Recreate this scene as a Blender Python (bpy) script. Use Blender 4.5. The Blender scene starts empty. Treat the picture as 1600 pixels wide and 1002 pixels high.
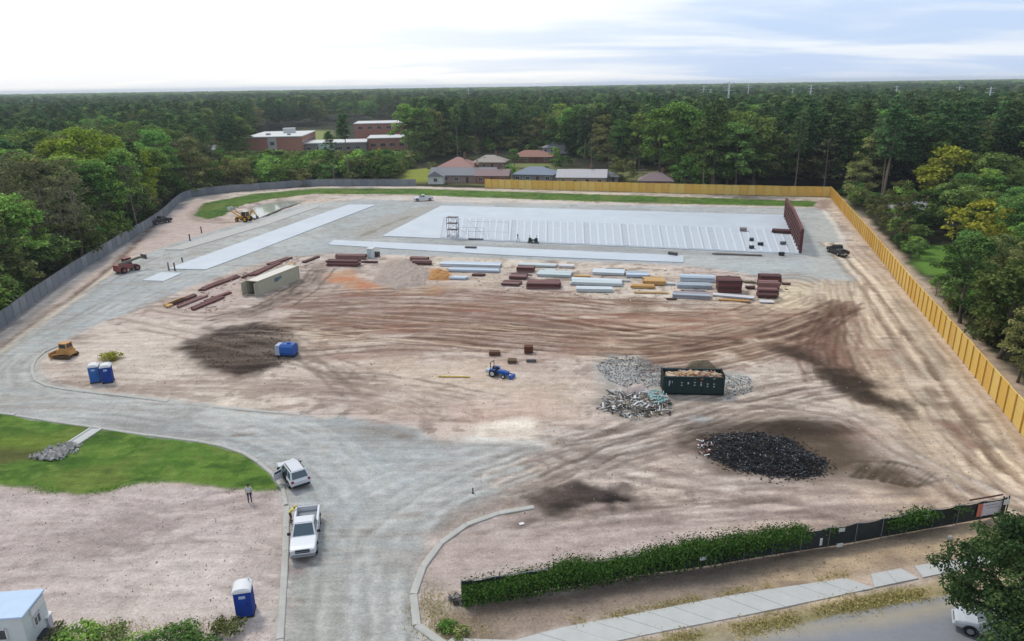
import bpy, bmesh, math, random
import numpy as np
from mathutils import Vector, Matrix
random.seed(7)
RNG = np.random.default_rng(11)
SC = bpy.context.scene
COL = SC.collection
R = math.radians

# ------------------------------------------------------------------ camera
CAM_H, FPX, HOR_Y, HOR_SLOPE = 34.0, 1110.0, 133.0, -24 / 1600
_p = math.atan((501 - HOR_Y) / FPX)
_a = math.atan(HOR_SLOPE)
_F = np.array([0, math.cos(_p), -math.sin(_p)])
_U0 = np.array([0, math.sin(_p), math.cos(_p)])
_R0 = np.array([1.0, 0, 0])
_U = math.cos(_a) * _U0 - math.sin(_a) * _R0
_R = math.cos(_a) * _R0 + math.sin(_a) * _U0
_C = np.array([0, 0, CAM_H])


def P(px, py, z=0.0):
    """A place on the plane z that the surveyed photograph point stands for."""
    d = _F + _R * (px - 800) / FPX - _U * (py - 501) / FPX
    return _C + d * ((z - CAM_H) / d[2])


cam_d = bpy.data.cameras.new('camera')
cam = bpy.data.objects.new('camera', cam_d)
COL.objects.link(cam)
m = Matrix.Identity(4)
for i in range(3):
    m[i][0], m[i][1], m[i][2], m[i][3] = _R[i], _U[i], -_F[i], _C[i]
cam.matrix_world = m
cam_d.sensor_width = 36
cam_d.lens = FPX * 36 / 1600
cam_d.clip_start = 0.5
cam_d.clip_end = 40000
SC.camera = cam

# ------------------------------------------------------------------ sky, sun, exposure
SUN_EL, SUN_AZ = R(52), R(-38)          # azimuth from +Y towards +X
sun_dir = Vector((math.sin(SUN_AZ) * math.cos(SUN_EL), math.cos(SUN_AZ) * math.cos(SUN_EL), math.sin(SUN_EL)))
W = bpy.data.worlds.new('World')
SC.world = W
W.use_nodes = True
nt = W.node_tree
nt.nodes.clear()


def N(t, kind, **kw):
    n = t.nodes.new(kind)
    for k, v in kw.items():
        if k.startswith('i_'):
            n.inputs[k[2:].replace('_', ' ')].default_value = v
        else:
            setattr(n, k, v)
    return n


out = N(nt, 'ShaderNodeOutputWorld')
sky = N(nt, 'ShaderNodeTexSky', sky_type='NISHITA', sun_disc=False, sun_elevation=SUN_EL, sun_rotation=SUN_AZ)
bg1 = N(nt, 'ShaderNodeBackground', i_Strength=0.10)
nt.links.new(sky.outputs[0], bg1.inputs[0])
tc = N(nt, 'ShaderNodeTexCoord')
# cloud deck: the view direction is carried up to a plane overhead
sep = N(nt, 'ShaderNodeSeparateXYZ')
nt.links.new(tc.outputs['Generated'], sep.inputs[0])
zz = N(nt, 'ShaderNodeMath', operation='MAXIMUM')
zz.inputs[1].default_value = 0.0
nt.links.new(sep.outputs[2], zz.inputs[0])
za = N(nt, 'ShaderNodeMath', operation='ADD')
za.inputs[1].default_value = 0.10
nt.links.new(zz.outputs[0], za.inputs[0])
dx = N(nt, 'ShaderNodeMath', operation='DIVIDE')
dy = N(nt, 'ShaderNodeMath', operation='DIVIDE')
nt.links.new(sep.outputs[0], dx.inputs[0]); nt.links.new(za.outputs[0], dx.inputs[1])
nt.links.new(sep.outputs[1], dy.inputs[0]); nt.links.new(za.outputs[0], dy.inputs[1])
cmb = N(nt, 'ShaderNodeCombineXYZ')
nt.links.new(dx.outputs[0], cmb.inputs[0]); nt.links.new(dy.outputs[0], cmb.inputs[1])
mp = N(nt, 'ShaderNodeMapping')
mp.inputs['Location'].default_value = (4.3, 0.9, 0)
mp.inputs['Scale'].default_value = (0.55, 1.0, 1)
nt.links.new(cmb.outputs[0], mp.inputs[0])
n1 = N(nt, 'ShaderNodeTexNoise', i_Scale=0.75, i_Detail=6.0, i_Roughness=0.52, i_Distortion=0.35)
nt.links.new(mp.outputs[0], n1.inputs['Vector'])
cr = N(nt, 'ShaderNodeMapRange', interpolation_type='SMOOTHSTEP')
cr.inputs['From Min'].default_value = 0.40
cr.inputs['From Max'].default_value = 0.66
nt.links.new(n1.outputs[0], cr.inputs[0])
# brightness of the deck falls off with the angle from the veiled sun
dt = N(nt, 'ShaderNodeVectorMath', operation='DOT_PRODUCT')
hz_dir = Vector((math.sin(R(-42)), math.cos(R(-42)), 0.35)).normalized()
dt.inputs[1].default_value = hz_dir
nt.links.new(tc.outputs['Generated'], dt.inputs[0])
gl = N(nt, 'ShaderNodeMapRange', interpolation_type='SMOOTHSTEP')
gl.inputs['From Min'].default_value = 0.46
gl.inputs['From Max'].default_value = 0.93
nt.links.new(dt.outputs['Value'], gl.inputs[0])
sm = N(nt, 'ShaderNodeMath', operation='MULTIPLY_ADD', use_clamp=True)   # cloud*0.65 + glow
sm.inputs[1].default_value = 0.66
nt.links.new(cr.outputs[0], sm.inputs[0])
gl2 = N(nt, 'ShaderNodeMath', operation='MULTIPLY')
gl2.inputs[1].default_value = 0.85
nt.links.new(gl.outputs[0], gl2.inputs[0])
nt.links.new(gl2.outputs[0], sm.inputs[2])
mx = N(nt, 'ShaderNodeMix', data_type='RGBA')
mx.inputs[6].default_value = (0.50, 0.635, 0.88, 1)
mx.inputs[7].default_value = (0.96, 0.97, 0.975, 1)
nt.links.new(sm.outputs[0], mx.inputs[0])
bg2 = N(nt, 'ShaderNodeBackground', i_Strength=0.86)
nt.links.new(mx.outputs[2], bg2.inputs[0])
ms = N(nt, 'ShaderNodeMixShader')
ms.inputs[0].default_value = 0.86
nt.links.new(bg1.outputs[0], ms.inputs[1])
nt.links.new(bg2.outputs[0], ms.inputs[2])
nt.links.new(ms.outputs[0], out.inputs[0])

sl = bpy.data.lights.new('sun', 'SUN')
sl.energy = 1.5
sl.angle = R(10)
sl.color = (1.0, 0.96, 0.9)
so = bpy.data.objects.new('sun', sl)
COL.objects.link(so)
so.rotation_euler = sun_dir.to_track_quat('Z', 'Y').to_euler()

vs = SC.view_settings
vs.view_transform = 'Standard'
vs.look = 'None'
vs.exposure = 0.42
vs.gamma = 1
vs.use_curve_mapping = False
cy = SC.cycles
cy.max_bounces = 5
cy.diffuse_bounces = 3
cy.glossy_bounces = 2
cy.transmission_bounces = 3
cy.volume_bounces = 0
cy.transparent_max_bounces = 6
cy.use_denoising = True
cy.caustics_reflective = False
cy.caustics_refractive = False

# ------------------------------------------------------------------ helpers
GAIN = 1.40


def lin(c):
    c = np.asarray(c, float) / 255.0
    return np.where(c <= 0.04045, c / 12.92, ((c + 0.055) / 1.055) ** 2.4)


def srgb(r, g, b, k=1.0):
    l = lin((r, g, b)) * k / GAIN
    return (float(l[0]), float(l[1]), float(l[2]), 1.0)


MATS = {}


def mat(name, rgb, rough=0.75, var=0.12, scale=1.5, bump=0.0, bscale=8.0, metal=0.0, spec=0.3, stretch=None):
    """plain paint, metal, wood ...: a colour with cloudy wear and optional relief"""
    if name in MATS:
        return MATS[name]
    M = bpy.data.materials.new(name)
    M.use_nodes = True
    t = M.node_tree
    b = t.nodes['Principled BSDF']
    b.inputs['Roughness'].default_value = rough
    b.inputs['Metallic'].default_value = metal
    b.inputs['Specular IOR Level'].default_value = spec
    c = rgb if len(rgb) == 4 else srgb(*rgb)
    tcn = N(t, 'ShaderNodeTexCoord')
    src = tcn.outputs['Object']
    if stretch:
        mpn = N(t, 'ShaderNodeMapping')
        mpn.inputs['Scale'].default_value = stretch
        t.links.new(src, mpn.inputs[0])
        src = mpn.outputs[0]
    no = N(t, 'ShaderNodeTexNoise', i_Scale=scale, i_Detail=5.0, i_Roughness=0.65)
    t.links.new(src, no.inputs['Vector'])
    mxn = N(t, 'ShaderNodeMix', data_type='RGBA')
    lo = tuple(x * (1 - 2.2 * var) for x in c[:3]) + (1,)
    hi = tuple(min(0.9, x * (1 + 1.6 * var)) for x in c[:3]) + (1,)
    mxn.inputs[6].default_value = lo
    mxn.inputs[7].default_value = hi
    t.links.new(no.outputs[0], mxn.inputs[0])
    t.links.new(mxn.outputs[2], b.inputs['Base Color'])
    if bump:
        nb = N(t, 'ShaderNodeTexNoise', i_Scale=bscale, i_Detail=4.0)
        t.links.new(src, nb.inputs['Vector'])
        bn = N(t, 'ShaderNodeBump', i_Strength=bump, i_Distance=0.05)
        t.links.new(nb.outputs[0], bn.inputs['Height'])
        t.links.new(bn.outputs[0], b.inputs['Normal'])
    MATS[name] = M
    return M


def glass_mat(name, rgb=(60, 75, 85)):
    return mat(name, rgb, rough=0.12, var=0.1, spec=0.7)


class MB:
    """collects shapes and links them as ONE mesh object"""

    def __init__(s):
        s.v, s.f, s.m = [], [], []

    def add(s, vs, fs, mi=0, M=None):
        o = len(s.v)
        for v in vs:
            v = Vector(v)
            s.v.append(tuple(M @ v) if M is not None else tuple(v))
        s.f += [tuple(i + o for i in f) for f in fs]
        s.m += [mi] * len(fs)
        return s

    def box(s, c, d, rz=0.0, mi=0, M=None, taper=1.0):
        x, y, z = d[0] / 2, d[1] / 2, d[2] / 2
        vs = []
        for k, (sx, sy, sz) in enumerate(((-1, -1, -1), (1, -1, -1), (1, 1, -1), (-1, 1, -1), (-1, -1, 1), (1, -1, 1), (1, 1, 1), (-1, 1, 1))):
            f = taper if sz > 0 else 1
            a, b = sx * x * f, sy * y * f
            vs.append((c[0] + a * math.cos(rz) - b * math.sin(rz), c[1] + a * math.sin(rz) + b * math.cos(rz), c[2] + sz * z))
        return s.add(vs, [(0, 3, 2, 1), (4, 5, 6, 7), (0, 1, 5, 4), (1, 2, 6, 5), (2, 3, 7, 6), (3, 0, 4, 7)], mi, M)

    def tube(s, a, b, r0, r1=None, n=8, mi=0, M=None, cap=True):
        a, b = Vector(a), Vector(b)
        r1 = r0 if r1 is None else r1
        q = (b - a).to_track_quat('Z', 'Y').to_matrix()
        vs = []
        for (c, r) in ((a, r0), (b, r1)):
            for i in range(n):
                t = 2 * math.pi * i / n
                vs.append(c + q @ Vector((r * math.cos(t), r * math.sin(t), 0)))
        fs = [(i, (i + 1) % n, n + (i + 1) % n, n + i) for i in range(n)]
        if cap:
            fs += [tuple(range(n - 1, -1, -1)), tuple(range(n, 2 * n))]
        return s.add(vs, fs, mi, M)

    def beam(s, a, b, w, h, mi=0, M=None):
        """square bar from a to b"""
        a, b = Vector(a), Vector(b)
        d = (b - a).normalized()
        up = Vector((0, 0, 1)) if abs(d.z) < 0.95 else Vector((0, 1, 0))
        sd = d.cross(up).normalized() * (w / 2)
        u = sd.cross(d).normalized() * (h / 2)
        vs = [a - sd - u, a + sd - u, a + sd + u, a - sd + u, b - sd - u, b + sd - u, b + sd + u, b - sd + u]
        return s.add(vs, [(0, 3, 2, 1), (4, 5, 6, 7), (0, 1, 5, 4), (1, 2, 6, 5), (2, 3, 7, 6), (3, 0, 4, 7)], mi, M)

    def prism(s, poly, z0, z1, mi=0, M=None):
        n = len(poly)
        vs = [(p[0], p[1], z0) for p in poly] + [(p[0], p[1], z1) for p in poly]
        fs = [tuple(range(n - 1, -1, -1)), tuple(range(n, 2 * n))] + [(i, (i + 1) % n, n + (i + 1) % n, n + i) for i in range(n)]
        return s.add(vs, fs, mi, M)

    def loft(s, rings, mi=0, M=None, closed=True):
        n = len(rings[0])
        vs = [p for r in rings for p in r]
        fs = []
        for k in range(len(rings) - 1):
            for i in range(n):
                j = (i + 1) % n
                fs.append((k * n + i, k * n + j, (k + 1) * n + j, (k + 1) * n + i))
        if closed:
            fs += [tuple(range(n - 1, -1, -1)), tuple(range((len(rings) - 1) * n, len(rings) * n))]
        return s.add(vs, fs, mi, M)

    def mesh(s, name, mats, smooth=False, recalc=True, bevel=0.0):
        me = bpy.data.meshes.new(name)
        me.from_pydata([tuple(v) for v in s.v], [], s.f)
        for mm in (mats if isinstance(mats, (list, tuple)) else [mats]):
            me.materials.append(mm)
        me.polygons.foreach_set('material_index', s.m)
        if recalc or bevel:
            bm = bmesh.new()
            bm.from_mesh(me)
            if recalc:
                bmesh.ops.recalc_face_normals(bm, faces=bm.faces)
            if bevel:
                bmesh.ops.bevel(bm, geom=[e for e in bm.edges if len(e.link_faces) == 2 and e.calc_face_angle(0) > 0.6], offset=bevel, segments=2, affect='EDGES')
            bm.to_mesh(me)
            bm.free()
        if smooth:
            me.polygons.foreach_set('use_smooth', [True] * len(me.polygons))
        me.update()
        return me

    def build(s, name, mats, parent=None, loc=None, rz=0.0, **kw):
        return link(name, s.mesh(name, mats, **kw), parent, loc, rz)


def link(name, me, parent=None, loc=None, rz=0.0):
    o = bpy.data.objects.new(name, me)
    COL.objects.link(o)
    if parent is not None:
        o.parent = parent
    if loc is not None:
        o.location = loc
    if rz:
        o.rotation_euler = (0, 0, rz)
    return o


def tag(o, label, cat=None, group=None, kind=None):
    if label:
        o['label'] = label
    if cat:
        o['category'] = cat
    if group:
        o['group'] = group
    if kind:
        o['kind'] = kind
    return o


def thing(name, label, cat, loc=(0, 0, 0), rz=0.0, group=None):
    o = bpy.data.objects.new(name, None)
    o.empty_display_size = 0.3
    COL.objects.link(o)
    o.location = loc
    o.rotation_euler = (0, 0, rz)
    return tag(o, label, cat, group)


def structure(o):
    o['kind'] = 'structure'
    return o


# value noise ------------------------------------------------------------
_LAT = RNG.random((256, 256))


def vnoise(x, y):
    xi, yi = np.floor(x).astype(int), np.floor(y).astype(int)
    fx, fy = x - xi, y - yi
    fx = fx * fx * (3 - 2 * fx)
    fy = fy * fy * (3 - 2 * fy)
    a = _LAT[xi % 256, yi % 256]; b = _LAT[(xi + 1) % 256, yi % 256]
    c = _LAT[xi % 256, (yi + 1) % 256]; d = _LAT[(xi + 1) % 256, (yi + 1) % 256]
    return (a * (1 - fx) + b * fx) * (1 - fy) + (c * (1 - fx) + d * fx) * fy


def fbm(x, y, s, oct=4, seed=0):
    v, amp, tot = 0, 1.0, 0
    for o in range(oct):
        k = 2.03 ** o / s
        v = v + amp * vnoise(x * k + 17.3 * seed + 31 * o, y * k + 7.7 * seed + 13 * o)
        tot += amp
        amp *= 0.55
    return v / tot


def seg_dist(X, Y, pts, closed=False):
    d = np.full(X.shape, 1e9)
    n = len(pts)
    for i in range(n if closed else n - 1):
        a, b = pts[i], pts[(i + 1) % n]
        ex, ey = b[0] - a[0], b[1] - a[1]
        L = ex * ex + ey * ey + 1e-9
        t = np.clip(((X - a[0]) * ex + (Y - a[1]) * ey) / L, 0, 1)
        d = np.minimum(d, (X - a[0] - t * ex) ** 2 + (Y - a[1] - t * ey) ** 2)
    return np.sqrt(d)


def inside(X, Y, pts):
    r = np.zeros(X.shape, bool)
    n = len(pts)
    for i in range(n):
        a, b = pts[i], pts[(i + 1) % n]
        c = ((a[1] > Y) != (b[1] > Y))
        if a[1] != b[1]:
            r ^= c & (X < (b[0] - a[0]) * (Y - a[1]) / (b[1] - a[1]) + a[0])
    return r


def sdist(X, Y, pts):
    d = seg_dist(X, Y, pts, True)
    return np.where(inside(X, Y, pts), -d, d)


def W2(pts):
    """photo survey points -> world (x, y)"""
    return [tuple(P(*p)[:2]) for p in pts]


def smooth_line(pts, n=6):
    """Catmull-Rom through points"""
    p = [np.asarray(q, float) for q in pts]
    p = [2 * p[0] - p[1]] + p + [2 * p[-1] - p[-2]]
    o = []
    for i in range(1, len(p) - 2):
        for k in range(n):
            t = k / n
            o.append(0.5 * (2 * p[i] + (p[i + 1] - p[i - 1]) * t + (2 * p[i - 1] - 5 * p[i] + 4 * p[i + 1] - p[i + 2]) * t * t + (3 * p[i] - p[i - 1] - 3 * p[i + 1] + p[i + 2]) * t ** 3))
    o.append(p[-2])
    return [tuple(q) for q in o]


def offset_line(pts, d):
    p = np.array([q[:2] for q in pts], float)
    t = np.gradient(p, axis=0)
    t /= np.linalg.norm(t, axis=1)[:, None] + 1e-9
    nrm = np.stack([-t[:, 1], t[:, 0]], 1)
    return [tuple(q) for q in p + nrm * d]


def resample(pts, step):
    p = np.array([q[:2] for q in pts], float)
    s = np.concatenate([[0], np.cumsum(np.linalg.norm(np.diff(p, axis=0), axis=1))])
    k = max(1, int(round(s[-1] / step)))
    u = np.linspace(0, s[-1], k + 1)
    return [(float(np.interp(a, s, p[:, 0])), float(np.interp(a, s, p[:, 1]))) for a in u]
# ------------------------------------------------------------------ site plan (surveyed on the photograph, kept in metres)
LEFT_FENCE = W2([(-330, 735), (-160, 625), (0, 515), (60, 469), (125, 424), (190, 383), (250, 345), (290, 311), (345, 302), (420, 296), (500, 291), (650, 291)])
BACK_FENCE = W2([(758, 294), (900, 298), (1100, 303.5), (1297, 308)])
RIGHT_FENCE = W2([(1297, 308), (1355, 379), (1425, 469), (1500, 560), (1597, 680), (1700, 810), (1850, 1000)])
SITE = LEFT_FENCE + W2([(700, 293)]) + BACK_FENCE + RIGHT_FENCE[1:] + [(70, 20), (60, -10), (-120, -10)]

GRAVEL = W2([(437, 1040), (445, 900), (449, 800), (441, 762), (424, 736), (378, 706), (322, 690), (232, 679), (150, 667), (0, 646), (-200, 640), (-330, 690),
             (-200, 640), (-60, 590), (0, 553), (60, 512), (130, 462), (200, 410), (240, 392), (300, 372), (400, 342), (480, 318), (560, 312), (700, 316), (1000, 321), (1270, 326),
             (1290, 332), (1322, 395), (1345, 440), (1300, 446), (1200, 432), (1060, 414), (900, 409), (640, 399), (520, 396), (440, 402), (380, 418), (300, 447), (200, 490), (140, 510), (92, 540),
             (58, 556), (50, 578), (57, 596), (82, 605), (140, 613), (200, 621), (335, 637), (420, 646), (560, 656), (650, 672), (690, 690), (850, 696), (850, 735), (765, 768), (700, 800), (668, 840), (655, 885), (645, 920), (643, 955), (655, 985), (680, 1010), (690, 1050)])
LAWN = W2([(-300, 700), (-200, 655), (0, 648), (150, 670), (232, 682), (322, 693), (375, 709), (421, 740), (437, 763), (420, 767), (400, 769), (360, 761), (300, 757), (235, 753), (200, 757), (170, 766), (120, 770), (70, 766), (0, 757), (-200, 745)])
STRIP = W2([(303, 337), (318, 318), (400, 303), (500, 294.5), (640, 295), (760, 299), (1000, 306), (1276, 315), (1270, 323), (1000, 317), (760, 309), (640, 304), (490, 303), (420, 311), (375, 321), (345, 338), (325, 343)])
STREET = W2([(1020, 1040), (1150, 1003), (1300, 962), (1480, 930), (1640, 906), (1900, 880), (2200, 990), (1700, 1400), (900, 1400)])

# ------------------------------------------------------------------ the ground sheet, finer where the photograph sees more
ys = [14.0]
while ys[-1] < 320:
    y = ys[-1]
    ys.append(y + min(max(0.16, 0.75 * (y * y + 900) / 24500), 1.3))
while ys[-1] < 15000:
    ys.append(ys[-1] * 1.05)
ys = np.array([-40, -10, 4] + ys)
ts = np.concatenate([-np.geomspace(6, 0.86, 14), np.linspace(-0.84, 0.84, 660), np.geomspace(0.86, 6, 14)])
NY, NX = len(ys), len(ts)
GX = ts[None, :] * (np.maximum(ys, 10)[:, None] + 12.0)
GY = np.repeat(ys[:, None], NX, 1)
X, Y = GX.ravel(), GY.ravel()
NV = X.size
colr = np.zeros((NV, 3))
grit = np.zeros(NV)
grass = np.zeros(NV)
Z = np.zeros(NV)
near = (Y < 330) & (np.abs(X) < 260)
nA = fbm(X, Y, 9, 5, 1)          # broad, isotropic
nB = fbm(X, Y, 1.6, 4, 2)        # small
nS = fbm(X * 0.16, Y, 1.4, 5, 3)  # streaks across the site
nF = fbm(X, Y, 28, 4, 4)


def put(mask, rgb, g=None, gr=None):
    global colr, grit, grass
    c = np.array(srgb(*rgb)[:3])
    colr += (c - colr) * mask[:, None]
    if g is not None:
        grit += (g - grit) * mask
    if gr is not None:
        grass += (gr - grass) * mask


def sub(pts, pad):
    p = np.array(pts)
    return np.where((X > p[:, 0].min() - pad) & (X < p[:, 0].max() + pad) & (Y > p[:, 1].min() - pad) & (Y < p[:, 1].max() + pad))[0]


def area(pts, rgb, soft=1.5, alpha=1.0, rag=0.0, rs=6.0, streak=0.0, px=True, g=None, gr=None, lift=0.0):
    pts = W2(pts) if px else pts
    i = sub(pts, soft + rag)
    if not len(i):
        return
    d = sdist(X[i], Y[i], pts)
    if rag:
        d = d + rag * (fbm(X[i], Y[i], rs, 4, 5) - 0.5) * 2
    a = np.clip(0.5 - d / (2 * soft), 0, 1)
    a = a * a * (3 - 2 * a) * alpha
    if streak:
        a *= np.clip(1 - streak + streak * 2.6 * (nS[i] - 0.3), 0, 1.15)
    mk = np.zeros(NV); mk[i] = np.clip(a, 0, 1)
    put(mk, rgb, g, gr)
    if lift:
        Z[i] += lift * a


def stroke(pts, w, rgb, soft=0.4, alpha=0.8, px=True, wob=0.0, brk=0.0, depth=0.0, g=None, curve=True):
    pts = W2(pts) if px else pts
    if curve and len(pts) > 2:
        pts = smooth_line(pts, 5)
    i = sub(pts, w + soft + wob)
    if not len(i):
        return
    d = seg_dist(X[i], Y[i], pts)
    if wob:
        d = d + wob * (fbm(X[i], Y[i], 3.0, 3, 6) - 0.5) * 2
    a = np.clip(0.5 - (d - w / 2) / (2 * soft), 0, 1) * alpha
    if brk:
        a *= np.clip((fbm(X[i], Y[i], 5.0, 4, 8) - brk * 0.5) * 4, 0, 1)
    mk = np.zeros(NV); mk[i] = a
    put(mk, rgb, g)
    if depth:
        Z[i] -= depth * .55 * a


def tracks(pts, rgb, n=2, gauge=2.0, w=0.45, spread=2.5, alpha=0.5, brk=0.5, px=True, depth=0.05, jit=1.0):
    """wheel ruts: pairs of narrow lines wandering along a guide"""
    base = W2(pts) if px else pts
    base = smooth_line(base, 6) if len(base) > 2 else base
    for k in range(n):
        off = random.uniform(-spread, spread)
        b = [(p[0] + random.uniform(-jit, jit) * .3, p[1] + random.uniform(-jit, jit) * .3) for p in base]
        for s in (-gauge / 2, gauge / 2):
            q = offset_line(b, off + s)
            kf = random.uniform(.93, 1.05)
            c = tuple(x * kf for x in rgb)
            stroke(q, w * random.uniform(.7, 1.3), c, 0.22, alpha * random.uniform(.35, 1.0), px=False, wob=0.25, brk=brk, depth=depth, curve=False)


# base: forest floor everywhere, cleared dirt inside the fence
put(np.ones(NV), (58, 62, 40))
put(np.clip((nA - .42) * 5, 0, 1), (84, 84, 54))
area(SITE, (198, 181, 168), 0.8, px=False)
d_in = near.astype(float) * (sdist(X, Y, SITE) < 0)
put(d_in * np.clip((nF - .45) * 4, 0, .7), (208, 193, 172))
put(d_in * np.clip((nA - .5) * 4, 0, .6), (182, 165, 152))
put(d_in * np.clip((nS - .55) * 6, 0, .55), (168, 148, 134))
put(d_in * np.clip((nB - .60) * 7, 0, .6), (146, 127, 112))
put(d_in * np.clip((fbm(X * .5, Y, 3.2, 4, 12) - .60) * 8, 0, .42), (132, 112, 98))
put(d_in * np.clip((fbm(X * .6, Y, 2.2, 4, 13) - .62) * 8, 0, .42), (222, 208, 194))
Z += d_in * (nA - .5) * .16 + d_in * (nB - .5) * .10
# strip of raw dirt outside the yellow fence, and the yards behind it
strip_out = offset_line(smooth_line(RIGHT_FENCE, 4), 0.0)
stroke(offset_line(RIGHT_FENCE, 2.2), 5.0, (196, 172, 148), 0.9, 1.0, px=False, wob=1.4)
stroke(offset_line(RIGHT_FENCE, 2.9), 1.0, (160, 128, 108), 0.6, .6, px=False, wob=1.4, brk=.7)
area([(610, 288), (640, 268), (700, 262), (760, 268), (830, 252), (880, 262), (960, 270), (1040, 268), (1060, 290), (900, 291), (757, 290), (650, 288)], (132, 134, 82), 4, .9, rag=6, rs=14)
area([(625, 284), (635, 266), (672, 262), (690, 270), (680, 284)], (150, 156, 68), 2, 1)
area([(795, 262), (800, 250), (865, 250), (860, 262)], (136, 142, 84), 2, .9)
area([(1425, 414), (1440, 384), (1530, 382), (1560, 402), (1540, 428), (1450, 430)], (112, 150, 60), 1.5, 1, rag=1)
area([(1310, 318), (1335, 308), (1360, 322), (1348, 340)], (120, 118, 96), 2, .8)
area([(432, 262), (470, 205), (520, 205), (520, 262)], (150, 160, 90), 6, .9)
area([(290, 246), (330, 225), (350, 240), (310, 262)], (150, 165, 90), 4, .9)

# tan sand to the right, red-brown clay through the middle
area([(1090, 470), (1270, 436), (1330, 400), (1420, 440), (1620, 690), (1640, 790), (1560, 810), (1400, 700), (1300, 560), (1150, 520)], (208, 188, 164), 5, .8, rag=5)
area([(880, 500), (1060, 488), (1230, 500), (1180, 560), (1010, 560), (900, 545)], (206, 178, 144), 5, .7, rag=4, streak=.5)
area([(1180, 800), (1330, 745), (1500, 775), (1590, 800), (1400, 850), (1200, 880), (1080, 880)], (208, 182, 152), 5, .75, rag=4, streak=.4)
area([(430, 478), (560, 440), (700, 452), (820, 456), (960, 470), (1120, 478), (1270, 476), (1310, 505), (1220, 540), (1000, 552), (850, 536), (700, 524), (560, 520), (480, 500)], (154, 110, 90), 4, .9, rag=5, streak=.8)
area([(480, 535), (640, 512), (760, 520), (860, 540), (900, 556), (760, 570), (600, 572), (520, 560)], (166, 128, 108), 3, .6, rag=4, streak=.9)
area([(1225, 520), (1320, 476), (1370, 500), (1402, 560), (1372, 606), (1290, 590), (1240, 560)], (158, 114, 92), 4, .85, rag=4)
area([(700, 505), (860, 495), (1000, 515), (900, 540), (760, 535)], (132, 92, 76), 3, .6, rag=4, streak=.9)
area([(440, 470), (500, 436), (540, 460), (600, 470), (520, 490)], (138, 116, 102), 3, .7, rag=4, streak=.6)
# pale spots
area([(720, 700), (740, 660), (830, 656), (850, 692)], (222, 209, 190), 2.0, .85, rag=3, streak=.5)
area([(600, 565), (700, 560), (900, 600), (900, 640), (700, 640), (560, 610)], (208, 188, 166), 6, .7, rag=5)
area([(640, 640), (760, 620), (860, 640), (760, 680)], (196, 164, 146), 5, .6, rag=5)
area([(110, 540), (210, 500), (320, 500), (280, 560), (330, 610), (200, 610), (100, 590)], (208, 194, 178), 5, .7, rag=4)
area([(1190, 486), (1200, 448), (1255, 444), (1280, 460), (1260, 484)], (214, 196, 164), 1.8, .8, rag=2)
# orange clay
area([(508, 428), (545, 422), (560, 432), (590, 440), (592, 452), (560, 455), (515, 440)], (196, 150, 112), 1.2, .7, rag=2)
area([(512, 436), (555, 432), (558, 438), (515, 441)], (202, 132, 94), .9, .7, rag=1.6)
area([(556, 440), (588, 440), (592, 452), (562, 454)], (200, 130, 92), 1, .7, rag=1.6)
area([(668, 420), (700, 424), (708, 438), (672, 440)], (204, 142, 72), 1, .95, rag=1.5)
area([(640, 446), (690, 448), (680, 458), (630, 456)], (190, 146, 96), 1.5, .7, rag=2)
area([(575, 440), (590, 412), (660, 408), (690, 440), (650, 456)], (188, 172, 158), 2.5, .8, rag=2.5)
area([(700, 448), (770, 420), (800, 440), (760, 456)], (196, 178, 156), 2, .7, rag=2)
area([(985, 492), (990, 464), (1015, 466), (1018, 488)], (140, 116, 92), 1.2, .6, rag=2)
# left of the container
area([(235, 490), (300, 450), (380, 430), (400, 460), (340, 490)], (192, 172, 160), 3, .8, rag=3)
area([(460, 440), (500, 410), (512, 415), (470, 452), (400, 490), (380, 488)], (140, 124, 110), 2, .7, rag=2, streak=.4)
# burnt and wet patches
area([(285, 545), (330, 516), (400, 506), (452, 512), (476, 540), (452, 575), (400, 584), (330, 580)], (80, 64, 54), 2.2, 1, rag=4, rs=4, streak=.3)
area([(300, 540), (340, 524), (400, 560), (360, 574)], (110, 90, 76), 2, .5, rag=3)
stroke([(1230, 545), (1300, 580), (1345, 610), (1386, 632)], 3.6, (88, 70, 54), 1.4, .95, wob=2.0)
stroke([(1295, 580), (1360, 620)], 3.0, (78, 64, 48), 1.2, .9, wob=1.6)
area([(1055, 690), (1080, 655), (1200, 648), (1320, 672), (1345, 700), (1330, 745), (1270, 757), (1120, 735)], (98, 82, 66), 2.4, .97, rag=2.5)
area([(1250, 690), (1330, 690), (1440, 740), (1420, 755), (1340, 740), (1280, 740)], (122, 104, 84), 2.8, .75, rag=3.2, streak=.4)
area([(1060, 664), (1085, 652), (1330, 660), (1325, 672), (1100, 676)], (76, 62, 52), 1.2, .9, rag=1.5, streak=.5)
area([(1280, 672), (1360, 660), (1350, 690)], (160, 128, 108), 2, .6, rag=2)
area([(826, 778), (850, 760), (900, 755), (965, 764), (975, 780), (910, 786), (880, 800), (850, 798)], (66, 56, 50), 1.1, 1, rag=1.8, rs=3)
stroke([(695, 812), (740, 788), (800, 772), (860, 764)], 5.0, (152, 135, 122), 1.8, .85, wob=1.5)
area([(1060, 582), (1090, 566), (1125, 570), (1120, 584)], (106, 94, 74), 1, .9, rag=1.5)
# rubble, then a darker patch along the dumpster's front
area([(925, 572), (950, 556), (1000, 558), (1045, 574), (1035, 604), (985, 612), (945, 596)], (180, 178, 172), 1.5, .9, rag=2, g=1)
area([(1126, 584), (1172, 588), (1178, 612), (1130, 626)], (186, 182, 172), 1.2, .9, rag=2, g=1)
area([(930, 640), (950, 612), (1040, 622), (1090, 630), (1060, 652), (970, 656)], (158, 150, 138), 1.6, .85, rag=2, g=1)
area([(1036, 620), (1130, 620), (1120, 640), (1050, 655)], (140, 132, 124), 1.4, .7, rag=1.5)
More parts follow.
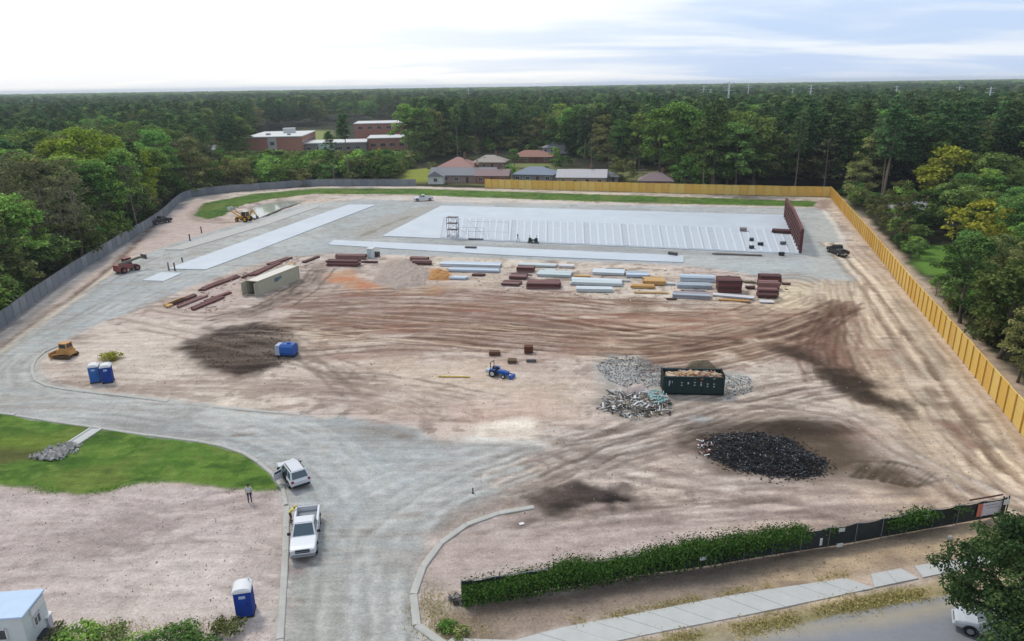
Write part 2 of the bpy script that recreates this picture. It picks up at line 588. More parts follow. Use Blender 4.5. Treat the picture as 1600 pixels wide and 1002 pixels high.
# small olive tufts
area([(155, 562), (172, 550), (190, 562), (176, 570)], (134, 118, 66), .9, .9, rag=1)
area([(690, 985), (700, 970), (728, 980), (720, 992)], (104, 124, 70), .8, .9, rag=1)
area([(672, 1000), (660, 960), (680, 930), (740, 960), (760, 1000)], (150, 142, 106), 1.6, .6, rag=1.6)

# pinkish soil lower left and in the right-hand island
area([(-250, 760), (0, 762), (120, 775), (200, 760), (300, 760), (440, 770), (440, 1050), (-250, 1100)], (196, 181, 174), .8, .75)
area([(20, 800), (250, 770), (330, 800), (380, 900), (160, 900), (60, 860)], (206, 192, 184), 3, .7, rag=3)
area([(100, 880), (240, 840), (420, 860), (410, 960), (250, 960)], (206, 198, 184), 4, .7, rag=3)
for q in ((70, 820, 40, 8), (300, 808, 22, 8), (180, 940, 30, 6), (230, 770, 20, 4), (120, 850, 30, 7), (390, 880, 16, 8), (60, 880, 30, 5)):
    area([(q[0] - q[2], q[1]), (q[0], q[1] - q[3]), (q[0] + q[2], q[1] - 2), (q[0] + q[2] * .4, q[1] + q[3])], (158, 140, 130), .8, .6, rag=1.2, rs=2)
area([(650, 930), (680, 860), (760, 810), (860, 800), (1080, 830), (1180, 860), (900, 880), (720, 920)], (188, 171, 162), 2, .75, rag=2.5)
area([(870, 805), (1080, 790), (1300, 770), (1350, 800), (1120, 850), (900, 860)], (196, 178, 168), 4, .6, rag=4)
# verge below the hedge
area([(700, 950), (730, 940), (960, 915), (1200, 868), (1500, 810), (1700, 790), (1700, 880), (1480, 880), (1330, 904), (1150, 928), (1000, 958), (880, 980), (760, 1010), (680, 1000)], (160, 142, 124), .8, .95, rag=.8)
area([(1180, 880), (1300, 850), (1560, 805), (1700, 800), (1650, 880), (1480, 882), (1330, 906), (1200, 920)], (196, 170, 136), 3, .9, rag=2.5)
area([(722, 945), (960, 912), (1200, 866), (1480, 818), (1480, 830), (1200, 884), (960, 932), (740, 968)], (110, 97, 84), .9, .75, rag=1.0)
area([(1340, 860), (1380, 850), (1420, 880), (1380, 892)], (170, 146, 120), 1.2, .6, rag=1)
area([(940, 1010), (1200, 962), (1365, 926), (1480, 900), (1640, 880), (1640, 915), (1480, 938), (1310, 968), (1180, 1005), (1100, 1040)], (188, 168, 136), .5, 1, rag=.5)
stroke([(1010, 1010), (1180, 985), (1300, 958), (1400, 938), (1480, 925)], 1.1, (132, 130, 70), .6, .75, wob=.8, brk=.55)
stroke([(900, 978), (1000, 958), (1100, 940), (1250, 914)], .7, (132, 128, 84), .5, .6, wob=.6, brk=.6)

# left verge along the dark fence: grey slope, pink strip, brown furrow
lf = smooth_line(LEFT_FENCE[:9], 5)
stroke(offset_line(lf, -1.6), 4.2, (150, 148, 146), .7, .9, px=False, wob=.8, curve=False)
stroke(offset_line(lf, -5.6), 5.5, (192, 173, 160), 1.0, .9, px=False, wob=1.0, curve=False)
stroke([(-120, 622), (0, 541), (60, 497), (130, 452), (190, 402), (240, 352)], 1.3, (122, 99, 84), .6, .8, wob=1.0, brk=.3, depth=.25)
stroke([(0, 527), (60, 486), (110, 448)], 1.3, (140, 128, 118), .8, .6, wob=1.0, brk=.4)
stroke([(-100, 615), (0, 552), (60, 509), (130, 459), (200, 407), (280, 374)], 1.2, (210, 196, 176), .5, .9, wob=.5)
stroke([(282, 318), (340, 306), (420, 300), (500, 293), (640, 293), (757, 297)], 1.9, (206, 197, 178), .6, .9, wob=.5)
stroke([(757, 297), (1000, 302), (1290, 311)], 1.4, (190, 186, 150), .6, .9, wob=.5)
area([(232, 372), (262, 340), (300, 320), (330, 345), (380, 350), (330, 372), (260, 392), (215, 402)], (196, 177, 166), 2.5, .9, rag=2)
stroke([(318, 322), (302, 336), (318, 346), (360, 348)], 2.0, (150, 132, 112), 1.2, .7, wob=1)
area([(1275, 312), (1296, 313), (1302, 326), (1280, 326)], (160, 136, 122), 1.6, .8, rag=1)
area([(380, 345), (385, 332), (400, 319), (450, 311), (476, 314), (440, 327), (400, 347)], (168, 160, 146), 1.0, 1, rag=1, lift=-.7)

# back edge between grass and gravel
area([(500, 307), (640, 306), (1000, 319), (1270, 325), (1270, 331), (1000, 325), (560, 314)], (204, 196, 186), 1.5, .8, rag=2, streak=.5)

# ---------------- gravel
area(GRAVEL, (175, 179, 177), .9, .97, rag=1.0, rs=4, px=False, g=1)
gm = (grit > .5) & near
gi = gm.astype(float)
put(gi * np.clip((nF - .48) * 4, 0, .5), (190, 188, 178))
put(gi * np.clip((nA - .52) * 4, 0, .5), (166, 163, 154))
put(gi * np.clip((nS - .58) * 5, 0, .45), (172, 160, 148))
put(gi * np.clip((nB - .6) * 6, 0, .4), (158, 156, 148))
Z[gm] *= .4
area([(470, 668), (560, 664), (640, 676), (690, 696), (560, 690)], (150, 143, 132), 2, .8, rag=2, streak=.4)
area([(150, 650), (320, 662), (360, 690), (250, 678), (150, 664)], (150, 146, 140), 1.6, .7, rag=1.6, streak=.4)
area([(600, 720), (760, 700), (860, 720), (760, 770), (660, 800), (560, 760)], (176, 178, 174), 5, .6, rag=4)
area([(690, 700), (850, 690), (1000, 690), (900, 730), (760, 760)], (176, 166, 158), 5, .6, rag=4, streak=.4)
area([(460, 900), (540, 890), (560, 1040), (440, 1040)], (172, 170, 158), 1.6, .7, rag=2)
area([(1290, 332), (1345, 440), (1300, 446), (1262, 440), (1262, 350)], (182, 181, 172), 2, .7, rag=1.5)
area([(1240, 445), (1345, 436), (1380, 480), (1280, 500)], (200, 184, 160), 3, .6, rag=3)
road = [(540, 1040), (555, 900), (560, 820), (520, 745), (420, 680), (250, 650), (80, 630), (10, 600), (30, 555), (120, 505), (220, 455), (340, 410)]
road2 = [(600, 1040), (600, 900), (650, 820), (730, 765), (850, 720), (1000, 690), (1110, 655)]
for (rd, n) in ((road, 7), (road2, 6), ([(520, 960), (530, 840), (620, 770), (760, 720), (900, 690)], 4)):
    tracks(rd, (158, 155, 146), n, 1.9, .5, 3.2, .5, .55, depth=.03)
    tracks(rd, (196, 195, 188), n, 1.9, .5, 3.2, .5, .6, depth=-.01)
tracks([(0, 572), (70, 512), (150, 462), (240, 410), (340, 372)], (164, 160, 150), 5, 1.9, .6, 4, .5, .5)
stroke([(1288, 330), (1310, 362), (1322, 392)], 1.0, (214, 208, 194), .4, .8, wob=.6, brk=.4)
area([(560, 392), (800, 394), (1060, 402), (1060, 412), (800, 404), (520, 396)], (166, 168, 166), 1.2, .6, rag=1, streak=.5)
area([(620, 380), (900, 384), (1240, 399), (1240, 404), (900, 392)], (160, 158, 154), .8, .6, rag=.8)
area([(540, 360), (590, 340), (660, 322), (690, 322), (600, 368), (560, 378)], (172, 168, 158), 1.5, .8, rag=2)
stroke([(560, 372), (600, 354), (640, 338)], 1.2, (150, 138, 120), .6, .7, wob=1, brk=.3)
area([(1060, 415), (1250, 425), (1340, 440), (1250, 412), (1060, 405)], (184, 186, 180), 2, .6, rag=2)

# ---------------- wheel ruts over the dirt
DK = (140, 116, 100)
for g, n, sp in (([(440, 490), (600, 480), (800, 490), (1000, 515), (1150, 520), (1260, 490)], 9, 9), ([(420, 500), (620, 515), (840, 530), (1020, 540), (1180, 515), (1300, 470)], 8, 6),
                 ([(560, 460), (760, 470), (960, 480), (1200, 482)], 6, 5), ([(480, 550), (620, 540), (800, 545), (960, 560)], 5, 4)):
    tracks(g, DK, n, 2.0, .5, sp, .65, .5, depth=.09)
    tracks(g, (216, 194, 168), n // 2, 2.0, .4, sp, .5, .6)
for g, n, sp in (([(1325, 440), (1345, 500), (1420, 600), (1500, 700), (1620, 800)], 7, 5), ([(1300, 460), (1330, 520), (1400, 620), (1480, 720), (1600, 830)], 7, 5),
                 ([(1310, 380), (1370, 440), (1450, 540), (1540, 660), (1600, 740)], 6, 3)):
    tracks(g, (176, 152, 128), n, 2.0, .55, sp, .7, .45, depth=.09)
    tracks(g, (224, 204, 176), n, 2.0, .5, sp, .6, .5)
for g in ([(1395, 540), (1430, 590), (1480, 660), (1530, 690)], [(1440, 570), (1480, 610), (1530, 680), (1560, 696)], [(1400, 470), (1440, 530), (1480, 590)]):
    stroke(g, 1.6, (150, 140, 124), 1.0, .6, wob=1.2, brk=.5)
stroke([(1480, 660), (1520, 695)], 1.3, (150, 116, 96), .6, .8, wob=.8)
for k in range(7):
    s = k * 13
    tracks([(1300 + s * .3, 470), (1250 + s, 530 + k * 5), (1262 + s, 600 - k * 3)], (138, 104, 88), 1, 2.0, .6, 1, .65, .4, depth=.1)
# fan from the far right corner of the yard towards the middle
for k in range(9):
    tracks([(1330, 470 + k * 2), (1250, 500 + k * 5), (1130, 525 + k * 6), (1000, 545 + k * 5)], (146, 114, 94), 1, 2.0, .55, .8, .65, .45, depth=.09)
th = np.linspace(0.2, 5.6, 22)
for k, (rx, ry) in enumerate(((46, 24), (56, 30), (36, 19))):
    tracks([(1236 + rx * math.cos(a), 463 + ry * math.sin(a)) for a in th], (156, 132, 104), 1, 1.9, .4, .3, .7, .35, jit=.3)
for g, n, sp in (([(840, 740), (960, 690), (1080, 650), (1220, 612), (1330, 596)], 6, 3.5), ([(780, 760), (900, 720), (1060, 680), (1200, 640)], 4, 3), ([(1040, 690), (1150, 640), (1300, 650), (1420, 720), (1600, 800)], 4, 2.5)):
    tracks(g, (150, 132, 118), n, 2.0, .5, sp, .7, .4, depth=.08)
    tracks(g, (212, 196, 180), n, 2.0, .4, sp, .6, .5)
for g, n, sp in (([(700, 850), (860, 820), (1040, 800), (1250, 790), (1450, 780)], 6, 4), ([(860, 700), (1000, 740), (1200, 775), (1450, 790)], 5, 3), ([(900, 860), (1100, 820), (1350, 790)], 4, 4)):
    tracks(g, (160, 140, 130), n, 2.0, .4, sp, .5, .6, depth=.06)
for g, n, sp in (([(-50, 800), (120, 800), (260, 815), (420, 790)], 5, 2.5), ([(-50, 900), (120, 880), (300, 880), (440, 920)], 6, 4), ([(30, 840), (150, 825), (230, 850)], 4, 2)):
    tracks(g, (150, 134, 126), n, 1.9, .4, sp, .55, .5, depth=.06)
for k in range(5):
    a = np.linspace(0, 5.5, 16)
    tracks([(165 + (50 + 9 * k) * math.cos(t), 840 + (16 + 4 * k) * math.sin(t)) for t in a], (150, 134, 126), 1, 1.2, .3, .3, .6, .45, jit=.4, depth=.08)
for g in ([(480, 445), (440, 470), (400, 486), (330, 500)], [(500, 430), (470, 455), (420, 482)], [(200, 500), (300, 520), (480, 560), (560, 590)], [(430, 520), (500, 560), (560, 610)]):
    tracks(g, (146, 128, 112), 3, 2, .5, 1.6, .6, .4, depth=.09)
for g in ([(205, 490), (240, 480), (300, 490), (420, 492)], [(120, 590), (300, 600), (480, 605), (640, 640)], [(320, 590), (480, 590), (640, 610), (700, 640)]):
    tracks(g, (166, 146, 132), 4, 2, .5, 3, .6, .45)
tracks([(1340, 735), (1400, 735), (1440, 750)], (110, 95, 78), 3, 1.6, .5, 1, .8, .3)
for i in range(9):
    x0 = 1380 + i * 9
    stroke([(x0 + 10, 722 + i * 2), (x0 - 16, 748 + i * 1.5)], .2, (110, 95, 78), .14, .6, wob=.3, brk=.3, depth=.15)
for i in range(120):   # stray clods and damp spots
    px, py = random.uniform(60, 1560), random.uniform(450, 985)
    w = random.uniform(.25, 1.1)
    q = P(px, py)
    a = random.uniform(-.6, .6)
    stroke([(q[0] - math.cos(a) * w, q[1] - math.sin(a) * w * .4), (q[0] + math.cos(a) * w, q[1] + math.sin(a) * w * .4)], w * .4, (138, 120, 106), .3, random.uniform(.3, .8), px=False, wob=.3, curve=False)

# crisp fresh ruts cut last, and the patches they leave dark
RD = (112, 78, 62)
for g, n, sp in (([(450, 478), (620, 470), (820, 482), (1010, 508), (1160, 514), (1265, 484)], 7, 8), ([(520, 505), (700, 520), (860, 536), (1020, 540), (1190, 512)], 7, 6), ([(600, 455), (800, 462), (1000, 476), (1180, 484)], 5, 5), ([(470, 520), (640, 512), (830, 520)], 4, 4)):
    tracks(g, RD, n, 2.0, .32, sp, .62, .5, depth=.12)
    tracks(g, (222, 200, 172), n // 2, 2.1, .3, sp, .6, .5, depth=-.05)
for k in range(8):
    tracks([(1322, 470 + k * 3), (1240, 503 + k * 5), (1130, 528 + k * 6), (1010, 548 + k * 5)], (120, 90, 72), 1, 2.0, .36, 1.2, .65, .45, depth=.12)
for k in range(6):
    s_ = k * 15
    tracks([(1302 + s_ * .3, 476), (1262 + s_, 528 + k * 5), (1275 + s_, 598 - k * 3)], (112, 80, 64), 1, 2.0, .4, .8, .65, .42, depth=.14)
for g, n, sp in (([(1330, 440), (1352, 500), (1425, 600), (1505, 700), (1620, 800)], 6, 6), ([(1310, 380), (1370, 440), (1450, 540), (1540, 660), (1600, 740)], 4, 3)):
    tracks(g, (150, 124, 102), n, 2.0, .36, sp, .6, .5, depth=.12)
for g, n, sp in (([(840, 740), (960, 690), (1080, 650), (1220, 612), (1330, 596)], 5, 3.5), ([(780, 762), (900, 722), (1060, 682), (1200, 642)], 4, 3), ([(900, 700), (1040, 676), (1180, 648), (1330, 655)], 4, 2), ([(720, 850), (860, 815), (1040, 795), (1250, 785)], 5, 5), ([(470, 600), (600, 610), (760, 640)], 4, 4)):
    tracks(g, (126, 108, 96), n, 2.0, .3, sp, .6, .48, depth=.1)
for g in ([(480, 440), (440, 468), (400, 486), (330, 502)], [(505, 420), (475, 452), (425, 484)]):
    tracks(g, (104, 88, 76), 3, 1.9, .35, 1.4, .85, .35, depth=.12)
for g, n, sp in (([(-50, 800), (120, 796), (260, 812), (420, 792)], 4, 2.5), ([(-50, 900), (120, 880), (300, 884), (440, 920)], 4, 4), ([(250, 830), (330, 800), (420, 780)], 3, 2)):
    tracks(g, (136, 118, 108), n, 1.9, .26, sp, .65, .5, depth=.08)
stroke([(1222, 543), (1290, 576), (1345, 610), (1386, 634)], 3.6, (92, 74, 60), 1.6, .85, wob=3.0, brk=.45)
stroke([(1300, 584), (1345, 604), (1384, 630)], 3.8, (80, 66, 50), 1.4, .8, wob=2.6, brk=.45)
for i in range(11):
    x0 = 1350 + i * 10
    stroke([(x0 + 14 + random.uniform(-6, 6), 712 + i * 2.8), (x0 - 16 + random.uniform(-6, 6), 744 + i * 1.6)], .22, (100, 85, 68), .14, .8, wob=.35, brk=.5, depth=.14)
area([(1296, 700), (1340, 694), (1420, 728), (1440, 748), (1400, 752), (1330, 732)], (124, 106, 86), 2.5, .4, rag=3.2, streak=.6)
area([(728, 694), (738, 664), (790, 655), (832, 660), (828, 672), (770, 676), (762, 690)], (226, 214, 196), .9, .85, rag=1.8)
stroke([(700, 684), (760, 686), (850, 694)], .8, (212, 208, 198), .4, .9, wob=.5, brk=.3)
area([(640, 690), (700, 684), (850, 696), (850, 706), (700, 700)], (150, 142, 132), 1.2, .7, rag=1.5, streak=.4)
area([(560, 668), (650, 668), (655, 684), (580, 680)], (146, 136, 124), 1.0, .8, rag=1.2, streak=.3)
area([(1075, 652), (1095, 646), (1120, 652), (1100, 662)], (176, 180, 178), .8, .7, rag=.8)
area([(826, 778), (850, 760), (900, 755), (965, 764), (975, 780), (910, 786), (880, 800), (850, 798)], (64, 54, 48), 1.2, .95, rag=2.6, rs=2.5, streak=.45)
area([(1060, 668), (1100, 655), (1240, 655), (1330, 672), (1300, 684), (1180, 676), (1090, 682)], (84, 70, 58), 1.2, .7, rag=1.5, streak=.4)
area([(-250, 760), (0, 764), (120, 778), (200, 766), (300, 764), (438, 776), (434, 1050), (-250, 1100)], (196, 180, 172), 1.5, .45, rag=2)
area([(700, 860), (860, 815), (1080, 830), (1200, 850), (900, 890), (740, 920)], (190, 173, 164), 3, .4, rag=3)
# ---------------- grass and street
LA = smooth_line(LAWN[:0] or LAWN, 3)
area(LAWN, (102, 140, 56), .35, 1, rag=.45, rs=3, px=False, g=0, gr=1)
area(STRIP, (84, 122, 50), .7, 1, rag=.6, rs=5, px=False, g=0, gr=1)
lm = grass
put(lm * np.clip((nA - .45) * 4, 0, .6), (118, 148, 60))
put(lm * np.clip((nB - .5) * 4, 0, .6), (80, 120, 44))
put(lm * np.clip((.44 - nA) * 6, 0, .6), (128, 136, 66))
put(lm * np.clip((fbm(X, Y, .9, 3, 31) - .56) * 7, 0, .5), (130, 150, 72))
put(lm * np.clip((fbm(X * .4, Y, 2.0, 3, 32) - .6) * 7, 0, .5), (70, 106, 42))
area([(-100, 700), (0, 702), (66, 706), (70, 716), (0, 724), (-100, 720)], (108, 104, 62), .8, .8, rag=.8)
area([(0, 680), (110, 684), (90, 700), (0, 698)], (128, 146, 58), 1, .6, rag=1)
area([(-30, 706), (60, 700), (76, 716), (20, 718)], (108, 104, 62), 1.5, 0, lift=-.5)
area(STREET, (146, 148, 152), .15, 1, px=False, g=.5, gr=0)
st = sub(STREET, 1)
stroke([(1060, 1012), (1180, 990), (1310, 975), (1480, 946), (1600, 924)], .9, (176, 164, 140), .6, .8, wob=.5)
Z[grass > .5] += .05
Z *= np.clip((330 - Y) / 60, 0, 1)
# keep the sheet calm under slabs and by the street
far = Y > 330
Z[far] = 0
sd = np.full(NV, 99.); ii = sub(STREET, 3); sd[ii] = sdist(X[ii], Y[ii], STREET)
Z[sd < .4] = -.05

# classes -> separate sheets cut from one grid
cx = (GX[:-1, :-1] + GX[1:, 1:]) / 2
cyy = (GY[:-1, :-1] + GY[1:, 1:]) / 2
qi = (np.arange(NY - 1)[:, None] * NX + np.arange(NX - 1)[None, :])
quads = np.stack([qi, qi + 1, qi + NX + 1, qi + NX], -1).reshape(-1, 4)
fx, fy = cx.ravel(), cyy.ravel()
cls = np.zeros(len(fx), int)
nearf = (fy < 330) & (np.abs(fx) < 300)
cls[(sdist(fx, fy, SITE) > .5)] = 1
g_f = grit[quads].mean(1)
cls[nearf & (cls == 0) & (sdist(fx, fy, GRAVEL) < 0)] = 2
cls[nearf & (sdist(fx, fy, LAWN) < .2)] = 3
cls[nearf & (sdist(fx, fy, STRIP) < .3)] = 4
cls[sdist(fx, fy, STREET) < 0] = 5
lum = colr.mean(1, keepdims=True)
colr = (lum + (colr - lum) * 1.0) * (1.20 * (np.clip(lum, .02, 1) / .30) ** .32)
co4 = np.concatenate([np.clip(colr, 0, .9), np.ones((NV, 1))], 1).astype(np.float32)
P3 = np.stack([X, Y, Z], 1).astype(np.float32)

GM = bpy.data.materials.new('soil')
GM.use_nodes = True
t = GM.node_tree
b = t.nodes['Principled BSDF']
b.inputs['Roughness'].default_value = .95
b.inputs['Specular IOR Level'].default_value = .12
at = N(t, 'ShaderNodeAttribute', attribute_name='Col')
tcn = N(t, 'ShaderNodeTexCoord')
ob = tcn.outputs['Object']


def chain(val, noise_out, lo, hi):
    mr = N(t, 'ShaderNodeMapRange')
    mr.inputs['From Min'].default_value = .25
    mr.inputs['From Max'].default_value = .75
    mr.inputs['To Min'].default_value = lo
    mr.inputs['To Max'].default_value = hi
    t.links.new(noise_out, mr.inputs[0])
    if val is None:
        return mr.outputs[0]
    mu = N(t, 'ShaderNodeMath', operation='MULTIPLY')
    t.links.new(val, mu.inputs[0]); t.links.new(mr.outputs[0], mu.inputs[1])
    return mu.outputs[0]


na = N(t, 'ShaderNodeTexNoise', i_Scale=.9, i_Detail=7.0, i_Roughness=.7)
nb = N(t, 'ShaderNodeTexNoise', i_Scale=4.5, i_Detail=4.0, i_Roughness=.7)
mpx = N(t, 'ShaderNodeMapping')
mpx.inputs['Scale'].default_value = (.22, 1.6, 1)
mpx.inputs['Rotation'].default_value = (0, 0, .12)
nc = N(t, 'ShaderNodeTexNoise', i_Scale=.8, i_Detail=6.0, i_Roughness=.65)
t.links.new(ob, na.inputs['Vector']); t.links.new(ob, nb.inputs['Vector']); t.links.new(ob, mpx.inputs[0]); t.links.new(mpx.outputs[0], nc.inputs['Vector'])
v = chain(None, na.outputs[0], .77, 1.22)
v = chain(v, nb.outputs[0], .76, 1.22)
v = chain(v, nc.outputs[0], .80, 1.19)
nd = N(t, 'ShaderNodeTexNoise', i_Scale=13.0, i_Detail=3.0, i_Roughness=.7)
t.links.new(ob, nd.inputs['Vector'])
v = chain(v, nd.outputs[0], .82, 1.18)
vm = N(t, 'ShaderNodeVectorMath', operation='SCALE')
t.links.new(at.outputs['Color'], vm.inputs[0]); t.links.new(v, vm.inputs['Scale'])
t.links.new(vm.outputs[0], b.inputs['Base Color'])
ad = N(t, 'ShaderNodeMath', operation='ADD')
t.links.new(na.outputs[0], ad.inputs[0]); t.links.new(nb.outputs[0], ad.inputs[1])
bp = N(t, 'ShaderNodeBump', i_Strength=.6, i_Distance=.18)
t.links.new(ad.outputs[0], bp.inputs['Height'])
t.links.new(bp.outputs[0], b.inputs['Normal'])


def cut(name, k):
    q = quads[cls == k]
    u, inv = np.unique(q, return_inverse=True)
    q = inv.reshape(-1, 4)
    me = bpy.data.meshes.new(name)
    me.vertices.add(len(u)); me.vertices.foreach_set('co', P3[u].ravel())
    me.loops.add(q.size); me.loops.foreach_set('vertex_index', q.ravel().astype(np.int32))
    me.polygons.add(len(q)); me.polygons.foreach_set('loop_start', np.arange(0, q.size, 4, dtype=np.int32))
    me.polygons.foreach_set('use_smooth', np.ones(len(q), bool))
    me.update(calc_edges=True)
    ca = me.color_attributes.new('Col', 'FLOAT_COLOR', 'POINT')
    ca.data.foreach_set('color', co4[u].ravel())
    me.materials.append(GM)
    o = link(name, me)
    return structure(o)


AM = GM.copy()
AM.name = 'street asphalt'
for n_ in AM.node_tree.nodes:
    if n_.type == 'MAP_RANGE':
        n_.inputs['To Min'].default_value = .95
        n_.inputs['To Max'].default_value = 1.05
    if n_.type == 'BUMP':
        n_.inputs['Strength'].default_value = .12
GROUND = [cut('ground', 0), cut('woodland_floor', 1), cut('gravel_road', 2), cut('front_lawn', 3), cut('grass_verge', 4), cut('street', 5)]
GROUND[5].data.materials[0] = AM
GZ = Z.reshape(NY, NX)


def gz(x, y):
    """ground height at a place"""
    j = min(max(int(np.searchsorted(ys, y)) - 1, 0), NY - 2)
    tt = x / (max(y, 10) + 12.0)
    i = min(max(int(np.searchsorted(ts, tt)) - 1, 0), NX - 2)
    return float(GZ[j, i])


def G(px, py, dz=0.0):
    q = P(px, py)
    return (float(q[0]), float(q[1]), gz(q[0], q[1]) + dz)
# ------------------------------------------------------------------ concrete
CONC = mat('pale concrete', (214, 222, 228), rough=.5, var=.10, scale=.16, bump=.15, bscale=5, spec=.4)
CONC2 = mat('ribbed concrete light', (206, 213, 219), rough=.6, var=.10, scale=.8, bump=.2, bscale=4)
CONC3 = mat('ribbed concrete grey', (198, 204, 210), rough=.65, var=.12, scale=.8, bump=.2, bscale=4)
CONCW = mat('warm concrete', (204, 202, 194), rough=.8, var=.10, scale=.8, bump=.3, bscale=6)
KERB = mat('kerb concrete', (200, 198, 188), rough=.8, var=.14, scale=1.2, bump=.3, bscale=9)
WALK = mat('pavement concrete', (208, 208, 202), rough=.75, var=.08, scale=.9, bump=.25, bscale=10)


LEDGE = mat('bright concrete edge', (228, 234, 240), rough=.5, var=.04)
SEAM = mat('grey seam', (182, 186, 190), rough=.7, var=.1)


def plate(name, pts, h, m_, z0=-.12, px=True, parent=None):
    mb = MB()
    mb.prism([tuple(p)[:2] for p in (W2(pts) if px else pts)], z0, h, 0)
    return mb.build(name, m_, parent)


slab = plate('foundation_slab', [(690, 322), (1228, 337), (1251, 398), (597, 369.5)], .16, CONC)
tag(slab, 'large pale concrete building slab with ribbed front half', 'concrete slab', kind='thing')
# ribs: separate pours on the front half, laid 1 cm proud with open joints
A0, A1 = P(694, 341), P(1234, 361)
B0, B1 = P(688, 372.6), P(1248, 397.2)
nrib = 46
rib_me = {}
for i in range(nrib):
    u0, u1 = i / nrib, (i + 1) / nrib - .002
    a0, a1 = A0 + (A1 - A0) * u0, A0 + (A1 - A0) * u1
    b0, b1 = B0 + (B1 - B0) * u0, B0 + (B1 - B0) * u1
    mb = MB()
    hh = .20 + random.uniform(0, .05)
    mb.prism([b0[:2], b1[:2], a1[:2], a0[:2]], .162, hh)
    e0, e1 = b0 + (b1 - b0) * .80, a0 + (a1 - a0) * .80
    mb.prism([e0[:2], b1[:2], a1[:2], e1[:2]], hh + .001, hh + .02, 1)
    if i % 5 == 0:
        e2, e3 = b0 + (b1 - b0) * .08, a0 + (a1 - a0) * .08
        mb.prism([b0[:2], e2[:2], e3[:2], a0[:2]], hh + .001, hh + .03, 2)
    mb.build('pour_strip', [[CONC2, CONC3, CONC2, CONCW][random.choice((0, 0, 2, 2, 1, 0))], LEDGE, SEAM], slab)
for (nm, lb, pts, m_, h) in (
    ('concrete_strip', 'long bright concrete strip running from the two dark stubs up to the back gravel', [(262, 421), (336, 394), (490, 339), (545, 320.5), (588, 320.5), (490, 358), (400, 393), (322, 422)], CONC, .15),
    ('concrete_strip', 'small square concrete pad at the near end of the long bright strip', [(222, 439), (252, 426), (284, 427.5), (256, 440)], CONC, .12),
    ('concrete_strip', 'narrow greyish concrete strip between the yellow loader and the long bright strip', [(258, 391), (330, 368), (400, 348), (486, 321), (500, 323), (420, 351), (340, 375), (285, 391)], CONCW, .12),
    ('concrete_strip', 'narrow bright concrete strip lying between the ribbed slab and the material stacks', [(513, 383), (522, 376), (800, 388.5), (1068, 400.5), (1068, 411), (800, 400), (640, 391)], CONC, .15)):
    tag(plate(nm, pts, h, m_), lb, 'concrete slab', kind='thing')


def kerb(label, pts, w=.42, h=.13, step=3.0, m_=KERB, px=True):
    line = resample(smooth_line(W2(pts) if px else pts, 8), step)
    root = thing('kerb', label, 'kerb')
    root['kind'] = 'thing'
    for a, b in zip(line[:-1], line[1:]):
        L = math.hypot(b[0] - a[0], b[1] - a[1])
        mb = MB()
        L2 = L - .03
        ring = lambda x: [(x, -w / 2, -.15), (x, w / 2, -.15), (x, w / 2, h - .03), (x, w / 2 - .05, h), (x, -w / 2 + .08, h), (x, -w / 2, h - .06)]
        mb.loft([ring(-L2 / 2), ring(L2 / 2)])
        z = max(0.0, gz((a[0] + b[0]) / 2, (a[1] + b[1]) / 2))
        mb.build('kerb_stone', m_, root, ((a[0] + b[0]) / 2, (a[1] + b[1]) / 2, z), math.atan2(b[1] - a[1], b[0] - a[0]))
    return root


kerb('pale concrete kerb hooking round the soil island by the pair of blue toilets', [(94, 539), (74, 547), (57, 560), (50, 576), (56, 595), (80, 605), (137, 613), (200, 620), (262, 628)])
kerb('low broken concrete kerb edging the soil between the toilets and the main gravel', [(334, 636), (400, 642), (470, 648)], h=.07)
kerb('concrete kerb along the top edge of the bright green lawn', [(-120, 640), (0, 647), (75, 658), (150, 669), (232, 681), (322, 692), (378, 708), (421, 737), (441, 762), (447, 790)], w=.36)
kerb('straight concrete kerb on the left of the entrance road beside the pickup', [(448, 793), (447, 830), (446, 870), (443, 915), (440, 960), (437, 1010), (433, 1060)], w=.5)
kerb('curved concrete kerb at the right of the entrance road, sweeping up to the dirt', [(834, 793), (800, 799), (768, 806), (720, 825), (686, 852), (662, 885), (648, 920), (645, 955), (655, 985), (674, 1003), (700, 1012)], w=.55)

# pavement of separate concrete slabs
pv = thing('pavement', 'pale concrete pavement slabs between the hedge and the street', 'pavement')
pv['kind'] = 'structure'
del pv['category']
up = resample(smooth_line(W2([(800, 1003), (880, 981.5), (1000, 959), (1150, 930), (1322, 904.5)])), 1.9)
lo = resample(smooth_line(W2([(880, 1027), (960, 1003), (1080, 979), (1200, 955), (1366, 919.5)])), 1.9)
n = len(up) - 1
lo = resample(lo, 0.3)


def at_u(line, u):
    k = u * (len(line) - 1)
    i = min(int(k), len(line) - 2)
    f = k - i
    return (line[i][0] * (1 - f) + line[i + 1][0] * f, line[i][1] * (1 - f) + line[i + 1][1] * f)


for i in range(n):
    u0, u1 = i / n, (i + 1) / n - .0015
    mb = MB()
    mb.prism([at_u(lo, u0), at_u(lo, u1), at_u(up, u1), at_u(up, u0)], -.1, .06 + random.uniform(0, .015))
    mb.build('paving_slab', WALK, pv)
for q in ([(1366, 919), (1436, 904.5), (1408, 889.5), (1361, 898)], [(1442, 903.5), (1500, 891), (1490, 876), (1429, 885.5)], [(1503, 890), (1560, 878), (1540, 867), (1493, 875.5)]):
    a, b_, c, d = [np.array(x) for x in W2(q)]
    for k in range(2):
        mb = MB()
        e0, e1 = k / 2, (k + 1) / 2 - .01
        mb.prism([tuple(a + (b_ - a) * e0), tuple(a + (b_ - a) * e1), tuple(d + (c - d) * e1), tuple(d + (c - d) * e0)], -.1, .07 + random.uniform(0, .01))
        mb.build('paving_slab', WALK, pv)
kerbB = W2([(700, 1012), (760, 1006), (800, 1003.5)])
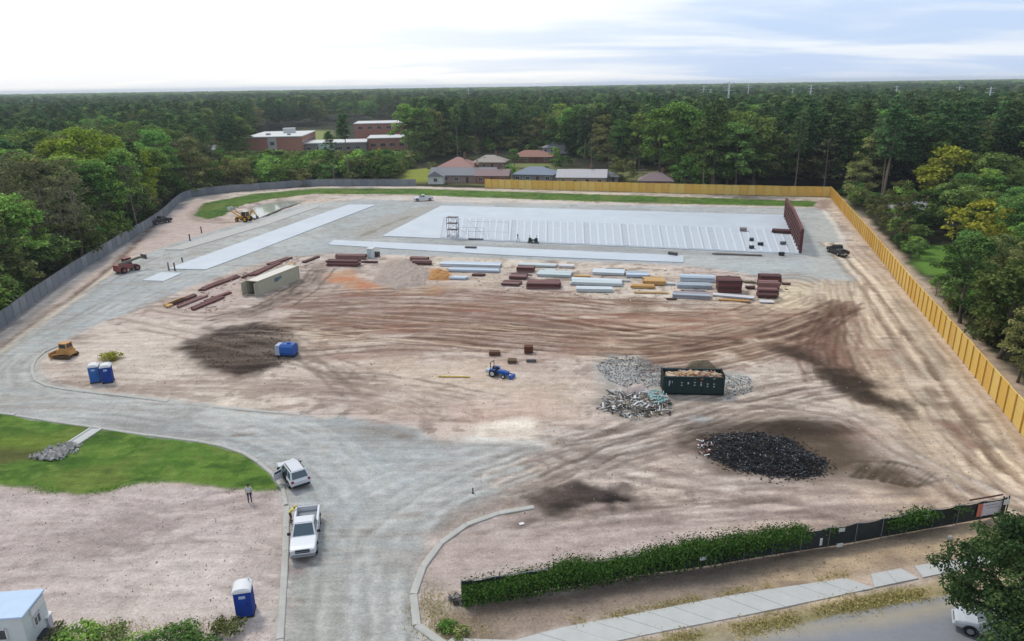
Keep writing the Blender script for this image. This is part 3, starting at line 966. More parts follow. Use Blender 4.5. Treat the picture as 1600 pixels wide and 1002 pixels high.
tag(plate('pavement_apron', [(690, 1012), (705, 998), (800, 1001), (885, 1024), (870, 1040), (690, 1040)], .05, WALK), 'concrete apron joining the entrance kerb to the pavement', 'pavement', kind='thing')

# drain on the lawn
fl = thing('drain_flume', 'pale concrete drain channel crossing the green lawn', 'drain')
mb = MB()
a, b_ = np.array(P(150, 671)[:2]), np.array(P(110, 697)[:2])
dn = (b_ - a) / np.linalg.norm(b_ - a)
nr = np.array([-dn[1], dn[0]])
for (o0, o1, z) in ((-.75, -.5, .16), (-.5, .5, .09), (.5, .75, .16)):
    mb.prism([tuple(a + nr * o0), tuple(b_ + nr * o0), tuple(b_ + nr * o1), tuple(a + nr * o1)], -.2, z)
mb.build('channel', WALK, fl)
GREYROCK = mat('grey rock', (168, 166, 160), rough=.9, var=.22, scale=3)


def rock_cloud(name, m_, spots, parent=None):
    """loose stones: irregular lumps in one heap"""
    mb = MB()
    base = [(1, 0, 0), (-1, 0, 0), (0, 1, 0), (0, -1, 0), (0, 0, 1), (0, 0, -1)]
    fcs = [(0, 2, 4), (2, 1, 4), (1, 3, 4), (3, 0, 4), (2, 0, 5), (1, 2, 5), (3, 1, 5), (0, 3, 5)]
    for (x, y, z, s) in spots:
        rot = Matrix.Rotation(random.uniform(0, 6.28), 3, 'Z') @ Matrix.Rotation(random.uniform(0, 3), 3, 'X')
        k = [random.uniform(.6, 1.2) for _ in range(6)]
        mi = random.randrange(len(m_)) if isinstance(m_, list) else 0
        mb.add([tuple(Vector((x, y, z)) + rot @ (Vector(v_) * s * k[i])) for i, v_ in enumerate(base)], fcs, mi)
    return mb.build(name, m_, parent, recalc=False)


sp = []
for i in range(420):
    u = random.random()
    c = np.array(P(112 - 42 * u, 696 + 24 * u)[:2]) + nr * random.gauss(0, .5 + .35 * u)
    sp.append((c[0], c[1], .1 + random.uniform(-.05, .2), random.uniform(.12, .3)))
tag(rock_cloud('riprap', [GREYROCK, mat('light rock', (196, 192, 184), var=.2)], sp), 'grey riprap stones at the foot of the lawn drain', 'stones', kind='stuff')

# pond behind the loader
pw = plate('pond_water', [(383, 336), (400, 321.5), (448, 313.5), (470, 315.5), (440, 324.5), (402, 341)], -.10, mat('pond water', (196, 196, 186), rough=.06, var=.05, spec=.9), z0=-.4)
pw['kind'] = 'structure'

# ------------------------------------------------------------------ fences
PINE = [mat('new pine %d' % k, srgb(*c, k=1.22), rough=.75, var=.10, scale=1.2, stretch=(1, 1, .25)) for k, c in enumerate(((244, 204, 108), (240, 196, 96), (247, 210, 120), (236, 192, 100)))]
PINEPOST = mat('pine post', (236, 188, 96), var=.1)


def wood_panel(L, h, m_, seed):
    rr = random.Random(seed)
    mb = MB()
    nb_ = 16
    w = L / nb_
    for i in range(nb_):
        t_ = h - .12 + rr.uniform(-.03, .03)
        off = .012 if i % 2 else -.012
        mb.box((-L / 2 + w * (i + .5), off, .05 + t_ / 2), (w - .012, .022, t_))
    for z in (.5, h * .55, h - .35):
        mb.box((0, .055, z), (L - .02, .05, .10))
    mb.box((0, 0, h - .03), (L, .10, .045))
    return mb.mesh('fence_panel', m_, recalc=False)


def wood_fence(label, line, h, bay=2.44):
    pts = resample(line, bay)
    root = thing('wooden_fence', label, 'fence')
    L = bay
    post = MB().box((0, 0, h / 2), (.12, .12, h + .1)).mesh('fence_post', PINEPOST)
    meshes = [wood_panel(L, h, PINE[k % 4], k) for k in range(8)]
    for i, (a, b) in enumerate(zip(pts[:-1], pts[1:])):
        ang = math.atan2(b[1] - a[1], b[0] - a[0])
        d = math.hypot(b[0] - a[0], b[1] - a[1])
        o = link('panel', meshes[random.randrange(8)], root, ((a[0] + b[0]) / 2, (a[1] + b[1]) / 2, random.uniform(-.05, .05)), ang)
        o.scale = (d / L, 1, 1)
        # posts stand on the yard side of the boards
        link('post', post, root, (a[0] + math.sin(ang) * .10, a[1] - math.cos(ang) * .10, -.03), ang)
    return root


wood_fence('yellow timber fence running across the far end of the site in front of the houses', BACK_FENCE, 3.1)
wood_fence('yellow timber fence running down the right side of the site along the woods', RIGHT_FENCE, 3.2)

SCREEN = [mat('grey screen %d' % k, c, rough=.8, var=.14, scale=.7, stretch=(1, 1, .5)) for k, c in enumerate(((148, 151, 155), (138, 142, 147), (156, 158, 161)))]
STEEL = mat('galvanised steel', (150, 153, 155), rough=.45, metal=.3)


def screen_fence(label, line, h, bay, mats_, name='mesh_fence', sag=.06, zoff=0):
    pts = resample(line, bay)
    root = thing(name, label, 'fence')
    post = MB().tube((0, 0, -.1), (0, 0, h + .08), .035, n=6).mesh('fence_post', STEEL)
    pm = []
    for k in range(5):
        rr = random.Random(k)
        mb = MB()
        nx, nz = 7, 3
        vs, fs = [], []
        for side in (0, 1):
            for j in range(nz + 1):
                for i in range(nx + 1):
                    u = i / nx
                    vs.append(((u - .5) * bay, (.012 if side else -.012) + .09 * math.sin(math.pi * u) * math.sin(math.pi * j / nz) * (1 if k % 2 else -.7), .06 + (h - .08) * j / nz - (sag * math.sin(math.pi * u) if j == nz else 0)))
        st_ = (nx + 1) * (nz + 1)
        for j in range(nz):
            for i in range(nx):
                q = j * (nx + 1) + i
                fs.append((q, q + 1, q + nx + 2, q + nx + 1))
                fs.append((st_ + q, st_ + q + nx + 1, st_ + q + nx + 2, st_ + q + 1))
        mb.add(vs, fs)
        pm.append(mb.mesh('screen_panel', mats_[k % len(mats_)], recalc=False, smooth=True))
    rail = MB()
    for i, (a, b) in enumerate(zip(pts[:-1], pts[1:])):
        ang = math.atan2(b[1] - a[1], b[0] - a[0])
        d = math.hypot(b[0] - a[0], b[1] - a[1])
        o = link('screen_panel', random.choice(pm), root, ((a[0] + b[0]) / 2, (a[1] + b[1]) / 2, zoff), ang)
        o.scale = (d / bay, 1, 1)
        link('post', post, root, (a[0] + math.sin(ang) * .06, a[1] - math.cos(ang) * .06, zoff))
        rail.tube((a[0], a[1], h + zoff), (b[0], b[1], h + zoff), .025, n=5)
    rail.build('top_rail', STEEL, root)
    return root


screen_fence('grey screened mesh fence curving along the left woods and the far left corner', smooth_line(LEFT_FENCE, 5), 2.45, 3.0, SCREEN)
HEDGE = W2([(722, 941), (800, 930), (900, 915), (1000, 899), (1100, 886), (1200, 869), (1300, 854), (1400, 836), (1500, 818), (1568, 806)])
DARKS = [mat('black screen %d' % k, c, rough=.8, var=.25, scale=1.4) for k, c in enumerate(((52, 58, 58), (44, 52, 50), (60, 64, 66)))]
screen_fence('low dark screened fence overgrown with creeper along the street verge', smooth_line(HEDGE, 5), 1.75, 2.4, DARKS, name='screened_fence', sag=.12)
# ------------------------------------------------------------------ trees
LK = 1.75


def leaf_mat(name, dark, mid, light, rnd=.25):
    M = bpy.data.materials.new(name)
    M.use_nodes = True
    t = M.node_tree
    t.nodes.clear()
    o = N(t, 'ShaderNodeOutputMaterial')
    at = N(t, 'ShaderNodeAttribute', attribute_name='tone')
    oi = N(t, 'ShaderNodeObjectInfo')
    rp = N(t, 'ShaderNodeValToRGB')
    rp.color_ramp.elements[0].color = srgb(*dark, k=LK)
    rp.color_ramp.elements[0].position = .1
    rp.color_ramp.elements[1].color = srgb(*light, k=LK)
    rp.color_ramp.elements[1].position = .95
    e = rp.color_ramp.elements.new(.5)
    e.color = srgb(*mid, k=LK)
    t.links.new(at.outputs['Fac'], rp.inputs[0])
    # each tree keeps its own hue and lightness
    hs = N(t, 'ShaderNodeHueSaturation')
    mr = N(t, 'ShaderNodeMapRange')
    mr.inputs['To Min'].default_value = .5 - .050 * rnd * 4
    mr.inputs['To Max'].default_value = .5 + .006 * rnd * 4
    t.links.new(oi.outputs['Random'], mr.inputs[0])
    t.links.new(mr.outputs[0], hs.inputs['Hue'])
    m2 = N(t, 'ShaderNodeMath', operation='MULTIPLY')
    m2.inputs[1].default_value = 7.31
    f2 = N(t, 'ShaderNodeMath', operation='FRACT')
    t.links.new(oi.outputs['Random'], m2.inputs[0]); t.links.new(m2.outputs[0], f2.inputs[0])
    mv = N(t, 'ShaderNodeMapRange')
    mv.inputs['To Min'].default_value = 1 - 1.5 * rnd
    mv.inputs['To Max'].default_value = 1 + 1.7 * rnd
    t.links.new(f2.outputs[0], mv.inputs[0]); t.links.new(mv.outputs[0], hs.inputs['Value'])
    t.links.new(rp.outputs[0], hs.inputs['Color'])
    d = N(t, 'ShaderNodeBsdfDiffuse')
    tr = N(t, 'ShaderNodeBsdfTranslucent')
    ms_ = N(t, 'ShaderNodeMixShader')
    ms_.inputs[0].default_value = .3
    t.links.new(hs.outputs[0], d.inputs[0]); t.links.new(hs.outputs[0], tr.inputs[0])
    t.links.new(d.outputs[0], ms_.inputs[1]); t.links.new(tr.outputs[0], ms_.inputs[2])
    t.links.new(ms_.outputs[0], o.inputs[0])
    return M


LM = dict(
    oak=leaf_mat('oak leaves', (52, 76, 42), (80, 110, 56), (114, 146, 78)),
    green=leaf_mat('green leaves', (58, 92, 46), (92, 132, 60), (132, 168, 82)),
    pine=leaf_mat('pine needles', (44, 68, 46), (70, 100, 60), (104, 134, 80)),
    lime=leaf_mat('lime leaves', (86, 106, 34), (122, 142, 46), (158, 172, 68), .06),
    ochre=leaf_mat('ochre leaves', (98, 106, 36), (138, 140, 48), (168, 164, 70), .06),
    brown=leaf_mat('thin leaves', (68, 74, 52), (92, 98, 66), (120, 124, 88), .15),
    olive=leaf_mat('olive leaves', (70, 84, 50), (104, 114, 66), (136, 144, 90)),
    vine=leaf_mat('creeper leaves', (34, 60, 26), (56, 90, 38), (86, 124, 58), .1),
)
BARK = mat('bark', (118, 106, 92), rough=.95, var=.2, scale=2, bump=.4)
PBARK = mat('pine bark', (150, 134, 116), rough=.95, var=.18, scale=2, bump=.4)


def leaves(c, nrm, size, tone, m_, name, asp=.62):
    """many leaf-sized faces at points c facing nrm"""
    n = len(c)
    nrm = nrm / (np.linalg.norm(nrm, axis=1)[:, None] + 1e-9)
    r = RNG.normal(size=(n, 3))
    u = np.cross(nrm, r)
    u /= np.linalg.norm(u, axis=1)[:, None] + 1e-9
    v = np.cross(nrm, u)
    s = size[:, None]
    bend = nrm * s * RNG.uniform(-.35, .35, (n, 1))
    vs = np.stack([c + u * s + bend, c + v * s * asp, c - u * s + bend * .6, c - v * s * asp], 1).reshape(-1, 3)
    me = bpy.data.meshes.new(name)
    me.vertices.add(4 * n); me.vertices.foreach_set('co', vs.astype(np.float32).ravel())
    me.loops.add(4 * n); me.loops.foreach_set('vertex_index', np.arange(4 * n, dtype=np.int32))
    me.polygons.add(n); me.polygons.foreach_set('loop_start', np.arange(0, 4 * n, 4, dtype=np.int32))
    me.update(calc_edges=True)
    a = me.attributes.new('tone', 'FLOAT', 'FACE')
    a.data.foreach_set('value', np.clip(tone, 0, 1).astype(np.float32))
    me.materials.append(m_)
    return me


def clumps(cent, rad, per, size, flat=.75, up=.75):
    """leaf points on the shells of many round sprays"""
    C_, N_, S_, T_ = [], [], [], []
    for (c, r) in zip(cent, rad):
        k = max(6, int(per * r * r))
        d = RNG.normal(size=(k, 3))
        d /= np.linalg.norm(d, axis=1)[:, None]
        d[:, 2] = np.where(d[:, 2] < -.35, -d[:, 2] * .6, d[:, 2])
        rr = r * RNG.uniform(.55, 1.08, k)
        p = d * rr[:, None]
        p[:, 2] *= flat
        C_.append(p + c)
        nn = d + np.array([0, 0, up]) + RNG.normal(size=(k, 3)) * .45
        N_.append(nn)
        S_.append(size * RNG.uniform(.6, 1.35, k))
        T_.append(np.clip(RNG.normal(.46, .20, k) + RNG.normal(0, .12), 0, 1))
    return np.concatenate(C_), np.concatenate(N_), np.concatenate(S_), np.concatenate(T_)


def crown_round(seed, w, h0, h1, nclump, per, size, m_, name='crown', thin=1.0, rmul=1.0):
    """broad crown: sprays over a lumpy envelope; unit tree keeps true metres"""
    rr = np.random.default_rng(seed)
    cent, rad = [], []
    H = h1 - h0
    for i in range(nclump):
        th = rr.uniform(0, 2 * math.pi)
        v = rr.uniform(0, 1) ** .8
        prof = math.sin(math.pi * min(.97, .12 + .80 * v) ** .8) ** .65      # width at this level
        lump = 1 + .28 * math.sin(3 * th + seed) + .15 * math.sin(5 * th + 2.1 * seed + 4 * v)
        rad_ = w / 2 * prof * lump * rr.uniform(.55, 1.0)
        cent.append((rad_ * math.cos(th), rad_ * math.sin(th), h0 + H * v * .92))
        rad.append(rr.uniform(.11, .21) * w * rmul)
    c, n_, s, t_ = clumps(np.array(cent), np.array(rad), per * thin, size)
    return leaves(c, n_, s, t_, m_, name)


def crown_pine(seed, w, h0, h1, m_, name='crown', per=26, size=.34):
    rr = np.random.default_rng(seed)
    cent, rad = [], []
    z = h0
    while z < h1:
        u = (z - h0) / (h1 - h0)
        reach = w / 2 * (math.sin(math.pi * min(1, .18 + .80 * u)) ** .7) * rr.uniform(.7, 1.1)
        nb_ = int(rr.integers(3, 6))
        t0 = rr.uniform(0, 6.28)
        for k in range(nb_):
            th = t0 + k * 6.28 / nb_ + rr.uniform(-.3, .3)
            L = reach * rr.uniform(.55, 1.15)
            for q in (.55, .95):
                cent.append((L * q * math.cos(th), L * q * math.sin(th), z + L * q * .18 + rr.uniform(-.3, .3)))
                rad.append(rr.uniform(.75, 1.25) * (1.1 if q > .6 else .85))
        z += rr.uniform(.7, 1.3)
    cent.append((0, 0, h1)); rad.append(1.1)
    c, n_, s, t_ = clumps(np.array(cent), np.array(rad), per, size, flat=.6, up=.9)
    return leaves(c, n_, s, t_, m_, name)


def trunk_mesh(seed, h, r, limbs, h_limb, reach, m_, name='trunk', lean=.3):
    rr = random.Random(seed)
    mb = MB()
    pts = [Vector((0, 0, -.3))]
    k = 7
    for i in range(1, k + 1):
        u = i / k
        pts.append(Vector((lean * math.sin(u * 2 + seed), lean * math.cos(u * 2.4 + seed) - lean, h * u)))
    for i in range(k):
        r0, r1 = r * (1 - .85 * i / k) * (1.35 if i == 0 else 1), r * (1 - .85 * (i + 1) / k)
        mb.tube(pts[i], pts[i + 1], r0, r1, n=7, cap=False)
    for i in range(limbs):
        u = rr.uniform(h_limb, .95)
        j = min(k - 1, int(u * k))
        b = pts[j].lerp(pts[j + 1], u * k - j)
        th = rr.uniform(0, 6.28)
        L = reach * rr.uniform(.5, 1) * (1.1 - .5 * u)
        mid = b + Vector((math.cos(th) * L * .5, math.sin(th) * L * .5, L * .25))
        e = b + Vector((math.cos(th) * L, math.sin(th) * L, L * .55))
        rl = r * .35 * (1 - .6 * u)
        mb.tube(b, mid, rl, rl * .7, n=5, cap=False)
        mb.tube(mid, e, rl * .7, rl * .25, n=5, cap=False)
    return mb.mesh(name, m_, smooth=True, recalc=False)


# kinds: crown meshes with trunks, all about 20 m tall (pines 26 m); scaled when placed
KIND = {}


def kind(key, h, crowns, trunks):
    KIND[key] = (h, crowns, trunks)


kind('oak', 20, [crown_round(s, 12, 5, 20, 46, 30, .36, LM['oak']) for s in (1, 2, 3)], [trunk_mesh(s, 17, .38, 9, .3, 5, BARK) for s in (1, 2, 3)])
kind('green', 20, [crown_round(s, 10.5, 5, 20, 40, 32, .34, LM['green']) for s in (4, 5, 6)], [trunk_mesh(s, 17, .32, 9, .3, 4.5, BARK) for s in (4, 5, 6)])
kind('pine', 26, [crown_pine(s, 8.2, 13, 25.5, LM['pine']) for s in (7, 8, 9)] + [crown_pine(10, 7, 17, 25.5, LM['pine'])], [trunk_mesh(s, 25.5, .34, 12, .5, 3.6, PBARK, lean=.5) for s in (7, 8, 9, 10)])
kind('lime', 20, [crown_round(s, 12, 5, 20, 44, 30, .36, LM['lime']) for s in (11, 12)], [trunk_mesh(s, 17, .36, 9, .3, 5, BARK) for s in (11, 12)])
kind('ochre', 12, [crown_round(s, 9, 2.5, 12, 36, 34, .30, LM['ochre']) for s in (13, 14)], [trunk_mesh(s, 10, .24, 8, .25, 3.5, BARK) for s in (13, 14)])
kind('brown', 20, [crown_round(s, 9, 5, 20, 34, 16, .28, LM['brown'], thin=.8, rmul=.9) for s in (15, 16)], [trunk_mesh(s, 19, .26, 22, .25, 4.5, PBARK) for s in (15, 16)])
kind('olive', 20, [crown_round(s, 10, 4, 20, 40, 28, .34, LM['olive']) for s in (17, 18)], [trunk_mesh(s, 17, .3, 9, .3, 4.5, BARK) for s in (17, 18)])
kind('bush', 7, [crown_round(s, 8, .2, 7, 34, 34, .28, LM[k]) for s, k in ((19, 'oak'), (20, 'green'), (21, 'olive'))], [trunk_mesh(s, 5.5, .16, 6, .1, 2.5, BARK) for s in (19, 20, 21)])

# where trees stand: jittered grid over the land outside the fence, minus yards and school
SITE_X = np.array(SITE)
NOGO = [W2([(622, 298), (632, 262), (690, 242), (800, 236), (880, 240), (950, 258), (1050, 262), (1064, 306), (760, 302)]),       # the houses
        W2([(385, 246), (400, 205), (520, 195), (640, 190), (650, 232), (560, 246)]),       # school ground
        W2([(1428, 430), (1432, 380), (1532, 379), (1566, 402), (1560, 448), (1470, 452)]),           # lawn
        W2([(1375, 352), (1385, 322), (1450, 318), (1462, 348)]),
        W2([(300, 250), (320, 224), (352, 226), (345, 252)])]


def shade(x, y):
    d = sdist(np.array([x]), np.array([y]), SITE)[0]
    return d


def photo_x(x, y):
    d = np.array([x, y, 0.0]) - _C
    return 800 + FPX * (d @ _R) / (d @ _F)


def photo_y(x, y):
    d = np.array([x, y, 0.0]) - _C
    return 501 - FPX * (d @ _U) / (d @ _F)


cand = []
rt = random.Random(5)


def scatter(y0, y1, s, margin=0.86):
    y = y0
    while y < y1:
        xm = (y + 12) * margin + 15
        x = -xm
        while x < xm:
            cand.append((x + rt.uniform(-.45, .45) * s, y + rt.uniform(-.45, .45) * s))
            x += s
        y += s * .9


scatter(40, 380, 6.6)
scatter(380, 700, 9.5)
scatter(700, 1500, 17)
scatter(1500, 4200, 40)
cx_, cy_ = np.array([c[0] for c in cand]), np.array([c[1] for c in cand])
ds = sdist(cx_, cy_, SITE)
ok = ds > 4.6
right = (cx_ > 40) & (cy_ < 260)
rf = seg_dist(cx_, cy_, RIGHT_FENCE)
ok &= ~(right & (rf < 8.0))
ok &= ~((cy_ < 62) & (np.abs(cx_) < 75))
ok &= ~((cx_ < 0) & (cy_ < 75))
ok &= ~((cx_ > 0) & (cy_ < 58))
for z in NOGO:
    ok &= ~inside(cx_, cy_, z)
sch = W2([(330, 300), (330, 262), (385, 246), (650, 232), (650, 290), (500, 292)])
in_sch = inside(cx_, cy_, sch)
prox = inside(cx_, cy_, W2([(600, 292), (600, 262), (1070, 262), (1070, 300)]))
edge = resample(offset_line(resample(smooth_line(LEFT_FENCE[1:9], 5), 2.0), 6.2), 3.0) + resample(offset_line(resample(RIGHT_FENCE[:5], 2.0), 6.6), 3.0) + resample(offset_line(resample(RIGHT_FENCE[:5], 2.0), 9.5), 3.6)
TREES = []   # x, y, kind, variant, height
for i in np.where(ok)[0]:
    x, y = float(cx_[i]), float(cy_[i])
    d = math.hypot(x, y)
    f1 = float(vnoise(np.array([x / 26 + 50]), np.array([y / 26 + 9]))[0])
    r = rt.random()
    if y > 1500:
        k, h = rt.choice(('oak', 'pine', 'green', 'oak')), rt.uniform(20, 27)
    elif in_sch[i]:
        k = rt.choice(('bush', 'bush', 'olive', 'oak', 'green'))
        bpy_ = photo_y(x, y)
        h = min(rt.uniform(5, 11), max(2.2, (bpy_ - 237) * (y + 12) / 1110))
        if h < 3:
            k = 'bush'
    elif x < 0 and y < 270 and ds[i] < 75:
        k = 'green' if f1 > .58 else 'brown' if f1 < .34 else rt.choice(('oak', 'olive', 'green', 'pine'))
        h = rt.uniform(13, 18) if y < 140 else rt.uniform(16, 22)
    elif x > 0 and y < 200 and ds[i] < 60:
        k = 'olive' if f1 < .4 else rt.choice(('oak', 'oak', 'green', 'bush'))
        h = rt.uniform(9, 13) if k != 'bush' else rt.uniform(4, 7)
        if ds[i] > 30:
            h *= 1.25
    else:
        k = 'pine' if f1 > .40 and r < .75 else rt.choice(('oak', 'green', 'oak', 'brown', 'olive'))
        h = rt.uniform(21, 28) if k == 'pine' else rt.uniform(17, 25)
        if y > 420:
            h *= .95
        if x < -60 and y < 420 and y > 250:
            h *= .85
    TREES.append([x, y, k, None, h])
for (x, y) in edge:
    dS = float(sdist(np.array([x]), np.array([y]), SITE)[0])
    if dS > 2.5 and rt.random() < .8 and not any(inside(np.array([x]), np.array([y]), z)[0] for z in NOGO):
        rb = x > 0
        TREES.append([x + rt.uniform(-.8, .8), y + rt.uniform(-.8, .8), rt.choice(('bush', 'bush', 'bush', 'olive')), None, rt.uniform(3, 5.5) if rb else rt.uniform(4, 8.5)])
UNDER = []
yv = 262.0
while yv < 470:
    xv = -(yv + 12) * .85
    while xv < (yv + 12) * .85:
        UNDER.append((xv + rt.uniform(-3, 3), yv + rt.uniform(-3, 3)))
        xv += 7.5
    yv += 7.5
ux, uy = np.array([u[0] for u in UNDER]), np.array([u[1] for u in UNDER])
uk = sdist(ux, uy, SITE) > 6
for z in NOGO + [sch]:
    uk &= ~inside(ux, uy, z)
for i in np.where(uk)[0]:
    TREES.append([float(ux[i]), float(uy[i]), rt.choice(('bush', 'bush', 'bush', 'oak')), None, rt.uniform(3.5, 8)])
# trees one can pick out in the photograph (base px, kind, height)
LANDMARK = [
    (150, 352, 'lime', 25, 'tall yellow green tree standing out bright among the darker left woods'),
    (110, 344, 'lime', 22, 'yellow green tree just left of the brightest crown in the left woods'),
    (190, 340, 'lime', 22.5, 'yellow green tree just right of the brightest crown in the left woods'),
    (228, 332, 'lime', 18, 'smaller yellow green tree at the far end of the bright left clump'),
    (28, 440, 'green', 17, 'light green tree low by the grey fence at the left edge'),
    (1520, 412, 'ochre', 12.5, 'ochre autumn tree beside the small lawn in the right woods'),
    (1470, 330, 'ochre', 17, 'tall olive yellow tree behind the ochre tree in the right woods'),
    (1060, 284, 'green', 28, 'tall bright green tree behind the far fence, left of the bare tall trunk'),
    (1030, 286, 'green', 26, 'bright green tree leaning over the last house roof behind the far fence'),
    (1118, 292, 'pine', 29, 'tall pine with long bare trunk rising behind the far yellow fence'),
    (1150, 288, 'green', 25, 'bright green tree directly right of the bare pine trunk'),
    (1075, 291, 'bush', 11, 'round dark green bush right behind the far yellow fence'),
    (1110, 291, 'bush', 9.5, 'smaller round bush at the foot of the bare pine trunk'),
    (543, 288, 'pine', 25, 'lone tall thin pine standing in front of the school'),
    (520, 288, 'pine', 19, 'shorter thin pine next to the lone pine before the school'),
    (605, 280, 'oak', 12, 'broad dark tree at the far fence corner beside the yard grass'),
    (640, 246, 'green', 26, 'bright green tall tree just right of the white school roof'),
    (660, 250, 'oak', 25, 'dark tall tree behind the open yard grass'),
    (950, 274, 'brown', 13, 'bare greyish tree among the houses behind the far fence'),
    (925, 262, 'brown', 15, 'taller bare grey tree behind the low white roofed house'),
    (975, 284, 'bush', 8, 'dark bush between the white roofed house and the brown house'),
    (880, 268, 'bush', 6.5, 'round green bush behind the white roofed house'),
    (852, 277, 'bush', 4.2, 'small dark green shrub by the blue grey roofed house'),
    (715, 246, 'pine', 25, 'tall dark pine right behind the salmon roofed house'),
    (1180, 290, 'pine', 25, 'tall dark pine right of the bright green group behind the fence'),
    (1240, 300, 'pine', 25, 'thin trunked pine behind the far end of the yellow fence'),
    (796, 276, 'bush', 4.5, 'small dark bush between the brick house end and the blue grey roofed house'),
    (803, 262, 'oak', 8, 'dark green tree between the tan roofed and orange roofed houses'),
    (868, 262, 'green', 8.5, 'bright green tree just right of the orange roofed house'),
    (676, 268, 'bush', 4, 'small bush at the white gable end of the grey roofed house'),
    (962, 283, 'olive', 9, 'olive tree behind the dark grey roofed shed'),
    (990, 276, 'brown', 12, 'bare thin tree left of the purple brown roofed house'),
    (1046, 290, 'oak', 9, 'dark tree hugging the purple brown roofed house'),
    (745, 270, 'brown', 11, 'bare thin tree between the salmon roofed and tan roofed houses'),
    (1400, 368, 'olive', 13, 'grey green tree between the small houses and the right fence'),
    (1336, 326, 'olive', 14, 'dark grey green tree behind the corner of the yellow fences'),
    (1462, 462, 'green', 4, 'low bright bush at the near side of the small lawn'),
    (1500, 505, 'oak', 13, 'broad dark tree by the raw strip beyond the right fence'),
    (1560, 560, 'oak', 13, 'broad dark tree nearest the camera in the right woods'),
    (1590, 598, 'olive', 10, 'olive tree leaning at the right edge of the photo'),
    (340, 290, 'brown', 18, 'thin leafed tree with pale trunk at the fence bend'),
    (270, 300, 'brown', 17, 'pale stemmed tree at the near side of the fence bend'),
    (215, 360, 'brown', 17, 'pale stemmed tree in front of the left yellow green clump'),
]
LM_T = []
for (px, py, k, h, lb) in LANDMARK:
    q = P(px, py)
    LM_T.append([q[0], q[1], k, None, h, lb])
lmx = np.array([t_[:2] for t_ in LM_T])
TREES = [t_ for t_ in TREES if np.min(np.hypot(lmx[:, 0] - t_[0], lmx[:, 1] - t_[1])) > 4.5]

KNAME = dict(oak='dark_tree', green='green_tree', pine='pine_tree', lime='lime_tree', ochre='ochre_tree', brown='thin_tree', olive='olive_tree', bush='bush')
KLAB = dict(oak='dark green tree', green='fresh green tree', pine='dark pine', lime='lime tree', ochre='ochre tree', brown='thin brownish tree', olive='olive tree', bush='low bush')


def place(tr, label, group=None):
    x, y, k, v_, h = tr[:5]
    H, cr_, tk = KIND[k]
    i = rt.randrange(len(cr_))
    o = thing(KNAME[k], label, 'bush' if k == 'bush' else 'tree', (x, y, gz(x, y) if y < 320 else 0), rt.uniform(0, 6.28), group)
    s = h / H
    w = s * rt.uniform(.9, 1.15) if k != 'pine' else s * rt.uniform(.85, 1.1)
    o.scale = (w, w, s)
    c = link('crown', cr_[i], o)
    link('trunk', tk[i], o)
    return o, c


for tr in LM_T:
    place(tr, tr[5])


BACKPH = ((250, 'at the far left of the back woods'), (390, 'left of the school beyond the fence bend'), (480, 'by the brick school wing'), (545, 'by the lone pine before the school'), (640, 'before the long school roof'), (690, 'behind the open yard grass'),
          (745, 'behind the salmon roofed house'), (800, 'behind the tan roofed house'), (870, 'behind the orange roofed house'), (950, 'behind the white roofed house'), (1010, 'behind the bare grey trees'), (1100, 'by the bright green group'),
          (1180, 'by the bare pine trunk'), (1260, 'behind the right end of the far fence'), (1345, 'behind the corner of the yellow fences'), (1430, 'just beyond the yellow fence corner'), (1520, 'behind the ochre trees'), (9999, 'at the right edge of the back woods'))


def region(x, y):
    dd = abs(float(sdist(np.array([x]), np.array([y]), SITE)[0]))
    row = 'edge of the' if dd < 11 else 'second row of the' if dd < 19 else 'deep in the'
    if y < 262 and x < 0:
        a = 'beside the near grey fence' if y < 120 else 'by the red lift' if y < 150 else 'by the lime clump' if y < 200 else 'by the fence bend'
        return row + ' left woods ' + a
    if x > 40 and y < 215:
        a = 'by the camera' if y < 95 else 'by the small lawn' if y < 150 else 'by the small grey houses'
        return row + ' right woods ' + a
    px = photo_x(x, y)
    ph = next(p_ for lim, p_ in BACKPH if px < lim)
    return ph + (', front row' if dd < 22 else '' if dd < 60 else ', farther back' if dd < 95 else ', deep inside')


ORD = ['first', 'second', 'third', 'fourth', 'fifth', 'sixth', 'seventh', 'eighth', 'ninth', 'tenth', 'eleventh', 'twelfth', 'thirteenth', 'fourteenth', 'fifteenth', 'sixteenth', 'seventeenth', 'eighteenth', 'nineteenth', 'twentieth'] + ['twenty ' + w_ for w_ in ('first', 'second', 'third', 'fourth', 'fifth', 'sixth', 'seventh', 'eighth', 'ninth')]
# the 300 that show largest stand as trees of their own
def in_front(x, y):
    return y < 300


def shows(t_):
    x, y, k, v_, h = t_[:5]
    d = math.hypot(x, y)
    vis = 1.0
    dd = abs(float(sdist(np.array([x]), np.array([y]), SITE)[0]))
    if y < 270:
        vis = 1.0 if dd < 14 else .55 if dd < 30 else .28
    if abs(x) > (y + 12) * .76:
        vis *= .15
    return (max(h, 7) if y < 235 else h if h > 9 or in_front(x, y) else h * .4) / d * vis


TREES.sort(key=shows, reverse=True)
NI = 300 - len(LM_T)
fam = {}
for tr in TREES[:NI]:
    fam.setdefault((tr[2], region(tr[0], tr[1])), []).append(tr)
for (k, rg), trs in fam.items():
    trs.sort(key=lambda t_: photo_x(t_[0], t_[1]))
    grp = KLAB[k].replace('tree', 'trees').replace('pine', 'pines') + ' ' + rg
    for i, tr in enumerate(trs):
        lb = KLAB[k] + ' ' + rg + ('' if len(trs) == 1 else ', %s from left' % ORD[min(i, 28)])
        place(tr, lb, grp if len(trs) > 1 else None)

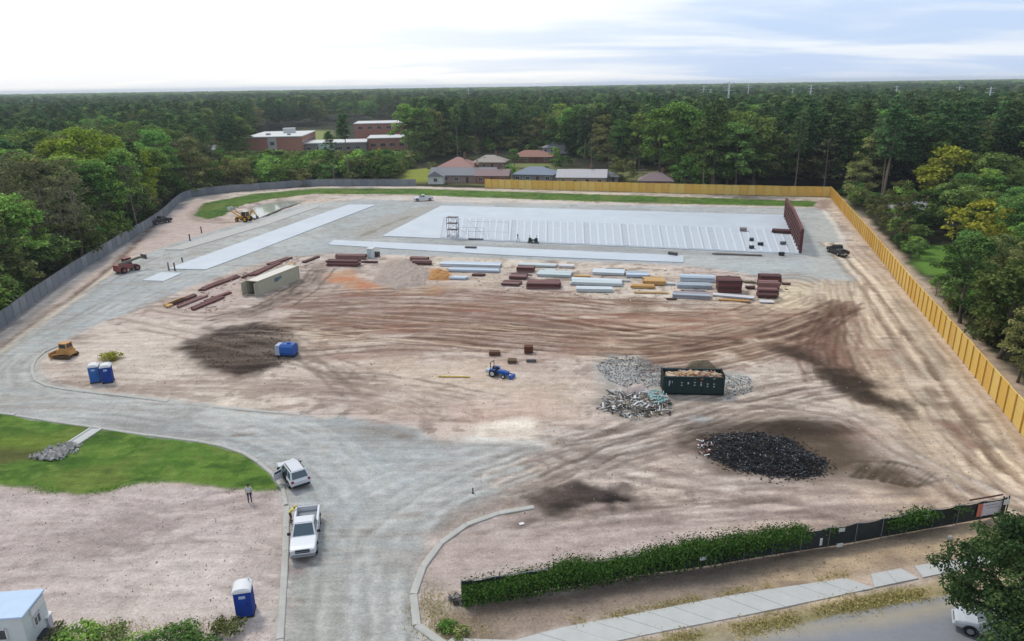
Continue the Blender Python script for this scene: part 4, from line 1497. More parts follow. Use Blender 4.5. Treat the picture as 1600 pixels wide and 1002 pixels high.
# the rest of the forest: one mass, points that carry crowns of the trees above
rest = TREES[NI:]
nt_keys = ['oak', 'green', 'pine', 'brown', 'olive', 'bush']
protos = {}
for o in list(COL.objects):
    if o.name.split('.')[0] == 'crown' and o.parent:
        for k in nt_keys:
            if o.data in KIND[k][1]:
                protos.setdefault((k, KIND[k][1].index(o.data)), o)


def forest_mass(name, label, key):
    pts = [t_ for t_ in rest if t_[2] == key]
    if not pts:
        return
    pr = [protos[q] for q in sorted(protos) if q[0] == key]
    me = bpy.data.meshes.new(name)
    nP = len(pts)
    me.vertices.add(nP)
    me.vertices.foreach_set('co', np.array([(t_[0], t_[1], 0) for t_ in pts], np.float32).ravel())
    sc = []
    for t_ in pts:
        s = t_[4] / KIND[key][0]
        w = s * rt.uniform(.95, 1.25) * (1.0 if t_[1] < 700 else 1.3 if t_[1] < 1500 else 2.6)
        sc.append((w, w, s))
    a = me.attributes.new('siz', 'FLOAT_VECTOR', 'POINT'); a.data.foreach_set('vector', np.array(sc, np.float32).ravel())
    a = me.attributes.new('turn', 'FLOAT', 'POINT'); a.data.foreach_set('value', np.array([rt.uniform(0, 6.28) for _ in pts], np.float32))
    a = me.attributes.new('pick', 'INT', 'POINT'); a.data.foreach_set('value', np.array([rt.randrange(len(pr)) for _ in pts], np.int32))
    o = link(name, me)
    tag(o, label, None, None, 'stuff')
    g = bpy.data.node_groups.new(name, 'GeometryNodeTree')
    g.interface.new_socket('Geometry', in_out='INPUT', socket_type='NodeSocketGeometry')
    g.interface.new_socket('Geometry', in_out='OUTPUT', socket_type='NodeSocketGeometry')
    gi_ = g.nodes.new('NodeGroupInput'); go = g.nodes.new('NodeGroupOutput')
    join = g.nodes.new('GeometryNodeJoinGeometry')
    at_p = g.nodes.new('GeometryNodeInputNamedAttribute'); at_p.data_type = 'INT'; at_p.inputs[0].default_value = 'pick'
    at_s = g.nodes.new('GeometryNodeInputNamedAttribute'); at_s.data_type = 'FLOAT_VECTOR'; at_s.inputs[0].default_value = 'siz'
    at_t = g.nodes.new('GeometryNodeInputNamedAttribute'); at_t.data_type = 'FLOAT'; at_t.inputs[0].default_value = 'turn'
    cb = g.nodes.new('ShaderNodeCombineXYZ')
    g.links.new(at_t.outputs[0], cb.inputs[2])
    for i, p_ in enumerate(pr):
        oi = g.nodes.new('GeometryNodeObjectInfo')
        oi.transform_space = 'ORIGINAL'
        oi.inputs['Object'].default_value = p_
        oi.inputs['As Instance'].default_value = True
        cmp_ = g.nodes.new('FunctionNodeCompare'); cmp_.data_type = 'INT'; cmp_.operation = 'EQUAL'
        ia = [s_ for s_ in cmp_.inputs if s_.type == 'INT']
        g.links.new(at_p.outputs[0], ia[0]); ia[1].default_value = i
        io = g.nodes.new('GeometryNodeInstanceOnPoints')
        g.links.new(gi_.outputs[0], io.inputs['Points'])
        g.links.new(cmp_.outputs[0], io.inputs['Selection'])
        g.links.new(oi.outputs['Geometry'], io.inputs['Instance'])
        g.links.new(cb.outputs[0], io.inputs['Rotation'])
        g.links.new(at_s.outputs[0], io.inputs['Scale'])
        g.links.new(io.outputs[0], join.inputs[0])
    g.links.new(join.outputs[0], go.inputs[0])
    md = o.modifiers.new('forest', 'NODES')
    md.node_group = g
    return o


for k, lb in (('oak', 'dark green broadleaf woods filling the land beyond the site'), ('green', 'fresh green trees scattered through the far woods'), ('pine', 'dark pine woods stretching to the horizon'),
              ('brown', 'thin brownish trees among the far woods'), ('olive', 'dull olive trees among the far woods'), ('bush', 'low bushes growing under and between the woods')):
    forest_mass('forest', lb, k)

# creeper over the dark screen fence, in two thick runs
hl = smooth_line(HEDGE, 8)
hl = resample(hl, .5)


def creeper(label, u0, u1, per, hmin, hmax, wd, seed):
    rr = np.random.default_rng(seed)
    c, nn, s, t_ = [], [], [], []
    i0, i1 = int(u0 * (len(hl) - 1)), int(u1 * (len(hl) - 1))
    for i in range(i0, i1):
        a, b = hl[i], hl[i + 1]
        dxy = np.array([b[0] - a[0], b[1] - a[1]]); dxy /= np.linalg.norm(dxy)
        nr_ = np.array([-dxy[1], dxy[0]])
        f = float(fbm(np.array([i * .5]), np.array([seed * 3.1]), 3.5, 3, 3)[0])
        top = hmin + (hmax - hmin) * min(1, max(0, (f - .25) * 2))
        ends = min(1, ((i - i0 + 1) / 4) if u0 > 0 else 1, (i1 - i) / 4)
        low = max(0, 1 - (i - i0) / 45) if u0 == 0 else 0
        n_ = int(per * (.6 + f + .5 * low) * ends)
        al = rr.uniform(0, .5, n_); ac = rr.normal(0, wd, n_)
        zz_ = top * (1 - np.abs(rr.normal(0, .30 + .25 * low, n_)))
        zz_ = np.clip(zz_, .1, None)
        ac = ac * (.6 + .5 * zz_ / top) - .12 * (low > .3)
        c.append(np.stack([a[0] + dxy[0] * al + nr_[0] * ac, a[1] + dxy[1] * al + nr_[1] * ac, zz_], 1))
        nv_ = np.stack([nr_[0] * ac * 2, nr_[1] * ac * 2, .6 + zz_ * .2], 1) + rr.normal(0, .5, (n_, 3))
        nn.append(nv_); s.append(rr.uniform(.045, .10, n_)); t_.append(np.clip(rr.normal(.5, .22, n_), 0, 1))
    me = leaves(np.concatenate(c), np.concatenate(nn), np.concatenate(s), np.concatenate(t_), LM['vine'], 'foliage', asp=.8)
    r_ = thing('creeper', label, 'hedge')
    link('foliage', me, r_)
    mb = MB()
    for i in range(i0 + 1, i1 - 1, 3):
        x, y = hl[i]
        mb.tube((x, y, 0), (x + rr.uniform(-.3, .3), y + rr.uniform(-.3, .3), hmin * .8), .03, .015, n=5)
    mb.build('stem', BARK, r_)
    return r_


creeper('thick bright green creeper smothering the left half of the dark fence', 0.0, .60, 420, 1.5, 2.45, .42, 1)
creeper('dark green creeper patch on the right part of the dark fence', .745, .865, 300, 1.4, 2.1, .35, 2)
creeper('small creeper tuft near the banner end of the dark fence', .885, .93, 110, 1.1, 1.9, .25, 3)
creeper('sparse creeper sprig above the middle of the dark fence', .625, .66, 100, 1.3, 2.1, .2, 4)

# grass tufts: ragged borders of lawn and verge, dry weeds by the street
LM['turf'] = leaf_mat('turf blades', (70, 108, 34), (98, 140, 48), (126, 160, 66), .05)
LM['dry'] = leaf_mat('dry weeds', (118, 116, 62), (156, 146, 88), (190, 178, 124), .05)


def tufts(name, label, line, n_, wid, m_, s0, s1, hh):
    q = np.array(resample(line, .3))
    i = RNG.integers(0, len(q), n_)
    keep = fbm(q[i, 0] + 3, q[i, 1], 2.4, 3, 21) > .46
    i = i[keep]
    c = np.stack([q[i, 0] + RNG.normal(0, wid, len(i)), q[i, 1] + RNG.normal(0, wid, len(i)), RNG.uniform(.02, hh, len(i))], 1)
    nn = RNG.normal(0, 1, (len(i), 3)); nn[:, 2] = np.abs(nn[:, 2]) * .8
    o = link(name, leaves(c, nn, RNG.uniform(s0, s1, len(i)), np.clip(RNG.normal(.5, .25, len(i)), 0, 1), m_, name, asp=.35))
    return tag(o, label, None, None, 'stuff')


tufts('grass', 'ragged tufts along the lower border of the green lawn', W2([(-120, 752), (0, 757), (70, 766), (120, 770), (170, 766), (200, 757), (235, 753), (300, 757), (360, 761), (400, 769), (437, 764)]), 3600, .35, LM['turf'], .05, .11, .05)
tufts('grass', 'ragged tufts along the far grass verge', W2([(325, 343), (345, 338), (375, 321), (420, 311), (490, 303), (640, 304), (760, 309), (1000, 317), (1270, 323)]), 5000, .5, LM['turf'], .12, .28, .2)
tufts('weeds', 'dry olive weeds along the edge of the street', W2([(960, 1012), (1080, 996), (1180, 980), (1300, 952), (1400, 933), (1480, 921)]), 5000, .42, LM['dry'], .05, .14, .12)
tufts('weeds', 'thin dry weeds along the upper edge of the pavement', W2([(900, 974), (1000, 953), (1150, 925), (1322, 899)]), 2600, .25, LM['dry'], .04, .1, .1)
tufts('weeds', 'dry weeds on the soil island inside the right entrance kerb', W2([(672, 930), (668, 955), (690, 985), (740, 990)]), 2200, .9, LM['dry'], .04, .1, .1)
tufts('weeds', 'dry weeds around the bushes by the trailer', W2([(80, 985), (160, 985), (260, 990), (340, 985), (400, 990)]), 1800, .6, LM['dry'], .04, .11, .12)

# live oak by the street, close to the camera
rr = np.random.default_rng(77)
ox, oy = P(1684, 1092)[:2]
oak = thing('live_oak', 'big dark live oak overhanging the street at the lower right corner', 'tree', (ox, oy, 0))
oc, orad = [], []
for i in range(330):
    th = rr.uniform(0, 6.28); ph = math.acos(rr.uniform(-.6, 1))
    lump = 1 + .2 * math.sin(3 * th + 1) + .13 * math.sin(7 * th + 2 * ph)
    q = np.array([math.sin(ph) * math.cos(th) * 6.4, math.sin(ph) * math.sin(th) * 6.0, math.cos(ph) * 4.6]) * lump * rr.uniform(.6, 1.02)
    oc.append(q + np.array([0, 0, 5.9])); orad.append(rr.uniform(.55, 1.15))
c, n_, s, t_ = clumps(np.array(oc), np.array(orad), 420, .115)
LM['live'] = leaf_mat('live oak leaves', (40, 58, 36), (66, 88, 50), (108, 128, 76), .1)
link('crown', leaves(c, n_, s, t_, LM['live'], 'crown', asp=.5), oak)
link('trunk', trunk_mesh(31, 8.5, .48, 16, .28, 5.5, BARK), oak)

# scrub in the lower left corner and other single plants
def scrub(px, py, w, h, key, label, seed, name='shrub'):
    q = G(px, py)
    o = thing(name, label, 'bush', q, random.uniform(0, 6))
    link('foliage', crown_round(seed, w, .05, h, 26, 150, .11, LM[key], name='foliage', rmul=1.1), o)
    link('stem', trunk_mesh(seed, h * .8, .05, 6, .1, w * .35, BARK, name='stem'), o)


scrub(122, 1014, 3.4, 1.5, 'green', 'rounded green bush beside the white trailer', 41)
scrub(165, 1020, 3.0, 1.2, 'olive', 'olive brown bush between the two green lower left bushes', 42)
scrub(208, 1026, 3.2, 1.1, 'green', 'low green bush at the bottom edge left of the blue toilet', 43)
scrub(265, 1018, 3.6, 1.1, 'oak', 'dark green bush at the bottom edge, in line with the blue toilet', 44)
scrub(304, 1016, 2.6, 1.0, 'oak', 'small dark bush at the bottom edge nearest the blue toilet', 45)
scrub(358, 990, 2.2, .9, 'olive', 'straggly olive weed in front of the blue toilet', 46)
scrub(90, 1000, 1.4, 1.3, 'brown', 'pale dry bush squeezed against the white trailer', 47)
scrub(698, 984, 1.3, .5, 'green', 'small green weed tuft inside the right entrance kerb', 48)
scrub(718, 990, 1.2, .5, 'olive', 'second weed tuft by the bottom edge of the right entrance kerb', 49)
scrub(172, 562, 2.4, .9, 'ochre', 'yellowish weed clump behind the pair of blue toilets', 50)
# ------------------------------------------------------------------ houses and school beyond the fence
WINFR = mat('white trim', (226, 226, 222), var=.05)
WINGL = glass_mat('window glass', (58, 66, 74))
DOORM = mat('door paint', (96, 70, 58), var=.1)
BRICK = mat('school brick', (190, 134, 114), var=.12, scale=2)
ROOFW = mat('white roof', (226, 226, 222), rough=.6, var=.07, scale=.2)


def window(parent, x, y, z, w, h, face, frame=WINFR):
    """face: 'y-' front, 'x+' right side, 'x-' left side; set into the wall with a proud frame"""
    mb = MB()
    t_ = .09
    if face == 'y-':
        bx = lambda cx, cz, dx_, dz_, d: mb.box((x + cx, y - .03, z + cz), (dx_, d, dz_))
        pane = ((x, y - .015, z), (w - .06, .04, h - .06))
    else:
        sgn = 1 if face == 'x+' else -1
        bx = lambda cx, cz, dx_, dz_, d: mb.box((x + sgn * .03, y + cx, z + cz), (d, dx_, dz_))
        pane = ((x + sgn * .015, y, z), (.04, w - .06, h - .06))
    bx(-w / 2, 0, t_, h + t_, .1); bx(w / 2, 0, t_, h + t_, .1)
    bx(0, h / 2, w, t_, .1); bx(0, -h / 2, w, t_, .1); bx(0, 0, .05, h, .07)
    f = mb.build('window', frame, parent)
    MB().box(*pane).build('pane', WINGL, f)


def house(label, q, w, d, h, rh, rz, wallc, roofc, hip=True, chimney=True, wing=None, gable_c=None, cat='house', nwin=4):
    o = thing('house', label, cat, (q[0], q[1], 0), rz)
    wm = mat('wall %s' % (wallc,), wallc, var=.1, scale=1.5)
    rm = mat('roof %s' % (roofc,), roofc, var=.12, scale=1.5, stretch=(1, 1, 3), rough=.85)
    MB().box((0, d / 2, h / 2), (w, d, h)).build('wall', wm, o)
    e = .5
    mb = MB()
    x0, x1, y0, y1 = -w / 2 - e, w / 2 + e, -e, d + e
    i = d / 2 + e if hip else 0.0
    ym = d / 2
    top = h + rh
    mb.add([(x0, y0, h), (x1, y0, h), (x1, y1, h), (x0, y1, h), (x0 + i, ym, top), (x1 - i, ym, top),
            (x0, y0, h - .18), (x1, y0, h - .18), (x1, y1, h - .18), (x0, y1, h - .18)],
           [(0, 1, 5, 4), (2, 3, 4, 5), (1, 2, 5), (3, 0, 4), (0, 6, 7, 1), (1, 7, 8, 2), (2, 8, 9, 3), (3, 9, 6, 0), (6, 9, 8, 7)])
    rf = mb.build('roof', rm, o)
    if chimney:
        MB().box((w * .18, d * .55, h + rh * .9), (.8, .7, rh * 1.0 + .8)).box((w * .18, d * .55, h + rh * 1.4 + .45), (.95, .85, .12)).build('chimney', mat('chimney brick', (140, 100, 86), var=.15), rf)
    if not hip and gable_c:
        gm_ = mat('gable %s' % (gable_c,), gable_c, var=.06)
        g = MB()
        for xx in (-w / 2, w / 2):
            s_ = -1 if xx < 0 else 1
            g.add([(xx + s_ * .02, 0, h), (xx + s_ * .02, d, h), (xx + s_ * .02, ym, top - .25)], [(0, 1, 2)])
        g.build('gable', gm_, o, recalc=False)
    for k in range(nwin):
        x = -w / 2 + w * (k + .5) / nwin
        if k == nwin // 2:
            dm = MB().box((x, -.03, 1.05), (.95, .08, 2.1)).build('door', DOORM, o)
            MB().box((x + .36, -.09, 1.0), (.06, .06, .14)).build('handle', WINFR, dm)
        else:
            window(o, x, 0, 1.5, 1.4, 1.15, 'y-')
    window(o, w / 2, d / 2, 1.5, 1.3, 1.1, 'x+')
    window(o, -w / 2, d / 2, 1.5, 1.3, 1.1, 'x-')
    if wing:
        ww, wd, wx = wing
        wg = MB().box((wx, -wd / 2 + .01, h / 2), (ww, wd, h))
        wg.build('wing', mat('gable %s' % (gable_c,), gable_c, var=.06) if gable_c else wm, o)
        g = MB()
        a, b, t_ = wx - ww / 2 - e, wx + ww / 2 + e, h + rh * .8
        g.add([(a, -wd - e, h), (b, -wd - e, h), (wx, -wd - e, t_), (a, d / 2, h), (b, d / 2, h), (wx, d / 2, t_)], [(0, 2, 5, 3), (1, 4, 5, 2), (0, 1, 2), (0, 3, 4, 1)])
        g.build('wing_roof', rm, rf)
        window(o, wx, -wd, 1.5, 1.4, 1.2, 'y-')
    return o


SIN = R(-14)
house('long low grey roofed house with white gable end, nearest the open yard', P(722, 286), 24, 9, 2.8, 2.4, R(-8), (176, 150, 142), (150, 150, 152), hip=False, gable_c=(236, 238, 226), wing=(5.5, 4, -9), nwin=6)
house('reddish brick house end with dull pink roof joined behind the fence end', P(768, 287), 12, 8, 2.8, 2.0, R(-8), (168, 118, 98), (160, 136, 132), hip=False, gable_c=(190, 150, 130), nwin=3)
house('house with a salmon pink hipped roof behind the grey roofed house', P(711, 272), 14, 13, 2.8, 3.4, R(-10), (170, 120, 100), (184, 142, 130))
house('house with pale tan hipped roof right of the salmon roofed house', P(763, 264), 14, 10, 2.8, 2.6, R(-10), (168, 142, 126), (184, 172, 160))
house('low house with orange brown roof below the dark pines', P(830, 255), 18, 10, 2.8, 2.6, R(-10), (126, 92, 76), (170, 126, 108))
house('low house with blue grey roof right behind the far yellow fence', P(832, 285), 15, 10, 2.8, 2.4, R(-16), (150, 150, 150), (146, 156, 168), chimney=False)
house('wide low house with white front roof panel behind the far yellow fence', P(908, 290), 17, 9, 2.8, 2.4, R(-10), (186, 170, 150), (210, 206, 204), hip=False, gable_c=(200, 196, 190))
house('small house with dull purple brown roof half hidden by trees near the fence', P(1024, 296), 11, 8, 2.8, 2.4, R(-12), (150, 122, 108), (150, 132, 130))
house('dark grey roofed shed between the white roofed house and the brown house', P(950, 287), 7, 6, 2.4, 1.6, R(-12), (140, 142, 140), (120, 122, 124), chimney=False, nwin=2, cat='shed')
house('small grey roofed house among the right woods behind the side fence', P(1412, 346), 12, 8, 2.7, 2.2, R(-70), (178, 160, 150), (150, 148, 148), nwin=3)
house('pale house glimpsed through the right woods behind the ochre trees', P(1470, 352), 12, 9, 2.8, 2.4, R(-60), (200, 196, 188), (172, 168, 164), nwin=3)
house('white house glimpsed through the trees left of the school', P(322, 244), 16, 9, 3.2, 2.6, R(10), (214, 214, 210), (190, 190, 190))
house('pale roofed house deep in the pines right of the orange roofed house', P(868, 240), 14, 9, 3, 2.2, R(-10), (196, 196, 192), (176, 178, 178), chimney=False)


def block(parent, x0, x1, y0, y1, h, m_, name='wall'):
    MB().box(((x0 + x1) / 2, (y0 + y1) / 2, h / 2), (x1 - x0, y1 - y0, h)).build(name, m_, parent)


sc_o = P(432, 243)
sch_ = thing('school', 'red brick school with flat white roofs beyond the trees', 'school', (sc_o[0], sc_o[1], 0), R(6))


def flat_roof(x0, x1, y0, y1, h, over=.4, m_=ROOFW):
    r_ = MB().box(((x0 + x1) / 2, (y0 + y1) / 2, h + .2), (x1 - x0 + 2 * over, y1 - y0 + 2 * over, .5)).build('roof', m_, sch_)
    return r_


block(sch_, -15, 14, 0, 48, 9.4, BRICK)
rA = flat_roof(-15, 14, 0, 48, 9.4)
MB().box((2.5, 30, 11), (6, 5, 2.6)).box((2.5, 30, 12.4), (6.4, 5.4, .25)).build('rooftop_unit', ROOFW, rA)
MB().box((-6, 14, 10.2), (2.2, 2, 1.1)).box((6, 9, 10.2), (1.6, 1.6, 1.0)).build('vent', mat('grey unit', (176, 178, 180)), rA)
PALE = mat('pale panel', (206, 200, 190), var=.06)
MB().box((-1.5, -.06, 4.9), (4.6, .3, 8.6)).build('entrance_bay', PALE, sch_)
for (z_) in (2.4, 6.2):
    window(sch_, -1.5, -.22, z_, 2.2, 1.8, 'y-')
for i in range(6):
    for z_ in (2.4, 6.2):
        window(sch_, 14, 4 + i * 7.5, z_, 3.6, 1.9, 'x+')
# low annex, mint box, long wing, rear block
block(sch_, 14.2, 47, 6, 30, 5.2, mat('annex wall', (146, 140, 134)), 'annex_wall'); flat_roof(14.6, 47, 6, 30, 5.2)
MB().box((26, 4.9, 2.4), (8.5, 2.1, 4.8)).build('entrance_porch', mat('mint panel', (184, 208, 200)), sch_)
for i in range(6):
    window(sch_, 16.5 + i * 5.2 if i != 2 else 33, 6, 2.6, 2.4, 1.6, 'y-')
block(sch_, 47.2, 96, 14, 40, 6.6, BRICK, 'wing_wall'); flat_roof(47.4, 96, 14, 40, 6.6)
for i in range(9):
    window(sch_, 50.5 + i * 5.2, 14, 3.2, 2.8, 1.8, 'y-')
block(sch_, 36, 66, 60, 92, 12.5, BRICK, 'hall_wall'); flat_roof(36, 66, 60, 92, 12.5)
for i in range(5):
    window(sch_, 39.5 + i * 5.8, 60, 10.2, 3.0, 1.6, 'y-')
block(sch_, 60, 120, 96, 120, 9, mat('far wing wall', (180, 176, 170)), 'far_wing_wall'); flat_roof(60, 120, 96, 120, 9)

# ------------------------------------------------------------------ poles and masts
GALV = mat('pale mast steel', (240, 242, 244), var=.05, rough=.5)
WOODP = mat('pole wood', (128, 116, 104), var=.15)


def mast(px, pyt, dist, wid, label, kind_='mono', arms=3, m_=GALV):
    d = _F + _R * (px - 800) / FPX - _U * (pyt - 501) / FPX
    k = dist / d[1]
    top = _C + d * k
    h = top[2]
    o = thing('power_mast' if kind_ != 'wood' else 'utility_pole', label, 'power pole', (top[0], top[1], 0), R(random.uniform(-20, 20)))
    MB().tube((0, 0, 0), (0, 0, h), wid, wid * .55, n=8).build('pole', m_, o)
    mb = MB()
    for i in range(arms):
        z = h - .8 - i * 2.4 * (1 if kind_ != 'wood' else .5)
        mb.beam((-wid * 3 - 1, 0, z), (wid * 3 + 1, 0, z), .25 * max(1, wid * 1.2), .25)
    mb.build('cross_arm', m_, o)
    ins = MB()
    for i in range(arms):
        z = h - .8 - i * 2.4 * (1 if kind_ != 'wood' else .5)
        for sx in (-1, 1):
            ins.tube((sx * (wid * 3 + .8), 0, z), (sx * (wid * 3 + .8), 0, z - .8 if kind_ != 'wood' else z + .3), .12, n=6)
    ins.build('insulator', mat('insulator', (150, 140, 134)), o)


mast(1140, 128, 520, .95, 'thickest white power mast standing right of the bright green trees')
mast(1100, 134, 640, .6, 'white power mast just left of the thickest mast')
mast(1111, 139, 700, .5, 'thin white power mast between the two tall masts')
mast(1170, 132, 760, .6, 'slim pale mast on the horizon right of the thickest mast')
mast(1268, 132, 620, .7, 'pale mast above the woods left of the double pole', )
mast(1239, 138, 760, .5, 'small pale mast near the horizon over the dark pines')
mast(1402, 134, 600, .6, 'pale power mast on the horizon above the right woods')
mast(1500, 135, 480, .6, 'tall pale power mast, second from the right edge')
mast(1549, 136, 440, .6, 'tall pale power mast nearest the right edge')
mast(732, 136, 700, .4, 'thin white mast above the woods behind the school')
mast(1287, 158, 420, .4, 'pale pole of the pair with a wide crossbar', arms=1)
mast(1297, 158, 424, .4, 'second pole of the pair with a wide crossbar', arms=1)
for (px, py, pt, lb) in ((1342, 306, 250, 'wooden utility pole with crossarm just beyond the yellow fence corner'), (1005, 292, 262, 'wooden utility pole behind the far fence left of the brown house')):
    q = P(px, py)
    mast(px, pt, q[1], .16, lb, 'wood', arms=2, m_=WOODP)
# ------------------------------------------------------------------ vehicles
WHITE = mat('white car paint', (236, 238, 240), rough=.3, var=.03, spec=.6)
SILV = mat('silver car paint', (206, 210, 214), rough=.3, var=.04, spec=.6)
BLACKP = mat('black car paint', (40, 40, 44), rough=.3, var=.05, spec=.6)
CGLASS = mat('car glass', (72, 90, 98), rough=.1, var=.08, spec=.8)
DGLASS = mat('dark car glass', (36, 42, 46), rough=.12, var=.08, spec=.8)
TYRE = mat('tyre', (44, 44, 44), rough=.9, var=.1)
RIM = mat('rim', (170, 172, 174), rough=.35, metal=.5, var=.05)
TRIM = mat('black trim', (52, 54, 56), rough=.6, var=.1)
LAMP = mat('head lamp', (226, 230, 232), rough=.15, var=.03, spec=.8)
TAIL = mat('tail lamp', (150, 40, 36), rough=.25, var=.05)
OPENSHADE = mat('dark interior', (34, 34, 36), rough=.9, var=.1)  # near-black paint for the shade seen through the open car door


def wheel(parent, x, y, r=.38, w=.26, tm=TYRE, rm=RIM):
    o = MB().tube((x - w / 2, y, r), (x + w / 2, y, r), r, n=18).build('wheel', tm, parent)
    s = 1 if x > 0 else -1
    MB().tube((x + s * (w / 2 - .02), y, r), (x + s * (w / 2 + .015), y, r), r * .62, r * .55, n=14).build('rim', rm, o)
    return o


def body_ring(y, hw, zb, zt):
    return [(-hw * .90, y, zb), (-hw, y, zb + .16), (-hw, y, zt - .14), (-hw * .92, y, zt), (hw * .92, y, zt), (hw, y, zt - .14), (hw, y, zb + .16), (hw * .90, y, zb)]


def frustum_panel(b4, t4, u0, u1, v0, v1, out):
    """a pane on the slanted side b4->t4 (two bottom, two top points), pushed outward"""
    B0_, B1_, T0_, T1_ = [Vector(p) for p in (b4[0], b4[1], t4[0], t4[1])]
    f = lambda u, v: (B0_.lerp(B1_, u)).lerp(T0_.lerp(T1_, u), v)
    nrm = (B1_ - B0_).cross(T0_ - B0_).normalized() * out
    a = [f(u0, v0), f(u1, v0), f(u1, v1), f(u0, v1)]
    return [p + nrm for p in a] + [p - nrm * 2 for p in a]


BOXF = [(0, 1, 2, 3), (7, 6, 5, 4), (0, 4, 5, 1), (1, 5, 6, 2), (2, 6, 7, 3), (3, 7, 4, 0)]


def car(name, label, loc, rz, kind_, paint, glass=CGLASS, open_door=False, group=None, cat=None):
    o = thing(name, label, cat or ('pickup truck' if kind_ == 'pickup' else 'car'), loc, rz, group)
    if kind_ == 'pickup':
        L0, L1, W_, belt, top = -2.95, 2.95, 1.0, 1.22, 1.90
        secs = [(-.55, 1.0, .45, 1.20), (1.25, 1.0, .45, 1.20), (1.45, 1.0, .45, 1.21), (2.45, .98, .45, 1.14), (2.80, .94, .48, 1.06), (2.95, .84, .52, .96)]
        gb = [(-.55, .94), (1.45, .92)]
        gt = [(-.38, .76), (.62, .74)]
        wy = (-1.95, 1.95)
        wr = .42
    else:
        L0, L1, W_, belt, top = -2.3, 2.3, .92, 1.0, 1.66
        secs = [(-2.32, .80, .48, .92), (-2.2, .90, .38, 1.0), (-1.2, .92, .32, 1.02), (.9, .92, .32, 1.02), (1.75, .90, .34, .95), (2.15, .85, .38, .84), (2.3, .74, .42, .74)]
        gb = [(-2.22, .86), (1.15, .85)]
        gt = [(-1.75, .70), (.25, .68)]
        wy = (-1.38, 1.40)
        wr = .35
    MB().loft([body_ring(*s_) for s_ in secs]).build('body', paint, o, smooth=False, bevel=.025)
    B = [(-gb[0][1], gb[0][0], belt - .02), (gb[0][1], gb[0][0], belt - .02), (gb[1][1], gb[1][0], belt - .02), (-gb[1][1], gb[1][0], belt - .02)]
    T = [(-gt[0][1], gt[0][0], top), (gt[0][1], gt[0][0], top), (gt[1][1], gt[1][0], top), (-gt[1][1], gt[1][0], top)]
    cab = MB()
    cab.add(B + T, [(0, 1, 5, 4), (1, 2, 6, 5), (2, 3, 7, 6), (3, 0, 4, 7), (4, 5, 6, 7)])
    cab.build('cab', paint, o, bevel=.03)
    rf = MB().box((0, (gt[0][0] + gt[1][0]) / 2, top + .015), (gt[0][1] * 2 - .12, gt[1][0] - gt[0][0] - .08, .05), taper=.94).build('roof', paint, o)
    if kind_ != 'pickup':
        rl = MB()
        for sx in (-1, 1):
            rl.beam((sx * .6, gt[0][0] + .1, top + .07), (sx * .6, gt[1][0] - .15, top + .07), .05, .06)
        rl.build('roof_rail', TRIM, rf)
    for nm, i, j, u0, u1, v0, v1 in (('windscreen', 2, 3, .06, .94, .08, .95), ('rear_window', 0, 1, .08, .92, .18, .92)):
        MB().add(frustum_panel((B[i], B[j]), (T[i], T[j]), u0, u1, v0, v1, .012), BOXF).build(nm, glass, o)
    for nm, i, j in (('side_window', 1, 2), ('side_window', 3, 0)):
        mb = MB()
        cuts = ((.06, .30), (.34, .62), (.66, .90)) if kind_ != 'pickup' else ((.08, .46), (.52, .84))
        if i == 3:
            cuts = [(1 - b_, 1 - a_) for a_, b_ in cuts]
        for (a_, b_) in cuts:
            mb.add(frustum_panel((B[i], B[j]), (T[i], T[j]), a_, b_, .12, .88, .012), BOXF)
        mb.build(nm, glass, o)
    for x in (-W_ + .12, W_ - .12):
        for y in wy:
            wheel(o, x, y, wr)
    arch = MB()
    for x in (-W_, W_):
        for y in wy:
            pts = [(y + (wr + .10) * math.cos(a), wr + (wr + .10) * math.sin(a)) for a in np.linspace(0, math.pi, 11)]
            pin = [(y + (wr + .02) * math.cos(a), wr + (wr + .02) * math.sin(a)) for a in np.linspace(0, math.pi, 11)]
            for k in range(10):
                x0_, x1_ = x - .03, x + .03
                q = [pts[k], pts[k + 1], pin[k + 1], pin[k]]
                arch.add([(x0_, p[0], p[1]) for p in q] + [(x1_, p[0], p[1]) for p in q], [(3, 2, 1, 0), (4, 5, 6, 7), (0, 1, 5, 4), (1, 2, 6, 5), (2, 3, 7, 6), (3, 0, 4, 7)])
    arch.build('wheel_arch', TRIM, o)
    for sx in (-1, 1):
        if kind_ == 'pickup':
            MB().box((sx * .72, 2.93, .95), (.34, .10, .22)).build('headlight', LAMP, o, bevel=.02)
            MB().box((sx * .88, -2.94, 1.0), (.16, .06, .42)).build('tail_light', TAIL, o)
            mp_ = ((sx * 1.12, 1.02, 1.30), (.26, .12, .24))
        else:
            MB().box((sx * .66, 2.22, .76), (.34, .16, .14)).build('headlight', LAMP, o, bevel=.02)
            MB().box((sx * .74, -2.27, .92), (.22, .10, .2)).build('tail_light', TAIL, o)
            mp_ = ((sx * 1.0, .78, 1.08), (.2, .1, .15))
        MB().box(*mp_).build('mirror', TRIM, o, bevel=.02)
        hd = MB()
        for y in ((.1, -.4) if kind_ == 'pickup' else (-.55, .45)):
            hd.box((sx * (W_ + .005), y, belt - .18), (.04, .2, .05))
        hd.build('door_handle', TRIM, o)
        sm_ = MB()
        for y in ((-.5, .45, 1.2) if kind_ == 'pickup' else (-1.0, .05, .98)):
            sm_.box((sx * (W_ - .002), y, .78), (.01, .015, .6))
        sm_.build('door_seam', TRIM, o)
    gy = 2.94 if kind_ == 'pickup' else 2.28
    gz_ = (.93, .26) if kind_ == 'pickup' else (.62, .16)
    gr = MB().box((0, gy, gz_[0]), (1.05 if kind_ == 'pickup' else .8, .08, gz_[1])).build('grille', TRIM, o)
    MB().box((0, gy + .05, gz_[0]), (.98 if kind_ == 'pickup' else .7, .03, .04)).build('chrome_bar', RIM, gr)
